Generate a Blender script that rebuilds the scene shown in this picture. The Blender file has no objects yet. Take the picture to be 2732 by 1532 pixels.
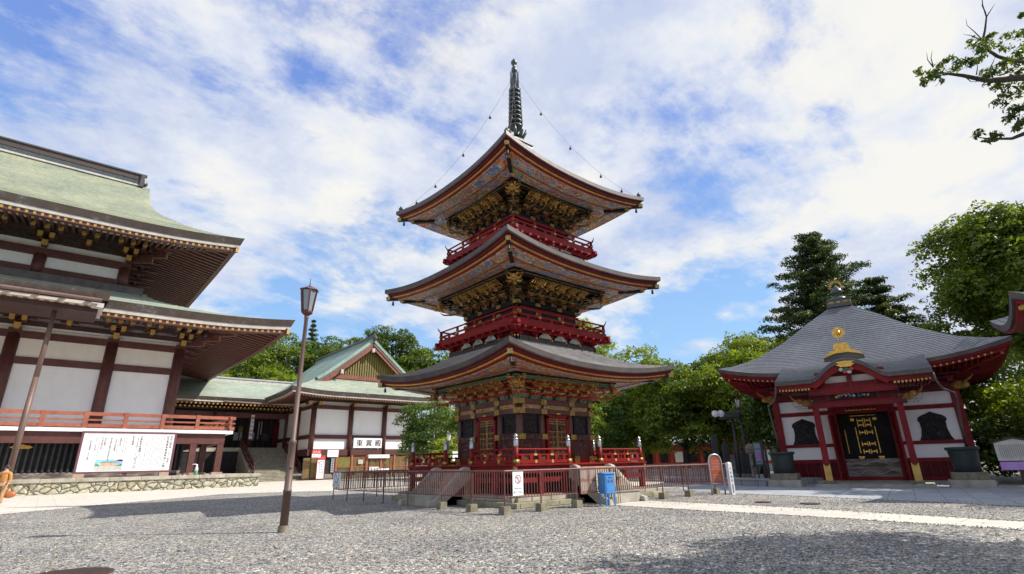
import bpy, math, random
import numpy as np
from mathutils import Matrix, Vector
PI = math.pi
sc = bpy.context.scene
COL = sc.collection

# ------------------------------------------------------------------ camera
YAW, PITCH, ROLL, FPX = 0.708974, 0.326574, -0.0221057, 1389.83
FW = np.array([math.sin(YAW)*math.cos(PITCH), math.cos(YAW)*math.cos(PITCH), math.sin(PITCH)])
_r = np.array([math.cos(YAW), -math.sin(YAW), 0.0]); _u = np.cross(_r, FW)
RT = _r*math.cos(ROLL)+_u*math.sin(ROLL); UP = -_r*math.sin(ROLL)+_u*math.cos(ROLL)
CAM = np.array([0, 0, 1.6])
cd = bpy.data.cameras.new('camera'); cam = bpy.data.objects.new('camera', cd); COL.objects.link(cam)
cd.sensor_width = 36; cd.lens = 36*FPX/2732; cd.clip_start = 0.1; cd.clip_end = 3000
cam.matrix_world = Matrix([[RT[0], UP[0], -FW[0], CAM[0]], [RT[1], UP[1], -FW[1], CAM[1]], [RT[2], UP[2], -FW[2], CAM[2]], [0, 0, 0, 1]])
sc.camera = cam
def ray(px, py): return FW+RT*(px-1366)/FPX-UP*(py-766)/FPX
def at(px, py, dist):                       # world point seen at a photo pixel, at a horizontal distance
    d = ray(px, py); return CAM+d*(dist/math.hypot(d[0], d[1]))
def gr(px, py, z=0.0):
    d = ray(px, py); return CAM+d*((z-CAM[2])/d[2])

# ------------------------------------------------------------------ light
SUN_EL, SUN_AZ = math.radians(45), math.radians(133.2)
sd = Vector((math.sin(SUN_AZ)*math.cos(SUN_EL), math.cos(SUN_AZ)*math.cos(SUN_EL), math.sin(SUN_EL)))
sl = bpy.data.lights.new('sun', 'SUN'); sl.energy = 5.0; sl.angle = math.radians(0.5); sl.color = (1.0, 0.95, 0.86)
so = bpy.data.objects.new('sun', sl); COL.objects.link(so); so.rotation_euler = sd.to_track_quat('Z', 'Y').to_euler(); so.location = sd*100
sc.view_settings.view_transform = 'Standard'; sc.view_settings.look = 'None'
sc.view_settings.exposure = 0.35; sc.view_settings.gamma = 1.0

w = bpy.data.worlds.new('World'); sc.world = w; w.use_nodes = True
nt = w.node_tree; nt.nodes.clear()
def N(tree, t, **kw):
    n = tree.nodes.new(t)
    for k, v in kw.items():
        if k.startswith('_'): setattr(n, k[1:], v)
        else:
            key = int(k[1:]) if k[0] == 'i' and k[1:].isdigit() else k.replace('_', ' ')
            s = n.inputs[key]
            if hasattr(v, 'is_output') or isinstance(v, bpy.types.NodeSocket): tree.links.new(v, s)
            else: s.default_value = v
    return n
def ramp(tree, fac, stops, interp='LINEAR'):
    n = tree.nodes.new('ShaderNodeValToRGB'); n.color_ramp.interpolation = interp
    e = n.color_ramp.elements
    while len(e) > 1: e.remove(e[-1])
    e[0].position = stops[0][0]; e[0].color = (*stops[0][1], 1) if len(stops[0][1]) == 3 else stops[0][1]
    for p, c in stops[1:]:
        x = e.new(p); x.color = (*c, 1) if len(c) == 3 else c
    tree.links.new(fac, n.inputs[0]); return n
tc = N(nt, 'ShaderNodeTexCoord')
sky = N(nt, 'ShaderNodeTexSky', _sky_type='NISHITA', _sun_disc=False, _sun_elevation=SUN_EL, _sun_rotation=SUN_AZ, _air_density=1.2, _dust_density=0.4, _ozone_density=2.2)
bg1 = N(nt, 'ShaderNodeBackground', Color=sky.outputs[0], Strength=0.13)
sep = N(nt, 'ShaderNodeSeparateXYZ', Vector=tc.outputs['Generated'])
zc = N(nt, 'ShaderNodeMath', _operation='MAXIMUM', i0=sep.outputs[2], i1=0.0)
zz = N(nt, 'ShaderNodeMath', _operation='ADD', i0=zc.outputs[0], i1=0.22)
dx = N(nt, 'ShaderNodeMath', _operation='DIVIDE', i0=sep.outputs[0], i1=zz.outputs[0])
dy = N(nt, 'ShaderNodeMath', _operation='DIVIDE', i0=sep.outputs[1], i1=zz.outputs[0])
cv = N(nt, 'ShaderNodeCombineXYZ', X=dx.outputs[0], Y=dy.outputs[0], Z=0.35)
mp = N(nt, 'ShaderNodeMapping', Vector=cv.outputs[0]); mp.inputs['Rotation'].default_value = (0, 0, math.radians(-20)); mp.inputs['Scale'].default_value = (0.85, 1.35, 1); mp.inputs['Location'].default_value = (5.3, 0.4, 0)
n1 = N(nt, 'ShaderNodeTexNoise', Vector=mp.outputs[0], Scale=1.5, Detail=11.0, Roughness=0.64, Distortion=0.25)
n2 = N(nt, 'ShaderNodeTexNoise', Vector=cv.outputs[0], Scale=3.4, Detail=10.0, Roughness=0.62, Distortion=0.1)
n4 = N(nt, 'ShaderNodeTexNoise', Vector=mp.outputs[0], Scale=8.0, Detail=8.0, Roughness=0.65)
acc = N(nt, 'ShaderNodeMath', _operation='MULTIPLY_ADD', i0=n1.outputs[0], i1=0.56, i2=0.005)
acc = N(nt, 'ShaderNodeMath', _operation='MULTIPLY_ADD', i0=n2.outputs[0], i1=0.44, i2=acc.outputs[0])
acc = N(nt, 'ShaderNodeMath', _operation='MULTIPLY_ADD', i0=n4.outputs[0], i1=0.10, i2=acc.outputs[0])
# clearer and cloudier quarters of the sky (compass directions)
for px_, py_, amt, k in ((330, 60, -0.05, 14), (1150, 60, -0.11, 30), (120, 270, -0.05, 30), (1760, 430, -0.15, 70), (1880, 830, -0.17, 60), (930, 770, -0.12, 60), (2330, 20, -0.08, 60), (1650, 880, -0.05, 40), (2560, 200, 0.09, 20), (2150, 330, -0.06, 90), (1980, 130, -0.03, 60), (2080, 620, 0.09, 40), (1100, 430, 0.07, 20), (600, 820, 0.05, 20), (1550, 640, 0.08, 40), (650, 380, 0.03, 20), (1700, 90, 0.06, 30)):
    d_ = ray(px_, py_); d_ = d_/np.linalg.norm(d_)
    dp = N(nt, 'ShaderNodeVectorMath', _operation='DOT_PRODUCT', i0=tc.outputs['Generated'], i1=tuple(float(q) for q in d_))
    e1 = N(nt, 'ShaderNodeMath', _operation='SUBTRACT', i0=dp.outputs['Value'], i1=1.0)
    e2 = N(nt, 'ShaderNodeMath', _operation='MULTIPLY', i0=e1.outputs[0], i1=float(k))
    e3 = N(nt, 'ShaderNodeMath', _operation='EXPONENT', i0=e2.outputs[0])
    acc = N(nt, 'ShaderNodeMath', _operation='MULTIPLY_ADD', i0=e3.outputs[0], i1=amt, i2=acc.outputs[0])
cf = ramp(nt, acc.outputs[0], [(0.455, (0.04,)*3), (0.50, (0.34,)*3), (0.535, (0.68,)*3), (0.575, (0.93,)*3), (0.63, (1,)*3)])
n3 = N(nt, 'ShaderNodeTexNoise', Vector=cv.outputs[0], Scale=2.3, Detail=8.0, Roughness=0.6)
cc = ramp(nt, n3.outputs[0], [(0.38, (0.62, 0.69, 0.88)), (0.49, (0.83, 0.87, 0.95)), (0.57, (0.97, 0.96, 0.92))])
bg2 = N(nt, 'ShaderNodeBackground', Color=cc.outputs[0], Strength=0.76)
blue = ramp(nt, zc.outputs[0], [(0.05, (0.30, 0.55, 0.80)), (0.30, (0.21, 0.42, 0.78)), (0.55, (0.135, 0.26, 0.68)), (0.8, (0.11, 0.22, 0.64))])
tint = N(nt, 'ShaderNodeBackground', Color=blue.outputs[0], Strength=1.0)
ms0 = N(nt, 'ShaderNodeMixShader', i0=0.72, i1=bg1.outputs[0], i2=tint.outputs[0])
ms = N(nt, 'ShaderNodeMixShader', i0=cf.outputs[0], i1=ms0.outputs[0], i2=bg2.outputs[0])
N(nt, 'ShaderNodeOutputWorld', Surface=ms.outputs[0])

# ------------------------------------------------------------------ materials
MATS = {}
def newmat(name):
    m = bpy.data.materials.new(name); m.use_nodes = True; t = m.node_tree; t.nodes.clear()
    b = N(t, 'ShaderNodeBsdfPrincipled'); o = N(t, 'ShaderNodeOutputMaterial', Surface=b.outputs[0]); MATS[name] = m
    return m, t, b
def mk(name, c1, c2=None, scale=3.0, rough=0.6, metal=0.0, bump=0.0, bscale=None, stretch=(1, 1, 1), c3=None, lo=0.35, hi=0.65, spec=0.5, wear=1.0):
    m, t, b = newmat(name); c2 = c2 or tuple(x*0.72 for x in c1)
    co = N(t, 'ShaderNodeTexCoord').outputs['Object']
    mpn = N(t, 'ShaderNodeMapping', Vector=co); mpn.inputs['Scale'].default_value = stretch
    nz = N(t, 'ShaderNodeTexNoise', Vector=mpn.outputs[0], Scale=scale, Detail=6.0, Roughness=0.6)
    st = [(lo, c2), (hi, c1)]
    if c3: st.append((min(hi+0.12, 0.95), c3))
    r = ramp(t, nz.outputs[0], st)
    wm_ = N(t, 'ShaderNodeMapping', Vector=co); wm_.inputs['Scale'].default_value = (1, 1, 0.3)
    wz = N(t, 'ShaderNodeTexNoise', Vector=wm_.outputs[0], Scale=1.1, Detail=9.0, Roughness=0.72)
    ws_ = ramp(t, wz.outputs[0], [(0.32, tuple(1-wear*q for q in (0.22, 0.23, 0.24))), (0.5, (1.0, 1.0, 1.0)), (0.72, tuple(1+wear*q for q in (0.10, 0.09, 0.08)))])
    wx = N(t, 'ShaderNodeMix', _data_type='RGBA', _blend_type='MULTIPLY'); wx.inputs[0].default_value = 1.0
    t.links.new(r.outputs[0], wx.inputs[6]); t.links.new(ws_.outputs[0], wx.inputs[7]); t.links.new(wx.outputs[2], b.inputs['Base Color'])
    b.inputs['Roughness'].default_value = rough; b.inputs['Metallic'].default_value = metal
    b.inputs['Specular IOR Level'].default_value = spec
    rr = N(t, 'ShaderNodeMapRange', Value=nz.outputs[0]); rr.inputs['To Min'].default_value = min(1, rough*1.15); rr.inputs['To Max'].default_value = rough*0.85
    t.links.new(rr.outputs[0], b.inputs['Roughness'])
    if bump:
        n2 = N(t, 'ShaderNodeTexNoise', Vector=mpn.outputs[0], Scale=bscale or scale*4, Detail=4.0)
        bp = N(t, 'ShaderNodeBump', Strength=bump, Distance=0.02, Height=n2.outputs[0]); t.links.new(bp.outputs[0], b.inputs['Normal'])
    return m
mk('brown_wood', (0.120, 0.038, 0.031), (0.080, 0.027, 0.023), 2.0, 0.55, bump=0.1)
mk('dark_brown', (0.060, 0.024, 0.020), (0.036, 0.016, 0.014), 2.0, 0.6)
mk('red_rail', (0.38, 0.120, 0.070), (0.27, 0.080, 0.048), 2.5, 0.55, bump=0.1)
mk('plaster', (0.86, 0.86, 0.87), (0.82, 0.82, 0.83), 0.6, 0.85, wear=0.28)
mk('cream', (0.74, 0.70, 0.64), (0.70, 0.66, 0.60), 0.8, 0.8, wear=0.3)
mk('eave_white', (0.55, 0.51, 0.49), (0.46, 0.42, 0.40), 1.5, 0.7)
mk('gold_paint', (0.62, 0.40, 0.11), (0.48, 0.29, 0.07), 4, 0.45, metal=0.35)
mk('gold', (0.86, 0.53, 0.13), (0.55, 0.28, 0.05), 9, 0.32, metal=0.85, bump=0.5, bscale=30)
mk('gold_dull', (0.50, 0.36, 0.12), (0.26, 0.17, 0.05), 11, 0.45, metal=0.7, bump=0.4, bscale=30)
mk('vermilion', (0.245, 0.011, 0.012), (0.165, 0.008, 0.010), 3, 0.5, bump=0.15, spec=0.22)
mk('deep_red', (0.11, 0.007, 0.010), (0.075, 0.005, 0.008), 3, 0.5, spec=0.2)
mk('hall_red', (0.23, 0.010, 0.016), (0.165, 0.007, 0.012), 2, 0.5, bump=0.12, spec=0.22)
mk('lacquer_black', (0.010, 0.010, 0.012), (0.018, 0.015, 0.015), 5, 0.5, spec=0.25)
mk('pagoda_wood', (0.135, 0.050, 0.038), (0.075, 0.026, 0.024), 6, 0.5, bump=0.2, bscale=60)
mk('green_paint', (0.06, 0.19, 0.12), (0.03, 0.10, 0.07), 8, 0.5)
mk('blue_paint', (0.05, 0.10, 0.36), (0.10, 0.22, 0.42), 8, 0.5)
mk('stone', (0.44, 0.41, 0.35), (0.30, 0.28, 0.23), 1.6, 0.85, bump=0.5, bscale=30, c3=(0.52, 0.48, 0.40))
mk('mossy_stone', (0.36, 0.33, 0.22), (0.20, 0.19, 0.12), 2.0, 0.9, bump=0.5, bscale=25, c3=(0.42, 0.38, 0.28))
mk('pink_stone', (0.48, 0.32, 0.24), (0.36, 0.24, 0.18), 2.0, 0.8, bump=0.3, bscale=30, c3=(0.55, 0.42, 0.28))
mk('concrete', (0.26, 0.23, 0.16), (0.16, 0.14, 0.10), 5, 0.9, bump=0.5, bscale=50)
mk('fence_metal', (0.19, 0.080, 0.070), (0.12, 0.048, 0.040), 6, 0.5, metal=0.1)
mk('pole_brown', (0.17, 0.105, 0.088), (0.115, 0.07, 0.058), 2, 0.5, stretch=(1, 1, 0.3))
mk('rusty', (0.20, 0.13, 0.08), (0.12, 0.075, 0.045), 6, 0.8, bump=0.4)
mk('lantern_red', (0.125, 0.034, 0.026), (0.085, 0.024, 0.02), 4, 0.5)
mk('silver', (0.55, 0.57, 0.60), (0.34, 0.36, 0.39), 9, 0.35, metal=0.8)
mk('bronze', (0.115, 0.135, 0.135), (0.06, 0.07, 0.075), 8, 0.38, metal=0.5, c3=(0.24, 0.28, 0.28))
mk('bracket_red', (0.46, 0.085, 0.035), (0.30, 0.045, 0.020), 7, 0.45)
mk('olive_slat', (0.24, 0.18, 0.055), (0.16, 0.12, 0.035), 5, 0.6)
mk('urn_bronze', (0.030, 0.045, 0.045), (0.018, 0.028, 0.030), 3, 0.6, metal=0.1)
mk('copper_dark', (0.115, 0.095, 0.088), (0.070, 0.060, 0.060), 2, 0.42, metal=0.35)
mk('eave_dark', (0.100, 0.068, 0.058), (0.060, 0.042, 0.038), 1.2, 0.5, metal=0.2, stretch=(1, 1, 14))
mk('paper', (0.80, 0.80, 0.82), (0.76, 0.76, 0.78), 2, 0.7, wear=0.3)
mk('ink', (0.015, 0.015, 0.02), (0.03, 0.03, 0.035), 2, 0.6)
mk('grey_ink', (0.20, 0.20, 0.23), (0.28, 0.28, 0.30), 2, 0.7)
mk('sign_red', (0.62, 0.03, 0.03), (0.52, 0.025, 0.03), 2, 0.5)
mk('sign_frame', (0.15, 0.055, 0.072), (0.11, 0.040, 0.055), 2, 0.6)
mk('box_blue', (0.075, 0.28, 0.64), (0.055, 0.21, 0.52), 5, 0.35, c3=(0.13, 0.37, 0.70))
mk('bamboo', (0.42, 0.30, 0.13), (0.26, 0.18, 0.07), 8, 0.6, stretch=(1, 1, 0.15))
mk('bamboo_green', (0.22, 0.20, 0.03), (0.12, 0.11, 0.02), 8, 0.6, stretch=(1, 1, 0.2))
mk('slate_stele', (0.040, 0.042, 0.052), (0.022, 0.023, 0.030), 2, 0.5)
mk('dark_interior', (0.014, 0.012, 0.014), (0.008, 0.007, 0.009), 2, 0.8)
mk('iron', (0.06, 0.038, 0.034), (0.10, 0.058, 0.048), 5, 0.6, metal=0.3)
mk('bark', (0.075, 0.058, 0.045), (0.035, 0.028, 0.022), 5, 0.9, bump=0.6, stretch=(1, 1, 0.3))
mk('orange_cloth', (0.55, 0.26, 0.07), (0.42, 0.19, 0.05), 6, 0.8)
mk('tan_cloth', (0.45, 0.27, 0.13), (0.36, 0.21, 0.10), 6, 0.85)
mk('skin', (0.56, 0.33, 0.23), (0.52, 0.30, 0.21), 6, 0.55)
mk('hair', (0.030, 0.020, 0.016), (0.018, 0.012, 0.010), 12, 0.5)
mk('bag_leather', (0.48, 0.15, 0.05), (0.34, 0.10, 0.035), 6, 0.4)
mk('purple_board', (0.42, 0.20, 0.58), (0.38, 0.18, 0.53), 2, 0.6)
mk('old_paper', (0.50, 0.47, 0.44), (0.42, 0.39, 0.36), 3, 0.8)
mk('brown_board', (0.26, 0.13, 0.085), (0.19, 0.095, 0.062), 3, 0.7)
mk('orange_board', (0.34, 0.070, 0.022), (0.29, 0.058, 0.020), 3, 0.5)
mk('plank_grey', (0.20, 0.165, 0.145), (0.10, 0.080, 0.070), 2.2, 0.8, stretch=(0.4, 1, 3), c3=(0.34, 0.29, 0.25), lo=0.42, hi=0.5)
mk('far_red', (0.42, 0.055, 0.035), (0.30, 0.035, 0.025), 1, 0.6)
mk('far_grey', (0.36, 0.37, 0.40), (0.28, 0.29, 0.32), 1, 0.8)
mk('glass', (0.26, 0.31, 0.34), (0.20, 0.25, 0.28), 1, 0.08, spec=0.8)
mk('white_lamp', (0.70, 0.74, 0.80), (0.62, 0.66, 0.72), 1, 0.3)
mk('wave_white', (0.66, 0.66, 0.62), (0.40, 0.42, 0.44), 14, 0.6)
mk('plant_green', (0.10, 0.36, 0.20), (0.06, 0.24, 0.14), 3, 0.5)

def carved(name, stops, scale, dist=6.0, rough=0.5, bump=0.6, edge=(0.55, 0.50, 0.36)):
    """carved and painted relief: swirling outlined clouds and waves in several colours"""
    m, t, b = newmat(name)
    co = N(t, 'ShaderNodeTexCoord').outputs['Object']
    wob = N(t, 'ShaderNodeTexNoise', Vector=co, Scale=scale*0.8, Detail=1.0)
    vm = N(t, 'ShaderNodeVectorMath', _operation='MULTIPLY_ADD', i0=wob.outputs['Color'], i1=(0.5, 0.5, 0.5), i2=co)
    ws = N(t, 'ShaderNodeTexNoise', Vector=vm.outputs[0], Scale=scale, Detail=1.5, Distortion=1.2)
    ml = N(t, 'ShaderNodeMath', _operation='MULTIPLY', i0=ws.outputs[0], i1=dist*1.6)
    fr = N(t, 'ShaderNodeMath', _operation='FRACT', i0=ml.outputs[0])
    pick = N(t, 'ShaderNodeTexNoise', Vector=vm.outputs[0], Scale=scale*0.55, Detail=0.5)
    c = ramp(t, pick.outputs[0], stops, 'CONSTANT')
    line = ramp(t, fr.outputs[0], [(0.0, (0, 0, 0)), (0.10, (0, 0, 0)), (0.16, (1, 1, 1)), (0.30, (1, 1, 1)), (0.38, (0, 0, 0))])
    shade = ramp(t, fr.outputs[0], [(0.0, (0.25,)*3), (0.45, (0.8,)*3), (1.0, (1.15,)*3)])
    mx = N(t, 'ShaderNodeMix', _data_type='RGBA', _blend_type='MULTIPLY'); mx.inputs[0].default_value = 1.0
    t.links.new(c.outputs[0], mx.inputs[6]); t.links.new(shade.outputs[0], mx.inputs[7])
    m2 = N(t, 'ShaderNodeMix', _data_type='RGBA'); t.links.new(line.outputs[0], m2.inputs[0]); t.links.new(mx.outputs[2], m2.inputs[6]); m2.inputs[7].default_value = (*edge, 1)
    t.links.new(m2.outputs[2], b.inputs['Base Color']); b.inputs['Roughness'].default_value = rough
    bp = N(t, 'ShaderNodeBump', Strength=bump, Distance=0.04, Height=fr.outputs[0]); t.links.new(bp.outputs[0], b.inputs['Normal'])
    return m
BL, GR, RD, GD, WH = (0.10, 0.19, 0.42), (0.12, 0.28, 0.11), (0.52, 0.075, 0.030), (0.55, 0.32, 0.07), (0.34, 0.34, 0.33)
carved('carved_soffit', [(0, BL), (0.37, WH), (0.42, RD), (0.46, BL), (0.49, WH), (0.51, RD), (0.545, GR), (0.57, BL), (0.60, RD), (0.64, GD), (0.67, BL)], 1.8, 5.0, edge=(0.70, 0.52, 0.28))
carved('carved_frieze', [(0, (0.05, 0.03, 0.03)), (0.36, GR), (0.43, RD), (0.5, GD), (0.56, BL), (0.62, WH), (0.7, RD)], 5, 5, edge=(0.80, 0.60, 0.30))
carved('carved_dark', [(0, (0.03, 0.018, 0.014)), (0.42, (0.06, 0.03, 0.02)), (0.48, GD), (0.53, (0.04, 0.02, 0.015)), (0.58, RD), (0.62, (0.04, 0.03, 0.02))], 4, 5, edge=(0.40, 0.25, 0.075))
carved('carved_panel', [(0, (0.02, 0.02, 0.025)), (0.5, (0.035, 0.03, 0.035))], 5, 6, edge=(0.05, 0.045, 0.045), bump=0.9)
carved('carved_wood', [(0, (0.10, 0.035, 0.035)), (0.5, (0.13, 0.05, 0.045))], 4, 6, edge=(0.16, 0.075, 0.06), bump=0.9)
carved('carved_light', [(0, WH), (0.42, (0.10, 0.24, 0.42)), (0.5, (0.45, 0.40, 0.28)), (0.56, GR), (0.6, (0.5, 0.5, 0.46))], 6, 4)
carved('carved_gold', [(0, (0.62, 0.30, 0.05)), (0.45, (0.80, 0.44, 0.08)), (0.57, (0.50, 0.14, 0.03))], 7, 5, edge=(0.95, 0.62, 0.18), bump=1.0)

def copper(name, c_top, c_mid, c_low, row=0.0, streak=3.0, rough=0.45, metal=0.25):
    m, t, b = newmat(name)
    co = N(t, 'ShaderNodeTexCoord').outputs['Object']
    nz = N(t, 'ShaderNodeTexNoise', Vector=co, Scale=0.25, Detail=5.0, Roughness=0.6)
    r = ramp(t, nz.outputs[0], [(0.3, c_low), (0.5, c_mid), (0.68, c_top)])
    n2 = N(t, 'ShaderNodeTexNoise', Vector=co, Scale=streak, Detail=6.0, Roughness=0.7)
    sh = ramp(t, n2.outputs[0], [(0.3, (0.78,)*3), (0.65, (1.12,)*3)])
    mx = N(t, 'ShaderNodeMix', _data_type='RGBA', _blend_type='MULTIPLY'); mx.inputs[0].default_value = 1.0
    t.links.new(r.outputs[0], mx.inputs[6]); t.links.new(sh.outputs[0], mx.inputs[7])
    t.links.new(mx.outputs[2], b.inputs['Base Color']); b.inputs['Roughness'].default_value = rough; b.inputs['Metallic'].default_value = metal
    if row:
        s = N(t, 'ShaderNodeSeparateXYZ', Vector=co)
        ml = N(t, 'ShaderNodeMath', _operation='MULTIPLY', i0=s.outputs[2], i1=1/row)
        fr = N(t, 'ShaderNodeMath', _operation='FRACT', i0=ml.outputs[0])
        bp = N(t, 'ShaderNodeBump', Strength=0.5, Distance=0.03, Height=fr.outputs[0]); t.links.new(bp.outputs[0], b.inputs['Normal'])
        wv = N(t, 'ShaderNodeTexNoise', Vector=N(t, 'ShaderNodeMapping', Vector=co, Scale=(1.6, 1.6, 0.12)).outputs[0], Scale=1.0, Detail=6.0, Roughness=0.7)
        sl_ = ramp(t, fr.outputs[0], [(0.0, (0.66,)*3), (0.22, (1.0,)*3), (0.8, (1.04,)*3), (1.0, (0.95,)*3)]); st_ = ramp(t, wv.outputs[0], [(0.35, (0.84, 0.86, 0.86)), (0.62, (1.06, 1.05, 1.03))])
        x1 = N(t, 'ShaderNodeMix', _data_type='RGBA', _blend_type='MULTIPLY'); x1.inputs[0].default_value = 1.0; t.links.new(mx.outputs[2], x1.inputs[6]); t.links.new(sl_.outputs[0], x1.inputs[7])
        x2 = N(t, 'ShaderNodeMix', _data_type='RGBA', _blend_type='MULTIPLY'); x2.inputs[0].default_value = 1.0; t.links.new(x1.outputs[2], x2.inputs[6]); t.links.new(st_.outputs[0], x2.inputs[7]); t.links.new(x2.outputs[2], b.inputs['Base Color'])
    return m
copper('verdigris', (0.36, 0.375, 0.255), (0.305, 0.33, 0.235), (0.23, 0.26, 0.205), row=0.42, rough=0.55, metal=0.1)
copper('verdigris_blue', (0.33, 0.44, 0.38), (0.27, 0.38, 0.32), (0.22, 0.30, 0.26), row=0.3, rough=0.5, metal=0.1)
copper('verdigris_pale', (0.42, 0.46, 0.38), (0.35, 0.40, 0.32), (0.28, 0.31, 0.27), row=0.3, rough=0.45, metal=0.15)
copper('pagoda_copper', (0.37, 0.385, 0.37), (0.30, 0.285, 0.285), (0.21, 0.20, 0.205), streak=2.0, rough=0.30, metal=0.4)
copper('grey_copper', (0.20, 0.205, 0.22), (0.165, 0.17, 0.185), (0.135, 0.14, 0.152), streak=4.0, rough=0.42, metal=0.3)

def eave_band():
    m, t, b = newmat('eave_layers')
    co = N(t, 'ShaderNodeTexCoord').outputs['Object']; s = N(t, 'ShaderNodeSeparateXYZ', Vector=co)
    fr = N(t, 'ShaderNodeMath', _operation='FRACT', i0=N(t, 'ShaderNodeMath', _operation='MULTIPLY', i0=s.outputs[2], i1=5.5).outputs[0])
    nz = N(t, 'ShaderNodeTexNoise', Vector=co, Scale=0.9, Detail=8.0, Roughness=0.75)
    r = ramp(t, nz.outputs[0], [(0.35, (0.065, 0.048, 0.042)), (0.56, (0.11, 0.08, 0.07)), (0.62, (0.13, 0.12, 0.11)), (0.70, (0.30, 0.38, 0.38))])
    l = ramp(t, fr.outputs[0], [(0, (0.5,)*3), (0.25, (1,)*3), (1, (1,)*3)])
    mx = N(t, 'ShaderNodeMix', _data_type='RGBA', _blend_type='MULTIPLY'); mx.inputs[0].default_value = 1
    t.links.new(r.outputs[0], mx.inputs[6]); t.links.new(l.outputs[0], mx.inputs[7]); t.links.new(mx.outputs[2], b.inputs['Base Color'])
    b.inputs['Roughness'].default_value = 0.5
    bp = N(t, 'ShaderNodeBump', Strength=0.6, Distance=0.04, Height=fr.outputs[0]); t.links.new(bp.outputs[0], b.inputs['Normal'])
eave_band()

def gravel():
    m, t, b = newmat('gravel_mat'); co = N(t, 'ShaderNodeTexCoord').outputs['Object']
    wn = N(t, 'ShaderNodeTexNoise', Vector=co, Scale=18.0, Detail=2.0)
    vm = N(t, 'ShaderNodeVectorMath', _operation='MULTIPLY_ADD', i0=wn.outputs['Color'], i1=(0.03, 0.03, 0.03), i2=co)
    cols = [(0.0, (0.045, 0.047, 0.050)), (0.13, (0.18, 0.18, 0.18)), (0.28, (0.36, 0.34, 0.30)), (0.46, (0.50, 0.46, 0.38)), (0.57, (0.25, 0.28, 0.33)), (0.69, (0.62, 0.59, 0.53)), (0.85, (0.82, 0.80, 0.75)), (0.96, (0.50, 0.32, 0.20))]
    outs = []
    for scl in (19.0, 40.0):
        v = N(t, 'ShaderNodeTexVoronoi', Vector=vm.outputs[0], Scale=scl, Randomness=1.0)
        s = N(t, 'ShaderNodeSeparateXYZ', Vector=v.outputs['Color'])
        c = ramp(t, s.outputs[0], cols, 'CONSTANT')
        e = N(t, 'ShaderNodeTexVoronoi', Vector=vm.outputs[0], Scale=scl, _feature='DISTANCE_TO_EDGE')
        d = ramp(t, e.outputs['Distance'], [(0.0, (0.22,)*3), (0.07, (0.75,)*3), (0.16, (1,)*3)])
        mx = N(t, 'ShaderNodeMix', _data_type='RGBA', _blend_type='MULTIPLY'); mx.inputs[0].default_value = 1
        t.links.new(c.outputs[0], mx.inputs[6]); t.links.new(d.outputs[0], mx.inputs[7])
        h = N(t, 'ShaderNodeMath', _operation='ADD', i0=e.outputs['Distance'], i1=N(t, 'ShaderNodeMath', _operation='MULTIPLY', i0=s.outputs[1], i1=0.45).outputs[0])
        outs.append((mx, h))
    sel = N(t, 'ShaderNodeTexNoise', Vector=co, Scale=7.0, Detail=3.0)
    sf = ramp(t, sel.outputs[0], [(0.47, (0,)*3), (0.53, (1,)*3)])
    mm = N(t, 'ShaderNodeMix', _data_type='RGBA'); t.links.new(sf.outputs[0], mm.inputs[0]); t.links.new(outs[0][0].outputs[2], mm.inputs[6]); t.links.new(outs[1][0].outputs[2], mm.inputs[7])
    big = N(t, 'ShaderNodeTexNoise', Vector=co, Scale=0.35, Detail=5.0, Roughness=0.65)
    bs = ramp(t, big.outputs[0], [(0.3, (0.74, 0.75, 0.78)), (0.5, (0.98, 0.97, 0.96)), (0.7, (1.15, 1.12, 1.05))])
    fx = N(t, 'ShaderNodeMix', _data_type='RGBA', _blend_type='MULTIPLY'); fx.inputs[0].default_value = 1
    t.links.new(mm.outputs[2], fx.inputs[6]); t.links.new(bs.outputs[0], fx.inputs[7]); t.links.new(fx.outputs[2], b.inputs['Base Color'])
    hm = N(t, 'ShaderNodeMix', _data_type='FLOAT'); t.links.new(sf.outputs[0], hm.inputs[0]); t.links.new(outs[0][1].outputs[0], hm.inputs[2]); t.links.new(outs[1][1].outputs[0], hm.inputs[3])
    bp = N(t, 'ShaderNodeBump', Strength=1.0, Distance=0.035, Height=hm.outputs[0]); t.links.new(bp.outputs[0], b.inputs['Normal'])
    b.inputs['Roughness'].default_value = 0.75; b.inputs['Specular IOR Level'].default_value = 0.3
gravel()

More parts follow.
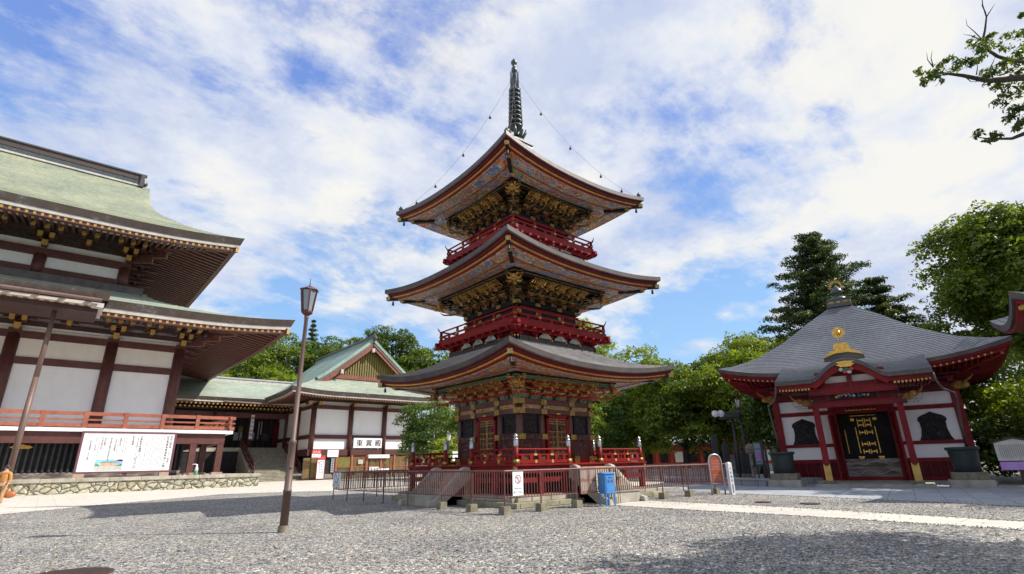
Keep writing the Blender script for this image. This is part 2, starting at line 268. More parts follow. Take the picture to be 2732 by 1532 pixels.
def slabs(name, c1, c2, w, h, rot=0.0, mortar=(0.25, 0.24, 0.22), msize=0.012, bumpd=0.01):
    m, t, b = newmat(name); co = N(t, 'ShaderNodeTexCoord').outputs['Object']
    mpn = N(t, 'ShaderNodeMapping', Vector=co); mpn.inputs['Rotation'].default_value = (0, 0, rot)
    br = N(t, 'ShaderNodeTexBrick', Vector=mpn.outputs[0], Color1=(*c1, 1), Color2=(*c2, 1), Mortar=(*mortar, 1), Scale=1.0)
    br.inputs['Mortar Size'].default_value = msize; br.inputs['Brick Width'].default_value = w; br.inputs['Row Height'].default_value = h
    nz = N(t, 'ShaderNodeTexNoise', Vector=co, Scale=0.7, Detail=8.0, Roughness=0.7)
    s = ramp(t, nz.outputs[0], [(0.3, (0.82, 0.82, 0.83)), (0.7, (1.1, 1.09, 1.05))])
    mx = N(t, 'ShaderNodeMix', _data_type='RGBA', _blend_type='MULTIPLY'); mx.inputs[0].default_value = 1
    t.links.new(br.outputs[0], mx.inputs[6]); t.links.new(s.outputs[0], mx.inputs[7]); t.links.new(mx.outputs[2], b.inputs['Base Color'])
    n2 = N(t, 'ShaderNodeTexNoise', Vector=co, Scale=40.0, Detail=3.0)
    bp = N(t, 'ShaderNodeBump', Strength=0.25, Distance=0.01, Height=n2.outputs[0]); t.links.new(bp.outputs[0], b.inputs['Normal'])
    b.inputs['Roughness'].default_value = 0.8
slabs('plaza_slabs', (0.62, 0.57, 0.50), (0.56, 0.52, 0.46), 1.6, 0.9, 0.0)
slabs('walk_slabs', (0.60, 0.56, 0.49), (0.55, 0.51, 0.45), 2.4, 1.25, PI/2)
slabs('court_slabs', (0.36, 0.38, 0.41), (0.31, 0.33, 0.36), 1.1, 0.9, math.radians(-14.1), mortar=(0.14, 0.14, 0.15))
slabs('red_tiles', (0.36, 0.17, 0.13), (0.30, 0.14, 0.11), 0.4, 0.4)
def rubble():
    m, t, b = newmat('rubble_stone'); co = N(t, 'ShaderNodeTexCoord').outputs['Object']
    wn = N(t, 'ShaderNodeTexNoise', Vector=co, Scale=1.6, Detail=2.0)
    vm = N(t, 'ShaderNodeVectorMath', _operation='MULTIPLY_ADD', i0=wn.outputs['Color'], i1=(0.5, 0.0, 0.4), i2=co)
    mp2 = N(t, 'ShaderNodeMapping', Vector=vm.outputs[0]); mp2.inputs['Scale'].default_value = (1, 0.15, 1.25)
    v = N(t, 'ShaderNodeTexVoronoi', Vector=mp2.outputs[0], Scale=1.75); e = N(t, 'ShaderNodeTexVoronoi', Vector=mp2.outputs[0], Scale=1.75, _feature='DISTANCE_TO_EDGE')
    s = N(t, 'ShaderNodeSeparateXYZ', Vector=v.outputs['Color'])
    c = ramp(t, s.outputs[0], [(0, (0.36, 0.33, 0.22)), (0.3, (0.46, 0.42, 0.30)), (0.55, (0.34, 0.36, 0.30)), (0.75, (0.50, 0.47, 0.37)), (1, (0.42, 0.37, 0.25))])
    nz = N(t, 'ShaderNodeTexNoise', Vector=co, Scale=4.0, Detail=7.0, Roughness=0.7); sh = ramp(t, nz.outputs[0], [(0.35, (0.6,)*3), (0.6, (1.1,)*3)])
    j = ramp(t, e.outputs['Distance'], [(0.0, (0.14, 0.12, 0.10)), (0.015, (0.2, 0.18, 0.15)), (0.045, (1, 1, 1))])
    a = N(t, 'ShaderNodeMix', _data_type='RGBA', _blend_type='MULTIPLY'); a.inputs[0].default_value = 1; t.links.new(c.outputs[0], a.inputs[6]); t.links.new(sh.outputs[0], a.inputs[7])
    d = N(t, 'ShaderNodeMix', _data_type='RGBA', _blend_type='MULTIPLY'); d.inputs[0].default_value = 1; t.links.new(a.outputs[2], d.inputs[6]); t.links.new(j.outputs[0], d.inputs[7])
    t.links.new(d.outputs[2], b.inputs['Base Color']); b.inputs['Roughness'].default_value = 0.85
    hh = ramp(t, e.outputs['Distance'], [(0, (0,)*3), (0.12, (0.8,)*3), (0.3, (1,)*3)])
    bp = N(t, 'ShaderNodeBump', Strength=1.0, Distance=0.12, Height=hh.outputs[0]); t.links.new(bp.outputs[0], b.inputs['Normal'])
rubble()
def leafmat(name, dark, mid, light, scale=0.8):
    dark, mid, light = [tuple(min(0.5, q*g_) for q in c_) for c_, g_ in ((dark, 1.45), (mid, 1.7), (light, 1.75))]
    m = bpy.data.materials.new(name); m.use_nodes = True; t = m.node_tree; t.nodes.clear(); MATS[name] = m
    co = N(t, 'ShaderNodeTexCoord').outputs['Object']
    nz = N(t, 'ShaderNodeTexNoise', Vector=co, Scale=scale, Detail=3.0, Roughness=0.7)
    n2 = N(t, 'ShaderNodeTexNoise', Vector=co, Scale=9.0, Detail=1.0)
    ad = N(t, 'ShaderNodeMath', _operation='MULTIPLY_ADD', i0=n2.outputs[0], i1=0.35, i2=nz.outputs[0])
    r = ramp(t, ad.outputs[0], [(0.5, dark), (0.68, mid), (0.84, light)])
    p = N(t, 'ShaderNodeBsdfPrincipled', Roughness=0.45); t.links.new(r.outputs[0], p.inputs['Base Color']); p.inputs['Specular IOR Level'].default_value = 0.35
    hs = N(t, 'ShaderNodeHueSaturation', Value=1.5, Saturation=1.15, Color=r.outputs[0], Hue=0.485)
    tr = N(t, 'ShaderNodeBsdfTranslucent', Color=hs.outputs[0])
    mx = N(t, 'ShaderNodeMixShader', i0=0.38, i1=p.outputs[0], i2=tr.outputs[0]); N(t, 'ShaderNodeOutputMaterial', Surface=mx.outputs[0])
leafmat('leaf_mid', (0.034, 0.056, 0.010), (0.072, 0.108, 0.014), (0.135, 0.175, 0.022))
leafmat('leaf_dark', (0.022, 0.040, 0.010), (0.044, 0.070, 0.013), (0.088, 0.118, 0.020))
leafmat('leaf_bright', (0.052, 0.080, 0.010), (0.105, 0.150, 0.014), (0.185, 0.230, 0.022))
leafmat('leaf_cedar', (0.014, 0.026, 0.010), (0.030, 0.050, 0.014), (0.070, 0.085, 0.022))
leafmat('leaf_cool', (0.026, 0.050, 0.014), (0.052, 0.090, 0.020), (0.100, 0.145, 0.030))

# ------------------------------------------------------------------ mesh building
class MB:
    def __init__(s): s.v = []; s.f = []; s.m = []; s.mats = []; s.xf = None; s.smooth = False
    def mi(s, mat):
        if mat not in s.mats: s.mats.append(mat)
        return s.mats.index(mat)
    def add(s, verts, faces, mat):
        b = len(s.v); k = s.mi(mat)
        if s.xf is not None: verts = [tuple(s.xf @ Vector(p)) for p in verts]
        s.v.extend(tuple(float(q) for q in p) for p in verts); s.f.extend(tuple(b+i for i in f) for f in faces); s.m.extend([k]*len(faces))
    def box(s, c, d, mat, rz=0.0, taper=1.0):
        x, y, z = d[0]/2, d[1]/2, d[2]/2; co, si = math.cos(rz), math.sin(rz); vs = []
        for dz, q in ((-z, 1.0), (z, taper)):
            for ax, ay in ((-x, -y), (x, -y), (x, y), (-x, y)):
                ax *= q; ay *= q; vs.append((c[0]+ax*co-ay*si, c[1]+ax*si+ay*co, c[2]+dz))
        s.add(vs, [(0, 3, 2, 1), (4, 5, 6, 7), (0, 1, 5, 4), (1, 2, 6, 5), (2, 3, 7, 6), (3, 0, 4, 7)], mat)
    def bb(s, x0, x1, y0, y1, z0, z1, mat): s.box(((x0+x1)/2, (y0+y1)/2, (z0+z1)/2), (abs(x1-x0), abs(y1-y0), abs(z1-z0)), mat)
    def beam(s, p0, p1, w, h, mat, end=None):
        p0 = Vector(p0); p1 = Vector(p1); d = (p1-p0).normalized()
        sd_ = d.cross(Vector((0, 0, 1)))
        if sd_.length < 1e-4: sd_ = Vector((1, 0, 0))
        sd_.normalize(); up = sd_.cross(d); a = sd_*w/2; b = up*h/2
        vs = [p0-a-b, p0+a-b, p0+a+b, p0-a+b, p1-a-b, p1+a-b, p1+a+b, p1-a+b]
        s.add(vs, [(0, 3, 2, 1), (0, 1, 5, 4), (1, 2, 6, 5), (2, 3, 7, 6), (3, 0, 4, 7)], mat)
        s.add([v+d*0.0 for v in vs[4:]], [(0, 1, 2, 3)], end or mat)
    def cyl(s, p0, p1, r0, r1, mat, n=10, caps=True):
        p0 = Vector(p0); p1 = Vector(p1); d = (p1-p0).normalized(); a = d.orthogonal().normalized(); b = d.cross(a); vs = []
        for p, r in ((p0, r0), (p1, r1)):
            for i in range(n): t = 2*PI*i/n; vs.append(p+(a*math.cos(t)+b*math.sin(t))*r)
        fs = [(i, (i+1) % n, n+(i+1) % n, n+i) for i in range(n)]
        if caps: fs += [tuple(range(n-1, -1, -1)), tuple(range(n, 2*n))]
        s.add(vs, fs, mat)
    def tube(s, pts, r, mat, n=8):
        pts = [Vector(p) for p in pts]; rs = r if isinstance(r, (list, tuple)) else [r]*len(pts); vs = []; a = None
        for i, p in enumerate(pts):
            d = (pts[min(i+1, len(pts)-1)]-pts[max(i-1, 0)]).normalized()
            if a is None: a = d.orthogonal().normalized()
            a = (a-d*a.dot(d)).normalized(); b = d.cross(a)
            for k in range(n): t = 2*PI*k/n; vs.append(p+(a*math.cos(t)+b*math.sin(t))*rs[i])
        fs = []
        for i in range(len(pts)-1):
            for k in range(n): fs.append((i*n+k, i*n+(k+1) % n, (i+1)*n+(k+1) % n, (i+1)*n+k))
        fs += [tuple(range(n-1, -1, -1)), tuple(range((len(pts)-1)*n, len(pts)*n))]
        s.add(vs, fs, mat)
    def lathe(s, c, prof, mat, n=16):
        vs = []; fs = []
        for r, z in prof:
            for i in range(n): t = 2*PI*i/n; vs.append((c[0]+r*math.cos(t), c[1]+r*math.sin(t), c[2]+z))
        for j in range(len(prof)-1):
            for i in range(n): fs.append((j*n+i, j*n+(i+1) % n, (j+1)*n+(i+1) % n, (j+1)*n+i))
        fs += [tuple(range(n-1, -1, -1)), tuple(range((len(prof)-1)*n, len(prof)*n))]
        s.add(vs, fs, mat)
    def grid(s, fn, nu, nv, mat):
        vs = [fn(i/nu, j/nv) for j in range(nv+1) for i in range(nu+1)]
        s.add(vs, [(j*(nu+1)+i, j*(nu+1)+i+1, (j+1)*(nu+1)+i+1, (j+1)*(nu+1)+i) for j in range(nv) for i in range(nu)], mat)
    def prism(s, poly, o, ux, uy, th, mat):     # flat outline with thickness th along ux x uy
        o = Vector(o); ux = Vector(ux); uy = Vector(uy); nn = ux.cross(uy).normalized()*th; n = len(poly)
        vs = [o+ux*p[0]+uy*p[1] for p in poly]; vs += [v+nn for v in vs]
        s.add(vs, [tuple(range(n-1, -1, -1)), tuple(range(n, 2*n))]+[(i, (i+1) % n, n+(i+1) % n, n+i) for i in range(n)], mat)
    def ball(s, c, r, mat, n=10, sq=(1, 1, 1)):
        pr = [(math.sin(PI*(j+0.001)/n), -math.cos(PI*j/n)) for j in range(n+1)]; vs = []; fs = []; k = n+4
        for a, z in pr:
            for i in range(k): t = 2*PI*i/k; vs.append((c[0]+r*sq[0]*a*math.cos(t), c[1]+r*sq[1]*a*math.sin(t), c[2]+r*sq[2]*z))
        for j in range(n):
            for i in range(k): fs.append((j*k+i, j*k+(i+1) % k, (j+1)*k+(i+1) % k, (j+1)*k+i))
        s.add(vs, fs, mat)
    def build(s, name, parent=None, smooth=False, loc=None, bevel=0.0):
        me = bpy.data.meshes.new(name); me.from_pydata(s.v, [], s.f)
        for m in s.mats: me.materials.append(MATS[m])
        me.polygons.foreach_set('material_index', s.m)
        if smooth: me.polygons.foreach_set('use_smooth', [True]*len(me.polygons))
        me.update(); o = bpy.data.objects.new(name, me); COL.objects.link(o)
        if parent is not None: o.parent = parent
        if loc is not None: o.location = loc
        if bevel:
            bv = o.modifiers.new('bevel', 'BEVEL'); bv.width = bevel; bv.segments = 2; bv.limit_method = 'ANGLE'
        return o
def tag(o, label, cat, group=None):
    o['label'] = label; o['category'] = cat
    if group: o['group'] = group
    return o
def struct(o, kind='structure'): o['kind'] = kind; return o
def thing(name, label, cat, loc=(0, 0, 0), rz=0.0, group=None):
    o = bpy.data.objects.new(name, None); COL.objects.link(o); o.location = loc; o.rotation_euler = (0, 0, rz); o.empty_display_size = 0.2
    return tag(o, label, cat, group)
def kids(o): return [c for c in bpy.data.objects if c.parent == o]
def dup(o, loc, rz=0.0, label=None, scale=None):
    r = o.copy(); COL.objects.link(r); r.location = loc; r.rotation_euler = (0, 0, rz)
    if scale: r.scale = scale
    if label: r['label'] = label
    for ch in kids(o):
        c = ch.copy(); COL.objects.link(c); c.parent = r
        for g in kids(ch): d = g.copy(); COL.objects.link(d); d.parent = c
    return r
def dup_part(o, M):
    c = o.copy(); COL.objects.link(c); c.parent = o.parent; c.matrix_local = M @ o.matrix_local
    for g in kids(o): d = g.copy(); COL.objects.link(d); d.parent = c
    return c
_gc = {}
def glyph(ch):
    if ch not in _gc:
        cu = bpy.data.curves.new('t', 'FONT'); cu.body = ch; cu.align_x = 'LEFT'; cu.resolution_u = 2
        ob = bpy.data.objects.new('t', cu); COL.objects.link(ob)
        me = bpy.data.meshes.new_from_object(ob.evaluated_get(bpy.context.evaluated_depsgraph_get()))
        vs = [tuple(v.co) for v in me.vertices]; fs = [tuple(p.vertices) for p in me.polygons]
        bpy.data.objects.remove(ob); bpy.data.meshes.remove(me); bpy.data.curves.remove(cu)
        if vs:
            cx = (min(v[0] for v in vs)+max(v[0] for v in vs))/2; cy = (min(v[1] for v in vs)+max(v[1] for v in vs))/2
            vs = [(v[0]-cx, v[1]-cy, 0) for v in vs]
        _gc[ch] = (vs, fs)
    return _gc[ch]
def write(mb, text, o, ux, uy, size, mat, vertical=False, pitch=1.08, bold=1):
    """lay characters in the plane o, ux, uy; o is the middle of the first character"""
    o = Vector(o); ux = Vector(ux).normalized(); uy = Vector(uy).normalized(); k = size/0.95
    for i, ch in enumerate(text):
        if ch in ' \u3000': continue
        vs, fs = glyph(ch); c = o+(-uy*pitch*size*i if vertical else ux*pitch*size*i)
        for b in range(bold): mb.add([c+ux*(v[0]*k+0.02*size*b)+uy*v[1]*k for v in vs], fs, mat)

# ------------------------------------------------------------------ curved temple roofs
class Roof:
    flare = 0.0; soft = 0.0
    """four-sided roof on an eave rectangle; prof(d) is the height d metres in from the eave"""
    def __init__(s, cx, cy, hx, hy, prof, L, Lm, p=2.2, cout=0.2, D=4.0, g=None, ov=0.0):
        s.cx, s.cy, s.hx, s.hy, s.prof, s.L, s.Lm, s.p, s.cout, s.D, s.g, s.ov = cx, cy, hx, hy, prof, L, Lm, p, cout, D, g, ov
    def pt(s, side, tau, d, dz=0.0, flat=False):
        Ha = s.hx if side in (0, 2) else s.hy; Ho = s.hy if side in (0, 2) else s.hx
        hl = Ha-d
        if s.soft and side in (0, 2): hl = Ha+math.log(math.exp(-s.soft*d)+math.exp(-s.soft*s.g))/s.soft
        elif s.g is not None and side in (0, 2): hl = max(Ha-d, Ha-s.g+(s.ov+s.flare*max(0, 1-(d-s.g)/3.5)**2 if d > s.g-0.01 else 0))
        f = max(0.0, 1-(1-abs(tau))*hl/s.Lm)**s.p; fade = max(0.0, 1-d/s.D)**2
        a = tau*(hl+s.cout*fade); o = Ho-d+s.cout*f*fade; z = s.prof(0 if flat else d)+s.L*f*fade+dz
        x, y = ((a, -o), (o, a), (-a, o), (-o, -a))[side]
        return (s.cx+x, s.cy+y, z)
    def tau(s, u): return math.copysign(1-(1-abs(2*u-1))**1.6, 2*u-1)
    def surface(s, mb, side, d0, d1, rows, cols, mat, step=0.0, riser=None):
        for j in range(rows):
            da = d0+(d1-d0)*j/rows; db = d0+(d1-d0)*(j+1)/rows
            mb.grid(lambda u, v: s.pt(side, s.tau(u), da+(db-da)*v, step*(1-v)), cols, 1, mat)
            if step and j: mb.grid(lambda u, v: s.pt(side, s.tau(u), da, step*v), cols, 1, riser or mat)
    def band(s, mb, side, seq, cols):
        for (d0, z0), (d1, z1, mat) in zip([(q[0], q[1]) for q in seq[:-1]], seq[1:]):
            mb.grid(lambda u, v: s.pt(side, s.tau(u), d0+(d1-d0)*v, z0+(z1-z0)*v, True), cols, 1, mat)
def conc(z0, z1, D, a=0.55): return lambda d: z0+(z1-z0)*(a*d/D+(1-a)*(d/D)**2)

# ------------------------------------------------------------------ ground
def sheet(name, pts, mat, z, label=None):
    mb = MB(); mb.add([(p[0], p[1], z) for p in pts], [tuple(range(len(pts)))], mat); return struct(mb.build(name))
mk('earth', (0.16, 0.14, 0.10), (0.09, 0.09, 0.06), 0.2, 0.95, bump=0.3)
sheet('ground', [(-400, -300), (500, -300), (500, 600), (-400, 600)], 'earth', -0.01)
sheet('gravel', [(-60, -30), (60, -30), (60, 70), (-60, 70)], 'gravel_mat', 0.0)
sheet('plaza_paving', [(-60, -22), (-1.1, 32.4), (0.8, 34.0), (2.9, 36.4), (9.9, 42.6), (13.0, 41.6), (16.2, 39.2), (24.5, 36), (25.0, 24), (29.6, 19.6), (33.4, 19.6), (60, 40), (90, 95), (-60, 95)], 'plaza_slabs', 0.006)
sheet('stone_path', [(15.6, -8), (18.3, -8), (18.4, 2.5), (19.45, 8.6), (19.6, 14.85), (18.0, 16.1), (16.7, 15.4), (16.9, 13), (16.7, 10.3), (16.85, 7.5), (16.4, 2.3)], 'walk_slabs', 0.005)
sheet('court_paving', [(29.6, 19.5), (27.9, 18.0), (25.5, 13.9), (25.2, 11.0), (23.5, 3.1), (21.3, -6), (34, -10), (38, 5), (42, 18), (33.2, 19.6)], 'court_slabs', 0.009)

# ------------------------------------------------------------------ pagoda
PX, PY = 18.21, 20.54
pag = thing('pagoda', 'three-storied pagoda with vermilion balconies, gold-painted brackets and a tall ringed bronze spire', 'pagoda', (PX, PY, 0))
def face(k, x=0, y=0, z=0, a=0): return Matrix.Rotation(k*PI/2, 4, 'Z') @ Matrix.Translation((x, y, z)) @ Matrix.Rotation(a, 4, 'Z')
mb = MB()
mb.box((0, 0, 0.10), (9.5, 9.5, 0.20), 'mossy_stone')
mb.box((0, 0, 0.30), (8.96, 8.96, 0.20), 'mossy_stone')
mb.box((0, 0, 0.405), (8.6, 8.6, 0.02), 'red_tiles')
for k in range(4):
    mb.xf = face(k)
    for i in range(9):
        x = -4.2+i*1.03+(0.13 if k % 2 else 0)
        mb.box((x, -4.4825, 0.30), (0.95, 0.03, 0.185), 'stone'); mb.box((x+0.2, -4.7525, 0.10), (0.98, 0.03, 0.175), 'mossy_stone')
mb.xf = None; mb.build('stone_base', pag, bevel=0.015)
for k in range(4):
    mb = MB(); mb.xf = face(k)
    for i in range(5):
        z = 1.40-i*0.245; y = -4.3-i*0.33
        mb.box((0, y-0.1, z/2), (2.0, 0.72, z), 'pink_stone' if i in (0, 2) else 'stone')
    for s in (-1, 1):
        poly = [(-4.25, 1.47), (-4.45, 1.50), (-4.62, 1.46), (-4.80, 1.30), (-5.75, 0.42), (-6.0, 0.26), (-6.28, 0.18), (-6.3, 0.0), (-5.7, 0.0), (-4.2, 1.0)]
        mb.prism(poly, (s*1.13-0.12, 0, 0), (0, 1, 0), (0, 0, 1), 0.24, 'stone')
    mb.build('stone_steps', pag, bevel=0.02)
mb = MB()                                    # deck: boards, edge beam, posts and ties under it
mb.box((0, 0, 1.54), (8.46, 8.46, 0.07), 'vermilion')
for k in range(4):
    mb.xf = face(k)
    mb.bb(-4.12, 4.12, -4.12, -4.0, 1.22, 1.50, 'vermilion')
    mb.bb(-4.0, 4.0, -4.06, -3.98, 0.86, 1.05, 'vermilion')
    for x in (-4.02, -2.75, -1.35, 1.35, 2.75): mb.box((x, -4.02, 0.81), (0.22, 0.22, 0.80), 'vermilion')
    mb.bb(-3.3, 3.3, -3.32, -3.3, 0.42, 1.49, 'deep_red')
    mb.bb(-0.07+4.1, 0.07+4.1, -4.2, -4.1, 1.20, 1.49, 'gold_dull')
mb.xf = None; mb.build('deck', pag)
def rail_section(x0, x1):
    mb = MB(); mb.bb(x0, x1, -4.09, -3.97, 1.60, 1.73, 'vermilion'); mb.cyl((x0, -4.03, 2.14), (x1, -4.03, 2.14), 0.035, 0.035, 'vermilion')
    mb.bb(x0, x1, -4.065, -3.995, 1.90, 1.96, 'vermilion'); n = max(2, int((x1-x0)/0.42)); st = (x1-x0)/n
    for i in range(n):
        xc = x0+st*(i+0.5); mb.bb(xc-0.07, xc+0.07, -4.07, -3.99, 1.73, 1.90, 'vermilion')
    for i in (1, 2) if n < 8 else (2, 4, 6):
        xc = x0+(x1-x0)*i/(3 if n < 8 else 8)
        mb.bb(xc-0.045, xc+0.045, -4.075, -3.985, 1.96, 2.11, 'vermilion'); mb.box((xc, -4.03, 1.93), (0.17, 0.095, 0.08), 'gold_paint')
        mb.cyl((xc, -4.10, 1.665), (xc, -3.96, 1.665), 0.07, 0.07, 'gold_paint', 12)
    return mb.build('railing', pag)
r1 = rail_section(-3.95, -1.12); r2 = rail_section(1.12, 3.95)
for k in (1, 2, 3):
    for r in (r1, r2): dup_part(r, face(k))
def giboshi():
    mb = MB(); mb.cyl((0, 0, 1.575), (0, 0, 2.26), 0.095, 0.095, 'vermilion', 14); mb.box((0, 0, 1.66), (0.21, 0.21, 0.17), 'gold_dull'); p = mb.build('post', pag, True)
    mb = MB(); mb.lathe((0, 0, 0), [(0.10, 2.24), (0.102, 2.28), (0.10, 2.46), (0.085, 2.50), (0.105, 2.52), (0.105, 2.54), (0.06, 2.565), (0.06, 2.58), (0.085, 2.60), (0.09, 2.64), (0.06, 2.69), (0.012, 2.735), (0.004, 2.76)], 'silver', 14); mb.build('finial', p, True)
    return p
g0 = giboshi(); g0.location = (-4.03, -4.03, 0); first = True
for k in range(4):
    for x, y in ((-4.03, -4.03), (-1.03, -4.03), (1.03, -4.03)):
        if first: first = False; continue
        c = dup_part(g0, Matrix.Identity(4)); c.matrix_local = face(k) @ Matrix.Translation((x, y, 0))
# first storey body
B1 = 2.40
mb = MB(); mb.box((0, 0, 3.0), (2*B1-0.34, 2*B1-0.34, 2.86), 'dark_brown'); mb.build('wall', pag)
mb = MB(); mb.cyl((0, 0, 1.57), (0, 0, 4.42), 0.17, 0.17, 'pagoda_wood', 14); c0 = mb.build('column', pag, True); first = True
for k in range(4):
    for x in (-B1+0.12, -0.95, 0.95):
        M = face(k, x, -B1+0.12)
        if first: c0.matrix_local = M; first = False
        else: c = dup_part(c0, Matrix.Identity(4)); c.matrix_local = M
for k in range(4):
    mb = MB(); mb.xf = face(k)
    mb.bb(-2.5, 2.5, -2.50, -2.22, 4.17, 4.42, 'pagoda_wood'); mb.bb(-2.36, 2.36, -2.42, -2.22, 3.98, 4.17, 'carved_frieze'); mb.bb(-2.5, 2.5, -2.49, -2.22, 3.76, 3.98, 'pagoda_wood')
    for a, b in ((-2.45, -0.80), (0.80, 2.45)): mb.bb(a, b, -2.50, -2.22, 2.62, 2.86, 'carved_wood')
    mb.bb(-2.5, 2.5, -2.47, -2.2, 1.575, 1.80, 'vermilion')
    mb.build('beam', pag)
    mb = MB(); mb.xf = face(k)
    for x in (-2.33, -0.95, 0.95, 2.33):
        for z in (4.295, 3.87, 2.74):
            mb.box((x, -2.515, z), (0.36 if abs(x) > 1 else 0.34, 0.05, 0.24), 'gold_dull'); mb.cyl((x, -2.53, z), (x, -2.575, z), 0.05, 0.02, 'gold', 8)
    for x in (-2.2, -1.15, 1.15, 2.2): mb.box((x, -2.49, 1.72), (0.34, 0.05, 0.30), 'gold_dull'); mb.ball((x, -2.53, 1.72), 0.05, 'gold', 6)
    for x0, x1 in ((-2.1, -1.2), (-0.65, 0.65), (1.2, 2.1)):
        mb.bb(x0, x1, -2.435, -2.42, 4.0, 4.02, 'gold'); mb.bb(x0, x1, -2.435, -2.42, 4.13, 4.15, 'gold')
        mb.bb(x0, x0+0.02, -2.434, -2.421, 4.02, 4.13, 'gold'); mb.bb(x1-0.02, x1, -2.434, -2.421, 4.02, 4.13, 'gold')
    mb.box((0, -2.505, 3.80), (0.26, 0.05, 0.06), 'gold'); mb.build('metal_fittings', pag)
    for s in (-1, 1):
        mb = MB(); mb.xf = face(k); mb.bb(s*1.66-0.53, s*1.66+0.53, -2.36, -2.22, 1.80, 2.62, 'pagoda_wood'); mb.bb(s*1.66-0.42, s*1.66+0.42, -2.38, -2.355, 1.90, 2.55, 'carved_wood'); mb.build('lower_panel', pag)
    for s in (-1, 1):
        mb = MB(); mb.xf = face(k); xc = s*1.665
        mb.bb(xc-0.50, xc+0.50, -2.33, -2.22, 2.86, 3.76, 'carved_panel')
        for a, b, c, d in ((-0.52, 0.52, 3.69, 3.76), (-0.52, 0.52, 2.86, 2.92), (-0.52, -0.44, 2.92, 3.69), (0.44, 0.52, 2.92, 3.69)): mb.bb(xc+a, xc+b, -2.40, -2.30, c, d, 'lacquer_black')
        for i in range(1, 4): mb.bb(xc-0.44, xc+0.44, -2.345, -2.33, 2.92+i*0.19, 2.93+i*0.19, 'dark_brown')
        mb.build('window', pag)
    mb = MB(); mb.xf = face(k)
    for a, b, c, d in ((-0.72, -0.58, 1.80, 3.68), (0.58, 0.72, 1.80, 3.68), (-0.72, 0.72, 3.58, 3.74)): mb.bb(a, b, -2.44, -2.20, c, d, 'vermilion')
    fr = mb.build('door_frame', pag)
    for s in (-1, 1):
        mb = MB(); mb.xf = face(k); x0, x1 = (s*0.01, s*0.57) if s > 0 else (-0.57, -0.01)
        mb.bb(x0, x1, -2.36, -2.28, 1.80, 3.58, 'carved_wood')
        for x in (x0+0.025, (x0+x1)/2, x1-0.025): mb.bb(x-(0.02 if x != (x0+x1)/2 else 0.012), x+(0.02 if x != (x0+x1)/2 else 0.012), -2.385, -2.36, 1.80, 3.02 if x == (x0+x1)/2 else 3.58, 'gold_dull')
        for z in (1.82, 2.05, 2.28, 2.51, 2.74, 2.98, 3.34, 3.45, 3.56): mb.bb(x0, x1, -2.384, -2.361, z-0.017, z+0.017, 'gold_dull')
        mb.cyl(((x0+x1)/2, -2.36, 3.16), ((x0+x1)/2, -2.40, 3.16), 0.155, 0.13, 'carved_wood', 14); mb.build('door_leaf', pag)
# upper bodies
for Bh, zb, zt in ((2.18, 7.80, 9.27), (2.0, 12.7, 14.22)):
    mb = MB(); mb.box((0, 0, (zb+zt)/2), (2*Bh-0.2, 2*Bh-0.2, zt-zb), 'lacquer_black'); mb.build('wall', pag)
    for k in range(4):
        mb = MB(); mb.xf = face(k)
        mb.bb(-Bh, Bh, -Bh, -Bh+0.2, zt-0.24, zt, 'lacquer_black'); mb.bb(-Bh-0.02, Bh+0.02, -Bh-0.02, -Bh+0.2, zt-0.42, zt-0.32, 'vermilion')
        mb.bb(-Bh, Bh, -Bh+0.01, -Bh+0.2, zt-0.66, zt-0.50, 'lacquer_black'); mb.bb(-Bh-0.01, Bh+0.01, -Bh-0.01, -Bh+0.2, zt-0.86, zt-0.74, 'vermilion')
        mb.build('beam', pag)
        mb = MB(); mb.xf = face(k)
        for x in (-Bh+0.1, -Bh*0.36, Bh*0.36, Bh-0.1):
            for z in (zt-0.12, zt-0.60):
                mb.cyl((x-0.08, -Bh-0.035, z), (x-0.08, -Bh+0.02, z), 0.095, 0.095, 'gold_dull', 10); mb.cyl((x+0.08, -Bh-0.034, z), (x+0.08, -Bh+0.02, z), 0.095, 0.095, 'gold_dull', 10); mb.box((x, -Bh-0.008, z), (0.16, 0.05, 0.188), 'gold_dull')
        mb.build('metal_fittings', pag)
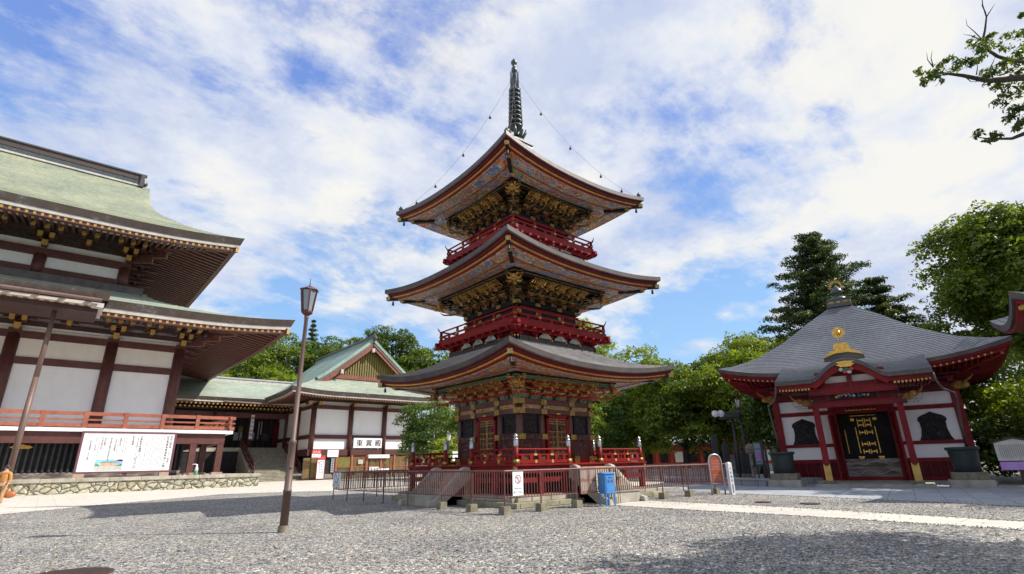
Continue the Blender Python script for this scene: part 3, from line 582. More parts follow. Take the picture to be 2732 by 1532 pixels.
# roofs with thick eaves and carved soffits
RF = [(5.35, 5.65, 2.62, 7.10, 0.55, 13, 2.3), (5.23, 10.60, 2.45, 12.15, 0.42, 12, 2.3), (4.95, 15.48, 0.80, 19.28, 0.45, 17, 2.3)]
ROOFS = []
for i, (E0, z0, E1, z1, L, rows, p) in enumerate(RF):
    D = E0-E1; R = Roof(0, 0, E0, E0, conc(z0, z1, D, 0.62 if i < 2 else 0.55), L, E0, p, 0.21, D); ROOFS.append(R)
    mb = MB()
    for k in range(4):
        R.surface(mb, k, 0, D, rows, 30, 'pagoda_copper', 0.07)
    mb.build('roof', pag)
    mb = MB(); g1 = 'gold' if i == 0 else 'gold_paint'
    for k in range(4):
        R.band(mb, k, [(0, 0.075), (0.0, -0.14, 'copper_dark'), (0.05, -0.18, 'copper_dark'), (0.12, -0.19, 'deep_red'), (0.14, -0.31, 'deep_red'), (0.24, -0.315, 'deep_red'), (0.25, -0.365, g1), (0.31, -0.37, g1), (0.32, -0.42, 'vermilion'), (0.42, -0.42, 'vermilion')], 30)
    mb.build('eave_edge', pag)
    mb = MB()
    for k in range(4):
        R.band(mb, k, [(0.42, -0.43), (0.44, -0.47, 'carved_frieze'), (1.12, -0.40, 'carved_soffit'), (1.12, -0.46, 'carved_gold'), (1.17, -0.465, 'vermilion'), (1.21, -0.40, 'carved_frieze'), (1.95, -0.27, 'carved_soffit'), (1.95, -0.34, 'lacquer_black'), (2.05, -0.34, 'lacquer_black'), (2.05, -0.20, 'lacquer_black'), (3.0, -0.12, 'carved_dark')], 30)
    mb.build('soffit', pag)
    for k in range(4):                        # hip beam ends and wind bells
        mb = MB(); mb.xf = face(k, 0, 0, 0, -PI/4); q = E0*math.sqrt(2); zt = z0+L-0.42
        mb.box((0, -q+0.35, zt-0.10), (0.16, 0.9, 0.17), 'lacquer_black'); mb.box((0, -q-0.05, zt-0.07), (0.20, 0.22, 0.20), 'gold_dull'); mb.box((0, -q+0.75, zt-0.22), (0.2, 0.22, 0.22), 'gold_dull'); mb.box((0, -q+1.4, zt-0.28), (0.17, 1.3, 0.17), 'lacquer_black'); mb.build('hip_beam', pag)
    mb = MB(); mb.lathe((0, 0, 0), [(0.012, 0.16), (0.012, 0.10), (0.045, 0.09), (0.055, 0.03), (0.06, -0.06), (0.08, -0.10), (0.07, -0.10)], 'iron', 10); mb.cyl((0, 0, -0.08), (0, 0, -0.15), 0.025, 0.02, 'iron', 6)
    bell = mb.build('wind_bell', pag, True); q = E0*math.sqrt(2)-0.12
    for k in range(4):
        M = face(k) @ Matrix.Rotation(-PI/4, 4, 'Z') @ Matrix.Translation((0, -q+0.1, z0+L-0.76))
        if k == 0: bell.matrix_local = M
        else: c = dup_part(bell, Matrix.Identity(4)); c.matrix_local = M
# brackets
def bracket(pal, H, reach, diag=False):
    arm, blk, edg = pal; mb = MB(); mb.box((0, 0.02, 0.07), (0.24, 0.24, 0.14), blk)
    n = 3
    for i in range(n):
        rch = reach*(i+1)/n; z = 0.17+H*0.27*i; w = 0.52+0.16*i
        mb.bb(-0.065, 0.065, -rch-0.05, 0.15, z-0.03, z+0.09, arm); mb.bb(-0.075, 0.075, -rch-0.07, -rch-0.04, z-0.04, z+0.10, edg)
        for yy in ([-rch] if not diag else [-rch]):
            mb.bb(-w/2, w/2, yy-0.055, yy+0.055, z+0.06, z+0.15, arm); mb.bb(-w/2-0.012, w/2+0.012, yy-0.062, yy+0.062, z+0.135, z+0.155, edg)
            for x in (-w/2+0.07, 0, w/2-0.07):
                mb.box((x, yy, z+0.20), (0.135, 0.135, 0.09), blk, taper=1.15); mb.box((x, yy, z+0.25), (0.16, 0.16, 0.022), edg)
        mb.bb(-w/2, w/2, 0.0, 0.10, z+0.06, z+0.15, arm)
    pts = [(0, -reach*0.28, 0.20), (0, -reach*0.62, 0.15), (0, -reach*0.92, 0.16), (0, -reach-0.08, 0.28)]
    mb.tube(pts, [0.07, 0.06, 0.045, 0.015], arm, 6)
    return mb
def dragon():
    mb = MB(); G = 'carved_gold'
    mb.ball((0, -0.02, 0.02), 0.12, G, 7, (1, 1.1, 0.9)); mb.ball((0, -0.15, -0.01), 0.085, G, 7, (0.9, 1.3, 0.6)); mb.ball((0, -0.13, -0.09), 0.06, G, 6, (0.8, 1.3, 0.4)); mb.ball((0, -0.235, 0.01), 0.04, G, 6)
    for s in (-1, 1):
        mb.tube([(s*0.05, 0.02, 0.09), (s*0.10, 0.08, 0.18), (s*0.15, 0.10, 0.26)], [0.025, 0.018, 0.005], G, 6); mb.ball((s*0.06, -0.10, 0.07), 0.03, G, 6)
        mb.tube([(s*0.10, 0.0, -0.02), (s*0.18, -0.02, 0.03), (s*0.22, 0.02, 0.12)], [0.04, 0.03, 0.006], G, 6); mb.tube([(s*0.08, 0.04, -0.06), (s*0.17, 0.05, -0.10), (s*0.23, 0.02, -0.05)], [0.04, 0.03, 0.006], G, 6)
        mb.tube([(s*0.04, -0.22, 0.0), (s*0.10, -0.30, 0.02), (s*0.14, -0.31, 0.09)], [0.012, 0.008, 0.003], 'gold', 5)
    return mb
PAL = [('bracket_red', 'green_paint', 'gold'), ('carved_dark', 'lacquer_black', 'gold_paint'), ('carved_dark', 'lacquer_black', 'gold_paint')]
drg = None
for i, (Bh, zb, H, rc) in enumerate(((2.42, 4.43, 0.86, 0.88), (2.18, 9.28, 0.95, 1.0), (2.0, 14.23, 0.90, 0.95))):
    b0 = bracket(PAL[i], H, rc).build('bracket', pag); bc = bracket(PAL[i], H, rc*1.30, True).build('bracket', pag); f1 = f2 = True
    xs = (-Bh*0.68, -Bh*0.36, 0.0, Bh*0.36, Bh*0.68)
    for k in range(4):
        for x in xs:
            M = face(k, x, -Bh, zb)
            if f1: b0.matrix_local = M; f1 = False
            else: c = dup_part(b0, Matrix.Identity(4)); c.matrix_local = M
            for hh in ((rc*0.72, 0.44 if i == 0 else 0.50),):
                if i == 0 and x in (xs[1], xs[3]) and False: continue
                if drg is None: drg = dragon().build('dragon_head', pag, True); c = drg
                else: c = dup_part(drg, Matrix.Identity(4))
                sc_ = 1.15 if i else 0.95; c.matrix_local = face(k, x, -Bh-rc-0.02, zb+H*0.62) @ Matrix.Diagonal((sc_, sc_, sc_, 1))
        M = Matrix.Rotation(k*PI/2-PI/4, 4, 'Z') @ Matrix.Translation((0, -Bh*math.sqrt(2), zb))
        if f2: bc.matrix_local = M; f2 = False
        else: c = dup_part(bc, Matrix.Identity(4)); c.matrix_local = M
        c = dup_part(drg, Matrix.Identity(4)); c.matrix_local = Matrix.Rotation(k*PI/2-PI/4, 4, 'Z') @ Matrix.Translation((0, -Bh*math.sqrt(2)-rc*1.38, zb+H*0.60)) @ Matrix.Diagonal((1.7, 1.7, 1.5, 1))
    mb = MB()                                 # carved panels behind the brackets and ribbed coves above them
    for k in range(4):
        mb.xf = face(k)
        mb.bb(-Bh+0.1, Bh-0.1, -Bh+0.06, -Bh+0.14, zb, zb+H+0.1, 'carved_frieze' if i == 0 else 'carved_dark')
        for t in (1, 2):
            r = rc*t/3; mb.bb(-Bh-r+0.1, Bh+r-0.1, -Bh-r-0.03, -Bh-r+0.05, zb+0.40+H*0.27*(t-1), zb+0.48+H*0.27*(t-1), 'bracket_red' if i == 0 else 'lacquer_black')
        mb.bb(-Bh-rc, Bh+rc, -Bh-rc-0.06, -Bh-rc+0.05, zb+H-0.14, zb+H-0.02, 'green_paint' if i == 0 else 'lacquer_black')
        mb.bb(-Bh-rc, Bh+rc, -Bh-rc-0.075, -Bh-rc+0.02, zb+H-0.02, zb+H+0.02, 'gold_dull')
        for j in range(-4, 5, 2):
            for q in range(5):
                x = j*Bh*0.195+(q-2)*0.075; pts = [(x, -Bh-rc*0.62, zb+H*0.66), (x, -Bh-rc*0.80, zb+H*0.72), (x, -Bh-rc*0.93, zb+H*0.84), (x, -Bh-rc*0.97, zb+H*0.93)]
                mb.tube(pts, 0.022, 'gold' if q % 2 == 0 else 'vermilion', 5)
    mb.build('carved_frieze', pag)
# balconies
for b1, zb, b2, z2, rr, zr in ((2.76, 7.02, 3.22, 7.85, 3.10, 8.47), (2.57, 12.06, 2.98, 12.74, 2.88, 13.34)):
    mb = MB()
    for k in range(4):
        mb.xf = face(k)
        mb.bb(-b1-0.02, b1+0.02, -b1-0.02, -b1+0.2, zb, zb+0.26, 'copper_dark' if zb < 9 else 'old_paper')
        for i in range(40): x = -b1+(i+0.5)*b1/20; mb.bb(x-0.022, x+0.022, -b1-0.05, -b1, zb+0.02, zb+0.24, 'copper_dark' if zb < 9 else 'old_paper')
        for x in (-b1+0.05, -b1*0.55, -b1*0.18, b1*0.18, b1*0.55, b1-0.05): mb.ball((x, -b1-0.05, zb+0.22), 0.05, 'gold_paint', 6)
        mb.bb(-b1+0.1, b1-0.1, -b1+0.12, -b1+0.2, zb+0.26, z2, 'deep_red')
        for x in [b1*q for q in (-0.92, -0.56, -0.19, 0.19, 0.56, 0.92)]:
            mb.bb(x-0.07, x+0.07, -b1-0.08, -b1+0.2, zb+0.26, zb+0.40, 'hall_red'); mb.bb(x-0.2, x+0.2, -b1-0.02, -b1+0.10, zb+0.38, zb+0.48, 'hall_red')
            mb.bb(x-0.06, x+0.06, -b1-0.32, -b1+0.2, zb+0.46, zb+0.57, 'vermilion'); mb.bb(x-0.24, x+0.24, -b1-0.26, -b1-0.14, zb+0.54, zb+0.64, 'hall_red')
        mb.bb(-b2-0.20, b2+0.20, -b2+0.0, -b2+0.16, z2-0.20, z2-0.02, 'vermilion'); mb.bb(-b2+0.05, b2-0.05, -b2+0.22, -b2+0.34, z2-0.36, z2-0.16, 'vermilion'); [mb.bb(q_-0.06, q_+0.06, -b2-0.06, -b2+0.3, z2-0.30, z2-0.20, 'hall_red') for q_ in [b2*(-1+i_*2/11) for i_ in range(12)]]; mb.bb(-b2+0.02, b2-0.02, -b2+0.01, -b1+0.3, z2-0.02, z2+0.04, 'vermilion')
    mb.xf = None
    for s in (-1, 1):
        for t in (-1, 1): mb.beam((s*(b1-0.1), t*(b1-0.1), zb+0.5), (s*(b2+0.12), t*(b2+0.12), zb+0.52), 0.14, 0.12, 'hall_red')
    mb.build('balcony', pag)
    for k in range(4):                        # carved animals and waves between the balcony brackets
        for x in (-0.37*b1*2/2, 0.0, 0.37*b1):
            mb = MB(); mb.xf = face(k, x, -b1-0.10, zb+0.24); poly = [(-0.40, 0.0), (-0.33, 0.12), (-0.22, 0.16), (-0.14, 0.27), (0.0, 0.31), (0.10, 0.26), (0.16, 0.29), (0.24, 0.17), (0.33, 0.13), (0.40, 0.0)]
            mb.prism(poly, (0, 0, 0), (1, 0, 0), (0, 0, 1), 0.07, 'carved_light'); mb.ball((0, -0.06, 0.2), 0.07, 'carved_light', 6); mb.build('carving', pag)
    for k in range(4):
        mb = MB(); mb.xf = face(k)
        mb.bb(-rr-0.12, rr+0.12, -rr-0.05, -rr+0.05, z2+0.04, z2+0.16, 'vermilion')
        mb.bb(-rr-0.1, rr+0.1, -rr-0.04, -rr+0.04, z2+0.30, z2+0.38, 'vermilion'); mb.cyl((-rr, -rr, zr), (rr, -rr, zr), 0.045, 0.045, 'hall_red', 8)
        for s in (-1, 1): mb.tube([(s*rr, -rr, zr), (s*(rr+0.10), -rr, zr+0.02), (s*(rr+0.19), -rr, zr+0.10), (s*(rr+0.24), -rr, zr+0.22)], [0.03, 0.03, 0.024, 0.012], 'lacquer_black', 7)
        for i in range(9):
            x = -rr+(i)*rr/4; mb.bb(x-0.07, x+0.07, -rr-0.035, -rr+0.035, z2+0.14, zr if i % 2 == 0 else z2+0.30, 'vermilion')
            if i % 2 == 0: mb.box((x, -rr, z2+0.325), (0.15, 0.085, 0.07), 'gold_paint')
        for x in (-rr, rr): mb.box((x, -rr-0.06, z2+0.09), (0.12, 0.06, 0.12), 'gold_paint')
        mb.build('railing', pag)
# spire
sp = thing('spire', '', ''); sp.parent = pag
for key in ('label', 'category'): del sp[key]
mb = MB(); mb.box((0, 0, 19.27), (1.86, 1.86, 0.12), 'copper_dark'); mb.box((0, 0, 19.62), (1.36, 1.36, 0.60), 'silver'); mb.box((0, 0, 19.95), (1.5, 1.5, 0.08), 'copper_dark')
for k in range(4):
    mb.xf = face(k)
    for x in (-0.33, 0.33): mb.box((x, -0.69, 19.62), (0.5, 0.03, 0.36), 'bronze'); mb.cyl((x, -0.70, 19.62), (x, -0.73, 19.62), 0.12, 0.12, 'silver', 10)
mb.xf = None; mb.build('pedestal', sp)
mb = MB(); mb.lathe((0, 0, 0), [(0.62, 19.99), (0.62, 20.06), (0.56, 20.25), (0.40, 20.42), (0.20, 20.50), (0.18, 20.60)], 'bronze', 20)
for i in range(8):
    t = i*PI/4; c, s = math.cos(t), math.sin(t); mb.tube([(0.2*c, 0.2*s, 20.55), (0.44*c, 0.44*s, 20.62), (0.58*c, 0.58*s, 20.85), (0.62*c, 0.62*s, 21.12)], [0.09, 0.12, 0.10, 0.03], 'bronze', 6)
mb.build('lotus_bowl', sp, True)
mb = MB(); mb.cyl((0, 0, 20.4), (0, 0, 25.6), 0.14, 0.09, 'bronze', 12); mb.build('shaft', sp, True)
for i in range(9):
    z = 21.35+i*0.335; r = 0.43-i*0.010; mb = MB(); mb.lathe((0, 0, 0), [(r-0.05, z-0.05), (r, z-0.06), (r+0.015, z), (r, z+0.07), (r-0.05, z+0.07), (r-0.06, z)], 'bronze', 24)
    for k in range(8): t = k*PI/4; mb.beam((0.12*math.cos(t), 0.12*math.sin(t), z), ((r-0.03)*math.cos(t), (r-0.03)*math.sin(t), z), 0.05, 0.04, 'bronze'); mb.tube([(r*math.cos(t), r*math.sin(t), z+0.05), ((r+0.02)*math.cos(t), (r+0.02)*math.sin(t), z+0.16), ((r-0.02)*math.cos(t), (r-0.02)*math.sin(t), z+0.28)], 0.02, 'bronze', 5)
    mb.build('ring', sp, True)
mb = MB()
for k in range(8):
    t = k*PI/4+0.2
    for r in (0.20, 0.27):
        for j in range(15): z = 24.25+j*0.088; mb.ball((r*math.cos(t+j*0.02), r*math.sin(t+j*0.02), z), 0.032, 'bronze', 4)
mb.build('chain_cage', sp)
mb = MB(); mb.lathe((0, 0, 0), [(0.09, 25.5), (0.19, 25.62), (0.19, 25.72), (0.17, 25.85), (0.11, 25.97), (0.10, 26.08), (0.12, 26.14), (0.19, 26.22), (0.20, 26.34), (0.15, 26.46), (0.05, 26.54), (0.01, 26.68)], 'bronze', 16); mb.build('jewel', sp, True)
for k in range(4):                            # hanging chains with little bells down to the corners
    a = k*PI/2+PI/4; q = (4.95+0.15)*math.sqrt(2)-0.3; p0 = Vector((0.2*math.cos(a), 0.2*math.sin(a), 25.0)); p1 = Vector((q*math.cos(a), q*math.sin(a), 16.05)); pts = []
    for i in range(25): t = i/24; p = p0.lerp(p1, t); p.z -= 1.25*4*t*(1-t)*0.9; pts.append(p)
    mb = MB(); mb.tube(pts, 0.007, 'iron', 4); ch = mb.build('chain', pag)
    for t in (0.24, 0.47, 0.72, 0.9):
        p = pts[int(t*24)]; mb = MB(); mb.lathe((p.x, p.y, p.z-0.16), [(0.01, 0.15), (0.01, 0.06), (0.05, 0.04), (0.07, -0.06), (0.085, -0.09), (0.0, -0.1)], 'iron', 8); mb.build('bell', ch, True)
    mb = MB(); mb.lathe((q*math.cos(a)*1.015, q*math.sin(a)*1.015, 15.96), [(0.08, 0), (0.10, 0.10), (0.13, 0.16), (0.11, 0.24), (0.04, 0.32), (0.01, 0.38)], 'bronze', 10); mb.build('corner_jewel', pag, True)

# ------------------------------------------------------------------ great main hall (left)
OH = (8.6, 65.2, 0)
hall = thing('temple_hall', 'huge two-tiered temple hall with green copper roofs, brown columns and white walls', 'temple hall', OH)
def HM(o=OH):
    m = MB(); m.xf = Matrix.Translation((-o[0], -o[1], -o[2])); return m
XL = -46.0                                    # far left end, outside the picture
COLX = [8.6, 2.75, -4.6, -11.9, -19.2, -26.5]
UCOLX = [2.55, -4.75, -12.05, -19.3, -26.6]
# lower storey wall
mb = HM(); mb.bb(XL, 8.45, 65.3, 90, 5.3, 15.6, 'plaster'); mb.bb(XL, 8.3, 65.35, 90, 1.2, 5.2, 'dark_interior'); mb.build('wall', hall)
for x in COLX:
    mb = HM(); mb.cyl((x, 65.2, 5.3), (x, 65.2, 13.9), 0.52, 0.50, 'brown_wood', 20); mb.build('column', hall, True)
mb = HM(); mb.cyl((8.6, 72.5, 5.3), (8.6, 72.5, 13.9), 0.5, 0.5, 'brown_wood', 20); mb.build('column', hall, True)
mb = HM()
mb.bb(XL, 9.05, 64.95, 65.5, 13.55, 14.2, 'brown_wood'); mb.bb(XL, 8.6, 65.05, 65.4, 11.2, 11.85, 'brown_wood'); mb.bb(XL, 9.0, 64.9, 65.5, 5.3, 5.75, 'brown_wood')
mb.bb(XL, 8.6, 65.15, 65.32, 11.85, 13.55, 'cream'); mb.bb(8.35, 8.9, 65.5, 90, 13.55, 14.2, 'brown_wood'); mb.bb(8.42, 8.8, 65.5, 90, 11.2, 11.85, 'brown_wood')
mb.build('beam', hall)
mb = HM()                                     # stepped bracket beams under the lower eave with gold ends
tiers = [(0.55, 14.50, 0.50), (1.75, 15.02, 0.42), (3.0, 15.5, 0.42)]
for i, (o, z, h) in enumerate(tiers):
    mb.bb(XL, 8.6+o*0.98+(1.2 if i else 0), 65.2-o-0.16, 65.2-o+0.16, z+0.18, z+0.18+h*0.9, 'dark_brown'); mb.bb(8.6+o-0.16, 8.6+o+0.16, 65.2-o-1.2, 90, z+0.18, z+0.18+h*0.9, 'dark_brown')
mb.bb(XL, 8.6, 65.1, 65.3, 14.2, 14.46, 'cream'); mb.build('bracket_beams', hall)
def gold_arm(mb, x, y0, y1, z, s): mb.bb(x-s/2, x+s/2, y0, y1, z-s*0.55, z+s*0.55, 'brown_wood'); mb.bb(x-s/2-0.01, x+s/2+0.01, y0-0.04, y0, z-s*0.56, z+s*0.56, 'gold_paint'); mb.bb(x-s*0.4, x+s*0.4, y0-0.045, y0+0.35, z-s*0.62, z-s*0.55, 'gold_paint')
for x in COLX[:5]:
    mb = HM(); mb.bb(x-0.45, x+0.45, 64.7, 65.5, 14.2, 14.36, 'brown_wood')
    gold_arm(mb, x+0.1, 64.2, 65.4, 14.55, 0.46)
    for dx_ in (-0.42, 0.42): gold_arm(mb, x+dx_+0.1, 63.1, 65.2, 15.1, 0.38)
    for dx_ in (-0.95, 0, 0.95): gold_arm(mb, x+dx_+0.1, 61.8, 65.2, 15.62, 0.38)
    mb.build('bracket', hall)
for x in [(a+b)/2 for a, b in zip(COLX[:-1], COLX[1:])]:
    mb = HM(); gold_arm(mb, x, 63.1, 65.2, 15.1, 0.38)
    for dx_ in (-0.5, 0.5): gold_arm(mb, x+dx_, 61.8, 65.2, 15.62, 0.38)
    mb.build('bracket', hall)
mb = HM()                                     # corner arms along the diagonal and the side row
for i, (o, z, h) in enumerate(tiers):
    mb.beam((8.6, 65.2, z), (8.6+o+1.5, 65.2-o-0.3, z+0.15), 0.42, 0.45, 'brown_wood', 'gold_paint')
    for j in range(5): y = 65.2+1.8+j*3.4; mb.beam((8.6, y, z), (8.6+o+0.5, y, z), 0.36, 0.4, 'brown_wood', 'gold_paint')
mb.build('bracket', hall)
lp = lambda d: 16.05+5.15*(0.62*d/14.85+0.38*(d/14.85)**2)+0.0
cxl = (XL+17.25)/2; hxl = (17.25-XL)/2
LR = Roof(cxl, 56.5+24, hxl, 24, lp, 0.62, 11.0, 2.2, 0.22, 12.0)
def clipx(r, mb, sides, *a, **k): pass
mb = HM()
for s_ in (0, 1): LR.surface(mb, s_, 0, 14.6, 26, 60, 'verdigris_pale', 0.05)
mb.build('lower_roof', hall)
mb = HM()
for s_ in (0, 1): LR.band(mb, s_, [(0, 0.05), (0.25, -0.62, 'eave_layers'), (0.32, -0.64, 'eave_layers'), (0.36, -0.98, 'eave_white'), (0.5, -0.99, 'eave_white')], 60)
mb.build('lower_eave_edge', hall)
mb = HM()
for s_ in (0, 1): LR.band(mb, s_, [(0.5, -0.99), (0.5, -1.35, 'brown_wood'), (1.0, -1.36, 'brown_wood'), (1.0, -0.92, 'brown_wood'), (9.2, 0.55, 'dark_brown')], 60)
def rafters(mb, R, side, sp, d0, d1, z0, z1, w, h, lim=None, endm='gold_paint'):
    Ha = R.hx if side in (0, 2) else R.hy; n = int(2*Ha/sp)
    for i in range(n):
        a = -Ha+0.9+i*sp
        if abs(a) > Ha-0.9: continue
        if lim and not (lim[0] <= a <= lim[1]): continue
        hl0 = Ha-d0; m = (Ha-abs(a)); dd = min(d1, max(d0+0.6, m-0.2))
        p0 = R.pt(side, max(-1, min(1, a/(hl0))), d0, z0, True); fr = (dd-d0)/(d1-d0)
        q = R.pt(side, max(-1, min(1, a/max(0.1, Ha-dd))), dd, z0+(z1-z0)*fr, True)
        if side in (0, 2): q = (p0[0], q[1], q[2])
        else: q = (q[0], p0[1], q[2])
        mb.beam(q, p0, w, h, 'brown_wood', endm)
rafters(mb, LR, 0, 0.555, 0.46, 9.0, -1.17, 0.25, 0.22, 0.26, lim=(LR.hx-42, LR.hx)); rafters(mb, LR, 1, 0.85, 0.75, 9.0, -1.20, 0.22, 0.34, 0.30, lim=(-LR.hy, LR.hy-12))
mb.build('lower_rafters', hall)
mb = HM(); mb.beam((8.6, 65.2, 16.2), (17.0, 56.7, 15.45), 0.5, 0.55, 'brown_wood', 'gold_paint'); mb.build('hip_beam', hall)
# upper storey
mb = HM(); mb.bb(XL, 2.45, 71.3, 88, 19.5, 25.6, 'plaster'); mb.bb(XL, 3.0, 70.9, 71.5, 21.3, 22.25, 'brown_wood'); mb.bb(XL, 3.05, 70.85, 71.5, 23.55, 24.35, 'brown_wood'); mb.bb(XL, 2.6, 71.1, 71.35, 24.35, 24.65, 'cream'); mb.bb(2.3, 2.9, 71.4, 88, 23.55, 24.35, 'brown_wood'); mb.bb(2.3, 2.9, 71.4, 88, 21.3, 22.25, 'brown_wood')
mb.build('upper_wall', hall)
mb = HM(); mb.bb(XL, 4.6, 69.9, 70.9, 19.6, 21.35, 'copper_dark'); mb.bb(3.5, 4.6, 70.9, 88, 19.6, 21.35, 'copper_dark'); mb.build('roof_curb_shade_band', hall)  # dark copper curb, raised to stand in for the upper eave's shadow band
for x in UCOLX+[]:
    mb = HM(); mb.cyl((x, 71.2, 21.3), (x, 71.2, 23.7), 0.55, 0.55, 'brown_wood', 20); mb.build('upper_column', hall, True)
    mb = HM(); gold_arm(mb, x+0.1, 70.0, 71.4, 24.75, 0.50)
    for dx_ in (-0.48, 0.48): gold_arm(mb, x+dx_+0.1, 68.9, 71.2, 25.3, 0.42)
    for dx_ in (-1.1, 0, 1.1): gold_arm(mb, x+dx_+0.1, 67.6, 71.2, 25.85, 0.42)
    mb.build('bracket', hall)
for x in [(a+b)/2 for a, b in zip(UCOLX[:-1], UCOLX[1:])]:
    mb = HM(); gold_arm(mb, x, 68.9, 71.2, 25.3, 0.42)
    for dx_ in (-0.55, 0.55): gold_arm(mb, x+dx_, 67.6, 71.2, 25.85, 0.42)
    mb.build('bracket', hall)
mb = HM()
for i, (o, z) in enumerate(((0.6, 24.75), (1.8, 25.3), (3.1, 25.85))):
    mb.bb(XL, 2.6+o+(1.2 if i else 0), 71.2-o-0.16, 71.2-o+0.16, z+0.2, z+0.58, 'dark_brown'); mb.bb(2.6+o-0.16, 2.6+o+0.16, 71.2-o-1.2, 88, z+0.2, z+0.58, 'dark_brown')
    mb.beam((2.6, 71.2, z), (2.6+o+1.7, 71.2-o-0.3, z+0.15), 0.46, 0.5, 'brown_wood', 'gold_paint')
    for j in range(5): y = 71.2+2.2+j*3.6; mb.beam((2.6, y, z), (2.6+o+0.6, y, z), 0.38, 0.42, 'brown_wood', 'gold_paint')
mb.build('bracket_beams', hall)
up = lambda d: float(np.interp(d, [0, 1.3, 2.6, 5.1, 7.8, 10.6, 13.6, 16.6], [25.95, 26.52, 27.15, 28.55, 30.4, 32.5, 34.9, 37.45]))
X1 = 12.15; cxu = (-68+X1)/2; hxu = (X1+68)/2
UR = Roof(cxu, 61.5+16.6, hxu, 16.6, up, 0.65, 11.5, 2.2, 0.24, 9.5, g=9.2, ov=0.55); UR.soft = 0.8; UR.g = 8.65
mb = HM()
UR.surface(mb, 0, 0, 16.6, 40, 80, 'verdigris', 0.05); UR.surface(mb, 2, 0, 16.6, 16, 20, 'verdigris', 0.0); UR.surface(mb, 1, 0, 11.0, 24, 30, 'verdigris', 0.05)
mb.build('upper_roof', hall)
mb = HM()
UR.band(mb, 0, [(0, 0.05), (0.25, -0.68, 'eave_layers'), (0.32, -0.70, 'eave_layers'), (0.36, -1.02, 'eave_white'), (0.5, -1.03, 'eave_white')], 80); UR.band(mb, 1, [(0, 0.05), (0.25, -0.68, 'eave_layers'), (0.32, -0.70, 'eave_layers'), (0.36, -1.02, 'eave_white'), (0.5, -1.03, 'eave_white')], 40)
mb.build('upper_eave_edge', hall)
mb = HM()
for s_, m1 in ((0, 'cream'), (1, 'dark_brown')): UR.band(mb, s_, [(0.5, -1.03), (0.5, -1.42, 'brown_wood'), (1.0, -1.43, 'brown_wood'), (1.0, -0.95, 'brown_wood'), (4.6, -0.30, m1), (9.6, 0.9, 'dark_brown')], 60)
rafters(mb, UR, 0, 0.56, 0.46, 9.4, -1.22, 0.60, 0.22, 0.27, lim=(UR.hx-34, UR.hx)); rafters(mb, UR, 1, 0.85, 0.75, 9.4, -1.25, 0.55, 0.34, 0.30)
mb.build('upper_rafters', hall)
mb = HM(); mb.beam((2.6, 71.2, 26.6), (11.9, 61.75, 25.3), 0.5, 0.6, 'brown_wood', 'gold_paint'); mb.build('hip_beam', hall)
mb = HM()                                     # verge of the gable, built up thick, and gable wall
sm_ = lambda d: -math.log(math.exp(-0.8*d)+math.exp(-0.8*8.65))/0.8
vx = X1
ds = [7.4+i*0.92 for i in range(11)]
for a, b in zip(ds[:-1], ds[1:]):
    for sgn in (1, -1):
        ya, yb = 78.1-sgn*(16.6-a), 78.1-sgn*(16.6-b)
        fl = -sm_(a); fb = -sm_(b)
        mb.beam((vx-0.08+fl, ya, up(a)-0.40), (vx-0.08+fb, yb, up(b)-0.40), 0.14, 0.66, 'verdigris'); mb.beam((vx-0.45+fl, ya, up(a)-0.85), (vx-0.45+fb, yb, up(b)-0.85), 0.3, 0.3, 'brown_wood')
vx = X1-8.65; mb.add([(vx-0.9, 70.5, 31.0), (vx-0.9, 85.7, 31.0), (vx-0.9, 78.1, 37.2)], [(0, 1, 2)], 'gold_paint'); mb.build('gable', hall)
mb = HM()                                     # ridge
mb.bb(-60, 2.35, 77.5, 78.7, 37.2, 37.42, 'eave_white'); mb.bb(-60, 2.32, 77.52, 78.68, 37.42, 38.05, 'bronze'); mb.bb(-60, 2.3, 77.45, 78.75, 38.03, 38.10, 'copper_dark'); mb.bb(-60, 2.25, 77.55, 78.65, 38.1, 38.75, 'eave_dark'); mb.bb(-60, 2.35, 77.4, 78.8, 38.75, 38.88, 'bronze'); mb.cyl((-60, 78.1, 39.0), (2.9, 78.1, 39.05), 0.22, 0.22, 'copper_dark', 10)
mb.bb(2.25, 2.7, 77.3, 78.9, 37.1, 38.8, 'copper_dark'); mb.ball((2.75, 78.1, 37.9), 0.42, 'copper_dark', 8); mb.build('ridge', hall)
# veranda with white edge and red rail
mb = HM(); mb.bb(XL, 13.8, 60.0, 66, 5.02, 5.33, 'paper'); mb.bb(9.0, 13.8, 66, 90, 5.02, 5.33, 'paper'); mb.bb(XL, 13.2, 60.3, 60.8, 4.05, 5.0, 'brown_wood'); mb.bb(12.7, 13.2, 60.8, 88, 4.05, 5.0, 'brown_wood'); mb.build('veranda', hall)
mb = HM()
for za, zb_ in ((6.42, 6.72), (5.98, 6.12), (5.42, 5.72)):
    mb.bb(XL, 13.95, 60.25, 60.42, za, zb_, 'red_rail'); mb.bb(13.38, 13.55, 59.9, 88, za, zb_, 'red_rail')
for x in [13.46-2.9*i for i in range(18)]: mb.bb(x-0.16, x+0.16, 60.19, 60.48, 5.33, 6.75, 'red_rail')
for y in [63.4+2.9*i for i in range(8)]: mb.bb(13.32, 13.61, y-0.16, y+0.16, 5.33, 6.6, 'red_rail')
mb.build('railing', hall)
for x in (10.55, 12.9):
    mb = HM(); mb.box((x, 60.55, 2.68), (0.55, 0.5, 2.8), 'brown_wood'); p = mb.build('post', hall); mb = HM(); mb.box((x, 60.55, 1.30), (0.95, 0.9, 0.22), 'pink_stone'); mb.build('footing', p)
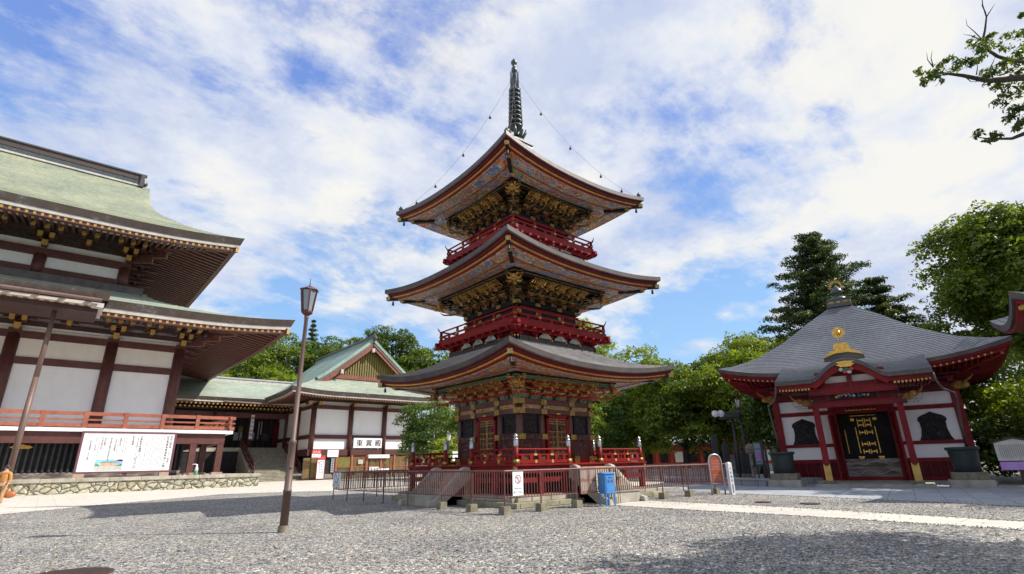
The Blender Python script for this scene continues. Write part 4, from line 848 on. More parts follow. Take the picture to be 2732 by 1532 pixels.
mb = HM(); mb.box((11.75, 62.2, 2.68), (0.55, 0.5, 2.8), 'brown_wood'); p = mb.build('post', hall); mb = HM(); mb.box((11.75, 62.2, 1.30), (0.95, 0.9, 0.22), 'pink_stone'); mb.build('footing', p)
mb = HM()                                     # dark slatted screen under the veranda
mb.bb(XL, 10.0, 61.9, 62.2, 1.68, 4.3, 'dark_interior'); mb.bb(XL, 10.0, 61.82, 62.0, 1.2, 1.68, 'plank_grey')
for i in range(115): x = 9.9-i*0.42; mb.bb(x-0.08, x+0.08, 61.75, 61.9, 1.72, 4.25, 'slate_stele')
mb.build('slatted_screen', hall)
for x in (-1.9, -4.9):
    mb = HM(); mb.prism([(-0.75, 0), (-0.55, 0.12), (0, 0.24), (0.55, 0.12), (0.75, 0), (0.5, -0.12), (-0.5, -0.12)], (x, 61.6, 3.75), (1, 0, 0), (0, 0, 1), 0.12, 'gold_paint'); mb.build('wood_plaque', hall)
mb = HM()                                     # entrance porch roof that juts out at the far left
pf = lambda u, v: (-30+31.35*u-1.0*0, 53.0+5.0*v, 15.65+0.22*(max(0, u-0.75)/0.25)**2*(1-v)+1.25*v)
mb.grid(pf, 24, 6, 'verdigris_pale'); mb.grid(lambda u, v: (-30+31.35*u, 53.0+0.2*v, 15.65+0.22*(max(0, u-0.75)/0.25)**2-0.75*v), 24, 1, 'eave_layers'); mb.bb(-30, 1.1, 53.3, 58.2, 14.62, 14.88, 'eave_white'); mb.bb(-30, 0.8, 54.0, 58.2, 14.2, 14.62, 'dark_brown')
mb.add([(1.35, 53.0, 15.87), (1.35, 53.2, 15.1), (1.15, 58.0, 15.2), (1.35, 58.0, 16.9)], [(0, 1, 2, 3)], 'eave_layers')
for i in range(26): x = 0.6-i*0.62; mb.bb(x-0.13, x+0.13, 53.4, 57.9, 14.55, 14.84, 'brown_wood'); mb.bb(x-0.14, x+0.14, 53.36, 53.4, 14.54, 14.85, 'gold_paint')
mb.cyl((-30, 52.85, 15.05), (0.9, 52.85, 15.0), 0.16, 0.16, 'pole_brown', 8)
for i in range(12): x = 0.2-i*1.6; mb.bb(x-0.05, x+0.05, 52.8, 53.3, 14.85, 15.3, 'iron')
mb.bb(0.3, 1.1, 53.2, 53.9, 14.5, 14.85, 'eave_white'); mb.build('porch_roof', hall)
mb = HM(); mb.bb(-11.5, -5.1, 64.8, 65.1, 6.0, 10.8, 'gold_paint'); mb.build('shutter', hall)

o = tag(MB().build('downpipe') if False else (lambda m: (m.cyl((0, 0, 0), (0.05, 0, 7.6), 0.21, 0.19, 'pole_brown', 18), m.cyl((0.05, 0, 7.6), (0.10, 0, 13.2), 0.185, 0.16, 'pole_brown', 18), m.cyl((0.10, 0, 13.2), (0.10, 0, 13.65), 0.22, 0.21, 'far_grey', 18), m.build('downpipe', None, True, (-2.0, 55.3, 1.2)))[-1])(MB()), 'thick leaning brown rain pipe from the eave gutter to the corner of the rubble wall', 'rain pipe')

# rubble retaining wall with a capping of pale slabs
rw = thing('retaining_wall', 'low rubble stone retaining wall with pale capstones in front of the great hall', 'stone wall', (16.4, 58.4, 0))
mb = MB(); mb.xf = Matrix.Translation((-16.4, -58.4, 0)); mb.bb(-2.3, 16.4, 58.45, 90, 0, 0.90, 'rubble_stone'); mb.build('rubble', rw)
mb = MB(); mb.xf = Matrix.Translation((-16.4, -58.4, 0)); x = -2.4
while x < 16.4:
    w_ = min(2.25, 16.5-x); mb.bb(x+0.012, x+w_-0.012, 58.35, 60.2, 0.90, 1.2, 'stone'); x += 2.25
mb.bb(-2.3, 16.4, 60.2, 90, 0.9, 1.195, 'stone'); mb.bb(-3.2, -2.4, 54.3, 60, 0.0, 1.2, 'rubble_stone'); mb.build('capstones', rw, bevel=0.02)

# big notice board
SX0, SX1, SZ0, SZ1 = 1.98, 8.66, 1.68, 4.86
nb = thing('notice_board', 'huge white notice board in a purple frame covered with vertical writing under the veranda', 'notice board', (5.3, 58.95, 1.2))
def SM(): m = MB(); m.xf = Matrix.Translation((-5.3, -58.95, -1.2)); return m
mb = SM(); mb.bb(SX0, SX1, 58.97, 59.03, SZ0, SZ1, 'paper'); pn = mb.build('panel', nb)
mb = SM(); mb.bb(SX0-0.16, SX1+0.16, 58.93, 59.1, SZ1, SZ1+0.14, 'sign_frame'); mb.bb(SX0-0.16, SX1+0.16, 58.93, 59.1, SZ0-0.14, SZ0, 'sign_frame'); mb.bb(SX0-0.16, SX0, 58.93, 59.1, SZ0, SZ1, 'sign_frame'); mb.bb(SX1, SX1+0.16, 58.93, 59.1, SZ0, SZ1, 'sign_frame')
mb.bb(5.2, 5.55, 59.0, 59.1, 1.2, SZ0-0.14, 'sign_frame'); mb.build('frame', nb)
for x in (2.2, 8.3): mb = SM(); mb.box((x, 59.1, 1.36), (0.75, 0.5, 0.32), 'pink_stone'); mb.build('footing', nb)
mb = SM(); Y_ = 58.955
def colw(x, z, s, txt, mat='ink', b=1): write(mb, txt, (x, Y_, z), (1, 0, 0), (0, 0, 1), s, mat, True, bold=b)
colw(8.42, 4.60, 0.20, '成田山開基一〇九〇年祭'); colw(8.16, 4.60, 0.215, '記念事業奉賛御奉納のお願い')
colw(6.12, 4.58, 0.19, '大開帳奉修期間'); colw(5.88, 4.48, 0.145, '令和十年四月二十八日～五月二十八日'); colw(5.52, 4.60, 0.20, '記念事業')
colw(5.18, 4.55, 0.15, '一'); colw(4.68, 4.55, 0.15, '一'); colw(3.60, 4.62, 0.15, '一')
colw(4.62, 4.38, 0.155, '護摩祈祷'); colw(4.28, 4.42, 0.15, '仁王門改修整備'); colw(3.94, 4.42, 0.15, '御本尊不動明王御宝前荘厳')
colw(3.52, 4.40, 0.155, '境内整備'); colw(3.32, 4.42, 0.155, '門前広場改修'); colw(2.92, 4.42, 0.145, '五か八ヶ年計画'); colw(2.55, 4.20, 0.16, '記念事業費 五十億円')
rnd = random.Random(5)
def dashes(x, z0, z1, s):                     # writing too small to read: rows of little strokes
    z = z0
    while z > z1:
        if rnd.random() < 0.93:
            mb.bb(x-s*rnd.uniform(0.3, 0.5), x+s*rnd.uniform(0.3, 0.5), Y_, Y_+0.004, z-s*0.08, z+s*0.08, 'grey_ink'); mb.bb(x-s*0.1, x+s*0.1, Y_-0.002, Y_+0.002, z-s*rnd.uniform(.2, .45), z+s*rnd.uniform(.2, .45), 'grey_ink')
            if rnd.random() < 0.6: mb.bb(x-s*0.35, x+s*0.35, Y_-0.001, Y_+0.003, z-s*0.4, z-s*0.28, 'grey_ink')
        z -= s*1.15
for i, (z0, z1) in enumerate(((4.62, 1.95), (4.62, 2.0), (4.62, 1.9), (4.62, 3.2), (4.62, 1.9), (4.62, 1.95), (4.62, 1.9), (4.62, 1.95), (3.3, 1.95))): dashes(7.86-i*0.185, z0, z1, 0.10)
dashes(6.0, 2.9, 1.9, 0.13); dashes(5.05, 4.45, 3.1, 0.12); dashes(4.88, 4.45, 2.9, 0.12); dashes(4.45, 4.35, 3.3, 0.11); dashes(3.14, 4.4, 2.7, 0.11); dashes(6.2, 3.5, 2.2, 0.12)
for i in range(22): mb.bb(3.22+i*0.085, 3.27+i*0.085, Y_, Y_+0.004, 1.76, 1.80, 'grey_ink')
mb.build('lettering', pn)
mk('pic_sky', (0.10, 0.42, 0.85), (0.45, 0.70, 0.90), 0.8, 0.6); mk('pic_ground', (0.55, 0.55, 0.50), (0.45, 0.47, 0.42), 4, 0.7); mk('pic_hall', (0.50, 0.28, 0.18), (0.65, 0.45, 0.35), 4, 0.7); mk('pic_green', (0.06, 0.22, 0.14), (0.10, 0.35, 0.28), 4, 0.7)
mb = SM(); mb.bb(3.15, 5.05, 58.955, 58.968, 1.85, 2.15, 'pic_ground'); mb.bb(3.15, 5.05, 58.955, 58.968, 2.15, 2.66, 'pic_sky')
mb.add([(3.4, 58.95, 2.40), (4.8, 58.95, 2.42), (4.55, 58.95, 2.50), (3.65, 58.95, 2.50)], [(0, 1, 2, 3)], 'pic_green'); mb.bb(3.5, 4.72, 58.951, 58.954, 2.14, 2.40, 'pic_hall')
mb.add([(3.15, 58.949, 2.12), (3.55, 58.949, 2.12), (3.3, 58.949, 2.32), (3.15, 58.949, 2.36)], [(0, 1, 2, 3)], 'pic_green'); mb.add([(4.6, 58.949, 2.12), (5.05, 58.949, 2.12), (5.05, 58.949, 2.34)], [(0, 1, 2)], 'pic_green'); mb.add([(4.55, 58.948, 2.56), (5.05, 58.948, 2.48), (5.05, 58.948, 2.66), (4.75, 58.948, 2.66)], [(0, 1, 2, 3)], 'hall_red')
mb.build('picture', pn)

bt = thing('sprayer_bottle', 'small white and green bottle with a spout standing between the veranda posts', 'bottle', (10.98, 59.55, 1.2))
mb = MB(); mb.lathe((0, 0, 0), [(0.17, 0), (0.18, 0.05), (0.17, 0.3), (0.16, 0.36)], 'plant_green', 12); mb.build('base', bt, True)
mb = MB(); mb.lathe((0, 0, 0), [(0.16, 0.36), (0.14, 0.6), (0.08, 0.75), (0.06, 0.95)], 'paper', 12); mb.tube([(0, 0, 0.93), (-0.15, 0, 0.97), (-0.4, 0, 0.95)], 0.04, 'paper', 6); mb.build('spout', bt, True)

# person at the left edge
pp = gr(2, 1352); px0, py0 = float(pp[0])-0.16, float(pp[1])
per = thing('person', 'person at the left edge in an orange-brown top and tan trousers carrying a bag', 'person', (px0, py0, 0), math.radians(-20))
def skin_body(name, verts, edges, radii, mats, parent, sub=2):
    me = bpy.data.meshes.new(name); me.from_pydata(verts, edges, []); o = bpy.data.objects.new(name, me); COL.objects.link(o); o.parent = parent
    md = o.modifiers.new('skin', 'SKIN'); md.use_smooth_shade = True
    for i, r in enumerate(radii): me.skin_vertices[0].data[i].radius = r if isinstance(r, tuple) else (r, r)
    me.skin_vertices[0].data[0].use_root = True
    s = o.modifiers.new('sub', 'SUBSURF'); s.levels = sub; s.render_levels = sub
    for m in mats: me.materials.append(MATS[m])
    return o
K = 1.16
bv = [(0, 0, 0.98), (0, 0, 1.18), (0, 0, 1.38), (0, 0, 1.50), (0, 0, 1.58),
      (-0.19, 0, 1.43), (-0.24, -0.02, 1.15), (-0.22, -0.14, 0.92), (0.19, 0, 1.43), (0.25, -0.02, 1.15), (0.24, -0.16, 0.94),
      (-0.10, 0, 0.92), (-0.11, -0.05, 0.50), (-0.11, 0.03, 0.09), (-0.11, -0.12, 0.04), (0.10, 0, 0.92), (0.12, -0.10, 0.50), (0.12, -0.12, 0.09), (0.12, -0.27, 0.04), (0, 0, 1.70)]
be = [(0, 1), (1, 2), (2, 3), (3, 4), (4, 19), (3, 5), (5, 6), (6, 7), (3, 8), (8, 9), (9, 10), (0, 11), (11, 12), (12, 13), (13, 14), (0, 15), (15, 16), (16, 17), (17, 18)]
br_ = [(0.145, 0.11), (0.13, 0.10), (0.15, 0.11), (0.09, 0.08), (0.05, 0.05), 0.06, 0.045, 0.032, 0.06, 0.045, 0.032, (0.09, 0.09), 0.06, 0.042, 0.04, (0.09, 0.09), 0.06, 0.042, 0.04, (0.085, 0.10)]
sb = lambda vs: [(a*K, b*K, c*K) for a, b, c in vs]
rs_ = [tuple(q*K for q in r) if isinstance(r, tuple) else r*K for r in br_]
skin_body('body', sb(bv), be, rs_, ['skin'], per)
skin_body('jacket', sb([(0, 0, 0.98), (0, 0, 1.2), (0, 0, 1.40), (0, 0, 1.48), (-0.19, 0, 1.43), (-0.24, -0.02, 1.15), (-0.225, -0.11, 0.97), (0.19, 0, 1.43), (0.25, -0.02, 1.15), (0.245, -0.12, 0.99)]),
          [(0, 1), (1, 2), (2, 3), (3, 4), (4, 5), (5, 6), (3, 7), (7, 8), (8, 9)], [(0.17*K, 0.135*K), (0.15*K, 0.12*K), (0.17*K, 0.13*K), (0.10*K, 0.09*K), 0.078*K, 0.062*K, 0.052*K, 0.078*K, 0.062*K, 0.052*K], ['orange_cloth'], per)
skin_body('trousers', sb([(0, 0, 1.0), (-0.10, 0, 0.90), (-0.11, -0.05, 0.50), (-0.11, 0.03, 0.14), (0.10, 0, 0.90), (0.12, -0.10, 0.50), (0.12, -0.12, 0.14)]), [(0, 1), (1, 2), (2, 3), (0, 4), (4, 5), (5, 6)], [(0.15*K, 0.12*K), 0.11*K, 0.085*K, 0.08*K, 0.11*K, 0.085*K, 0.08*K], ['tan_cloth'], per)
mb = MB(); mb.ball((0, 0.02*K, 1.72*K), 0.115*K, 'hair', 10, (0.92, 1.05, 1.08)); mb.ball((0, 0.09*K, 1.60*K), 0.06*K, 'hair', 8); mb.build('hair', per, True)
mb = MB(); mb.ball((0, -0.10*K, 1.66*K), 0.016*K, 'skin', 6, (0.8, 1.3, 1.3)); 
for s in (-1, 1): mb.ball((s*0.035*K, -0.098*K, 1.69*K), 0.009*K, 'ink', 5); mb.ball((s*0.098*K, 0.0, 1.67*K), 0.02*K, 'skin', 6, (0.5, 1, 1.3))
mb.ball((0, -0.098*K, 1.62*K), 0.013*K, 'sign_red', 5, (1.6, 0.6, 0.6)); mb.build('face', per, True)
for s, hx_, hy_ in ((-1, -0.22, -0.15), (1, 0.24, -0.17)):
    mb = MB()
    for q in range(4): mb.tube([((hx_+0.012*(q-1.5))*K, (hy_-0.02)*K, 0.90*K), ((hx_+0.016*(q-1.5))*K, (hy_-0.045)*K, (0.865-0.004*(q % 3))*K), ((hx_+0.014*(q-1.5))*K, (hy_-0.025)*K, (0.835+0.004*q)*K)], [0.010, 0.009, 0.007], 'skin', 6)
    mb.tube([((hx_-s*0.02)*K, hy_*K, 0.91*K), ((hx_-s*0.045)*K, (hy_-0.03)*K, 0.885*K), ((hx_-s*0.03)*K, (hy_-0.05)*K, 0.86*K)], [0.012, 0.010, 0.008], 'skin', 6); mb.ball((hx_*K, hy_*K, 0.905*K), 0.035, 'skin', 7, (1, 0.7, 1.2)); mb.build('hand', per, True)
for x, y in ((-0.11, -0.06), (0.12, -0.21)):
    mb = MB(); mb.ball((x*K, y*K, 0.05*K), 0.075*K, 'far_grey', 8, (0.7, 1.9, 0.62)); mb.bb(x*K-0.05, x*K+0.05, y*K-0.16, y*K+0.15, 0.006, 0.03, 'paper'); mb.build('shoe', per, True)
hb = thing('handbag', 'orange leather handbag with looped straps held by the person at the left edge', 'handbag', (px0+0.36, py0-0.12, 0.42), math.radians(-20))
mb = MB(); mb.ball((0, 0, 0.17), 0.24, 'bag_leather', 10, (1.25, 0.6, 0.78)); mb.build('pouch', hb, True)
mb = MB()
for s in (-1, 1): mb.tube([(-0.15, 0.06*s, 0.30), (-0.10, 0.05*s, 0.46), (0, 0.03*s, 0.53), (0.10, 0.05*s, 0.46), (0.15, 0.06*s, 0.30)], 0.012, 'bag_leather', 6)
mb.build('strap', hb, True)

# ------------------------------------------------------------------ corridor and stairs
cor = thing('corridor', 'open covered corridor with long pale green roof between great hall and gabled wing', 'corridor', (22.6, 88, 0))
def CM(): return HM((22.6, 88, 0))
CR = Roof(20.0, 93.0, 14.5, 8.6, lambda d: float(np.interp(d, [0, 2.5, 5.5, 8.6], [11.45, 12.3, 13.6, 15.1])), 0.0, 4, 2, 0, 3, g=0.2, ov=0)
mb = CM(); CR.surface(mb, 0, 0, 8.6, 12, 12, 'verdigris_pale', 0.04); CR.surface(mb, 2, 0, 8.6, 4, 4, 'verdigris_pale'); mb.build('roof', cor)
mb = CM(); mb.bb(5.5, 34, 92.6, 93.4, 14.9, 15.35, 'eave_white'); mb.bb(5.5, 34, 92.5, 93.5, 15.35, 15.45, 'far_grey'); mb.cyl((5.5, 93, 15.5), (34, 93, 15.5), 0.16, 0.16, 'far_grey', 8); mb.build('ridge', cor)
mb = CM(); CR.band(mb, 0, [(0, 0.04), (0.15, -0.42, 'eave_layers'), (0.2, -0.44, 'eave_layers'), (0.2, -0.66, 'eave_white'), (0.4, -0.67, 'eave_white'), (0.4, -0.9, 'brown_wood'), (0.7, -0.9, 'brown_wood'), (0.7, -0.6, 'brown_wood'), (4.5, 0.0, 'dark_brown')], 4)
for i in range(52): x = 6.5+i*0.55; mb.beam((x, 88.3, 11.0), (x, 84.7, 10.55), 0.2, 0.22, 'brown_wood', 'gold_paint'); mb.beam((x, 88.5, 10.7), (x, 85.6, 10.2), 0.2, 0.22, 'brown_wood', 'gold_paint')
mb.cyl((17.5, 84.1, 10.85), (24, 84.1, 10.75), 0.13, 0.13, 'pole_brown', 8); mb.build('eave', cor)
for x in (12.2, 17.4, 22.6, 27.8):
    mb = CM(); mb.cyl((x, 88, 4.6), (x, 88, 10.5), 0.30, 0.30, 'brown_wood', 14); mb.build('column', cor, True)
mb = CM(); mb.bb(6, 28, 87.8, 88.2, 9.0, 9.75, 'brown_wood'); mb.bb(6, 28, 87.85, 88.15, 10.1, 10.5, 'dark_brown'); mb.bb(6, 30, 97, 97.3, 9.4, 10.0, 'brown_wood'); mb.build('beam', cor)
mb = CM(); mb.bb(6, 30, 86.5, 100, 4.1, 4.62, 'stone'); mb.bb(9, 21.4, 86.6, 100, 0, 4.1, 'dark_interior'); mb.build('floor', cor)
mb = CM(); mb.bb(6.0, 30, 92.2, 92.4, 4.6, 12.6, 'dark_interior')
for i in range(11): x = 19.5+i*0.9; mb.bb(x-0.06, x+0.06, 92.05, 92.2, 4.6, 10, 'dark_brown')
mb.bb(19, 30, 92.05, 92.2, 6.3, 6.5, 'dark_brown'); mb.bb(19, 30, 92.05, 92.2, 9.2, 9.6, 'dark_brown'); mb.bb(27.0, 28.4, 91.8, 92.1, 4.6, 8.8, 'deep_red'); mb.build('back_wall', cor)
for x0, x1, z0, z1, m_ in ((20.6, 21.1, 7.6, 8.9, 'old_paper'), (21.3, 22.0, 5.9, 7.1, 'far_grey'), (22.15, 22.5, 5.9, 7.1, 'far_grey'), (21.9, 22.5, 7.1, 8.0, 'bamboo_green'), (23.4, 24.3, 5.9, 7.1, 'far_grey'), (23.6, 24.1, 7.1, 8.0, 'bamboo_green'), (24.75, 24.9, 6.1, 8.8, 'old_paper'), (25.15, 25.3, 6.8, 8.9, 'old_paper'), (25.5, 26.4, 5.9, 7.0, 'slate_stele'), (19.5, 19.9, 5.9, 7.2, 'far_grey')):
    mb = CM(); mb.bb(x0, x1, 91.98, 92.04, z0, z1, m_); mb.build('posted_paper', cor)
cs = thing('hanging_sign', 'tall white sign with black writing fixed to the corridor column', 'sign', (22.62, 87.6, 5.9))
mb = MB(); mb.bb(-0.23, 0.23, -0.03, 0.03, 0, 3.55, 'paper'); q = mb.build('panel', cs); mb = MB(); write(mb, '御守札授場', (0, -0.035, 3.05), (1, 0, 0), (0, 0, 1), 0.46, 'ink', True, 1.32, bold=2); mb.build('lettering', q)
st = thing('stone_stairs', 'wide pale stone stairs climbing to the covered corridor', 'stairs', (24.4, 80, 0))
mb = HM((24.4, 80, 0))
for i in range(26):
    z = 4.6*(i+1)/26; y = 76.6+i*0.395; mb.bb(21.4, 27.2, y, 88, z-4.6/26, z, 'stone'); mb.bb(21.38, 27.22, y-0.03, y+0.02, z-0.09, z-0.012, 'concrete')
mb.build('steps', st, bevel=0.0)
for x in (21.3, 27.35):
    mb = HM((24.4, 80, 0))
    for dz in (0.45, 1.0, 1.45): mb.beam((x, 87.4, 4.55+dz), (x, 78.6, 0.7+dz), 0.16, 0.26 if dz > 1.2 else 0.14, 'brown_wood')
    for i in range(5): y = 78.9+i*2.05; mb.bb(x-0.13, x+0.13, y-0.13, y+0.13, 0.45+(y-78.6)*0.437, 2.2+(y-78.6)*0.437, 'brown_wood')
    for i in range(24): z = 4.5*(i+1)/26; y = 76.9+i*0.395; mb.bb(x-0.35, x+0.35, y, y+0.5, 0, z+0.1, 'stone')
    mb.build('stair_rail', st)

# ------------------------------------------------------------------ gabled wing
mk('rail_brown', (0.25, 0.075, 0.045), (0.17, 0.05, 0.032), 3, 0.6)
OW = (36.25, 77, 0)
wing = thing('gabled_wing', 'gabled temple wing with pale green hipped roof, white panels and a gold slatted gable', 'temple wing', OW)
def WM(): return HM(OW)
mb = WM(); mb.bb(27.9, 44.6, 77.15, 101, 3.5, 10.9, 'plaster'); mb.bb(28.4, 44.2, 77.6, 100, 0, 3.6, 'dark_interior'); mb.build('wall', wing)
for x in (27.95, 33.6, 39.1, 44.6): mb = WM(); mb.cyl((x, 77, 3.3), (x, 77, 10.4), 0.37, 0.37, 'brown_wood', 16); mb.build('column', wing, True)
for y in (82.5, 88): mb = WM(); mb.cyl((27.95, y, 3.3), (27.95, y, 10.4), 0.37, 0.37, 'brown_wood', 16); mb.build('column', wing, True)
mb = WM(); mb.bb(27.5, 45, 76.85, 77.3, 9.72, 10.25, 'brown_wood'); mb.bb(27.9, 44.6, 76.9, 77.2, 5.55, 6.1, 'brown_wood'); mb.bb(27.5, 45, 76.75, 77.25, 3.2, 4.1, 'brown_wood'); mb.bb(27.9, 44.6, 77.05, 77.18, 10.25, 10.6, 'cream')
mb.bb(27.7, 28.2, 77.3, 100, 9.72, 10.25, 'brown_wood'); mb.bb(27.75, 28.15, 77.3, 100, 5.55, 6.1, 'brown_wood'); mb.bb(27.6, 28.2, 77.3, 100, 3.2, 4.1, 'brown_wood'); mb.bb(27.4, 45.1, 76.4, 76.8, 10.75, 11.1, 'dark_brown'); mb.build('beam', wing)
for x in (26.9, 28.4, 33.7, 39.3, 44.6): mb = WM(); gold_arm(mb, x, 75.9, 77.2, 10.45, 0.4); mb.build('bracket', wing)
wp = lambda d: float(np.interp(d, [0, 1.5, 3, 4.5, 6, 9, 12.95], [11.75, 12.45, 13.25, 14.15, 15.2, 17.6, 20.9]))
WR = Roof(0, 0, 15.2, 12.95, wp, 0.42, 7, 2.2, 0.15, 5, g=4.5, ov=0.8)
TW = Matrix.Translation((0, 88.1-77, 0)) @ Matrix.Rotation(-PI/2, 4, 'Z')    # ridge turned to run towards the viewer
def TM(): m = MB(); m.xf = TW; return m
mb = TM()
for s_ in (0, 2): WR.surface(mb, s_, 0, 12.95, 24, 40, 'verdigris_blue', 0.04)
mb.build('roof', wing)
for s_ in (1, 3): mb = TM(); WR.surface(mb, s_, 0, 5.6, 12, 40, 'verdigris_pale', 0.04); mb.build('lean_roof', wing)
mb = TM()
for s_ in (0, 1, 2, 3): WR.band(mb, s_, [(0, 0.04), (0.15, -0.50, 'eave_layers'), (0.2, -0.52, 'eave_layers'), (0.22, -0.70, 'eave_white'), (0.4, -0.71, 'eave_white'), (0.4, -0.95, 'brown_wood'), (0.8, -0.96, 'brown_wood'), (0.8, -0.65, 'brown_wood'), (4.2, -0.35, 'brown_wood')], 40)
mb.build('eave_edge', wing)
mb = TM()
for s_ in (0, 1, 2): rafters(mb, WR, s_, 0.42, 0.38, 4.0, -0.83, -0.62, 0.17, 0.19)
mb.build('rafters', wing)
gy = 88.1-15.2+4.5-0.8                        # plane of the verge
mb = WM(); ds = [4.5+i*0.704 for i in range(13)]
for a, b in zip(ds[:-1], ds[1:]):
    for s_ in (-1, 1):
        xa, xb = 36.25+s_*(12.95-a), 36.25+s_*(12.95-b)
        mb.beam((xa, gy, wp(a)-0.16), (xb, gy, wp(b)-0.16), 0.4, 0.42, 'verdigris_blue'); mb.beam((xa, gy+0.02, wp(a)-0.55), (xb, gy+0.02, wp(b)-0.55), 0.30, 0.55, 'pole_brown'); mb.beam((xa, gy+0.1, wp(a)-1.15), (xb, gy+0.1, wp(b)-1.15), 0.26, 0.55, 'rail_brown')
mb.build('bargeboard', wing)
mb = WM(); gz_ = 14.4
mb.add([(36.25-7.3, gy+1.1, gz_-0.4), (36.25+7.3, gy+1.1, gz_-0.4), (36.25, gy+1.1, 19.6)], [(0, 1, 2)], 'bamboo_green')
for i in range(26):
    x = 36.25-5.0+i*0.4; zt = 19.2-abs(x-36.25)*0.88
    if zt > 15.2: mb.bb(x-0.11, x+0.11, gy+0.95, gy+1.08, gz_+0.6, zt, 'olive_slat')
mb.bb(30.6, 41.9, gy+0.85, gy+1.1, gz_, gz_+0.6, 'rail_brown')
for x, z in ((36.25, 19.1), (31.4, 15.3), (41.1, 15.3)): mb.box((x, gy-0.1, z), (0.42, 0.4, 0.6), 'old_paper')
mb.build('gable', wing)
mb = WM(); mb.bb(36.0, 36.5, gy-0.1, 101, 20.6, 21.2, 'verdigris_blue'); mb.bb(35.85, 36.65, gy-0.2, 101, 21.15, 21.35, 'copper_dark'); mb.cyl((36.25, gy-0.5, 21.5), (36.25, 101, 21.45), 0.2, 0.2, 'copper_dark', 8); mb.ball((36.25, gy-0.35, 21.05), 0.42, 'copper_dark', 8); mb.build('ridge', wing)
ws = thing('wing_sign', 'white sign with three large black characters on the gabled wing', 'sign', (36.4, 76.65, 4.2))
mb = MB(); mb.bb(-2.35, 2.35, 0, 0.08, 0, 1.55, 'ink'); mb.bb(-2.28, 2.28, -0.03, 0.02, 0.07, 1.48, 'paper'); q = mb.build('panel', ws); mb = MB()
write(mb, '東翼殿', (-1.35, -0.04, 0.78), (1, 0, 0), (0, 0, 1), 0.98, 'ink', False, 1.52, bold=3); mb.build('lettering', q)
# slatted stalls and screens along the foot of the wing
sc_ = thing('slatted_screen', 'long brown slatted screen with posts along the foot of the gabled wing', 'screen', (32.5, 75.6, 0))
def SL(): return HM((32.5, 75.6, 0))
for x in (31.3, 33.6, 35.9, 38.2, 40.4, 42.6): mb = SL(); mb.bb(x-0.13, x+0.13, 75.5, 75.8, 0, 3.2, 'red_rail'); mb.build('post', sc_)
for x0, x1, m_ in ((31.4, 33.5, 'bamboo_green'), (33.7, 35.8, 'bamboo'), (36.0, 38.1, 'bamboo'), (38.3, 40.3, 'bamboo'), (40.5, 42.5, 'bamboo')):
    mb = SL(); n = 11
    for i in range(n): x = x0+(i+0.5)*(x1-x0)/n; mb.bb(x-(0.085 if m_ == 'bamboo_green' else 0.035), x+(0.085 if m_ == 'bamboo_green' else 0.035), 75.62, 75.68, 0.5 if m_ == 'bamboo' else 1.7, 2.95, m_)
    mb.bb(x0, x1, 75.58, 75.72, 2.92, 3.0, 'red_rail'); mb.bb(x0, x1, 75.58, 75.72, 1.58, 1.68, 'red_rail'); mb.bb(x0, x1, 75.9, 76.0, 0.0, 2.9, 'mossy_stone' if m_ == 'bamboo_green' else 'dark_brown'); mb.build('slat_panel', sc_)
mb = SL(); mb.bb(31.1, 42.8, 75.6, 75.95, 0, 0.5, 'concrete'); mb.build('plinth', sc_)
bs = thing('bamboo_blind', 'brown bamboo blind screen beside the foot of the stone stairs', 'screen', (27.6, 76.0, 0))
mb = HM((27.6, 76, 0)); 
for i in range(26): x = 26.9+i*0.085; mb.cyl((x, 76.0, 0.25), (x, 76.0, 2.9), 0.028, 0.028, 'bamboo', 5)
mb.bb(26.8, 29.1, 76.05, 76.12, 1.5, 1.6, 'dark_brown'); mb.bb(26.8, 29.1, 76.1, 76.2, 0.1, 2.9, 'plank_grey'); mb.bb(27.75, 27.87, 75.93, 76.05, 0, 3.0, 'dark_brown'); mb.bb(26.8, 29.1, 75.9, 76.1, 0.1, 0.22, 'dark_brown'); mb.build('slats', bs)
kb = thing('kiosk_window', 'dark service opening with a brown plank base beside the red and white sign', 'service window', (30.3, 75.7, 0))
mb = HM((30.3, 75.7, 0)); mb.bb(29.6, 31.1, 75.7, 75.9, 0.75, 2.95, 'dark_interior'); mb.bb(29.6, 31.1, 75.62, 75.9, 0.12, 0.75, 'plank_grey'); mb.bb(29.55, 29.7, 75.5, 75.8, 0, 3.1, 'brown_wood'); mb.bb(31.0, 31.14, 75.5, 75.8, 0, 3.1, 'brown_wood'); mb.build('opening', kb)
def sign(name, label, loc, w_, h_, mat='paper', frame=None, rz=0.0):
    t = thing(name, label, 'sign', loc, rz); m = MB(); m.bb(-w_/2, w_/2, -0.02, 0.02, 0, h_, mat); p = m.build('panel', t)
    if frame:
        m = MB(); f = 0.07
        for a, b, c, d in ((-w_/2-f, w_/2+f, -f, 0), (-w_/2-f, w_/2+f, h_, h_+f), (-w_/2-f, -w_/2, 0, h_), (w_/2, w_/2+f, 0, h_)): m.bb(a, b, -0.035, 0.035, c, d, frame)
        m.build('frame', t)
    return t, p
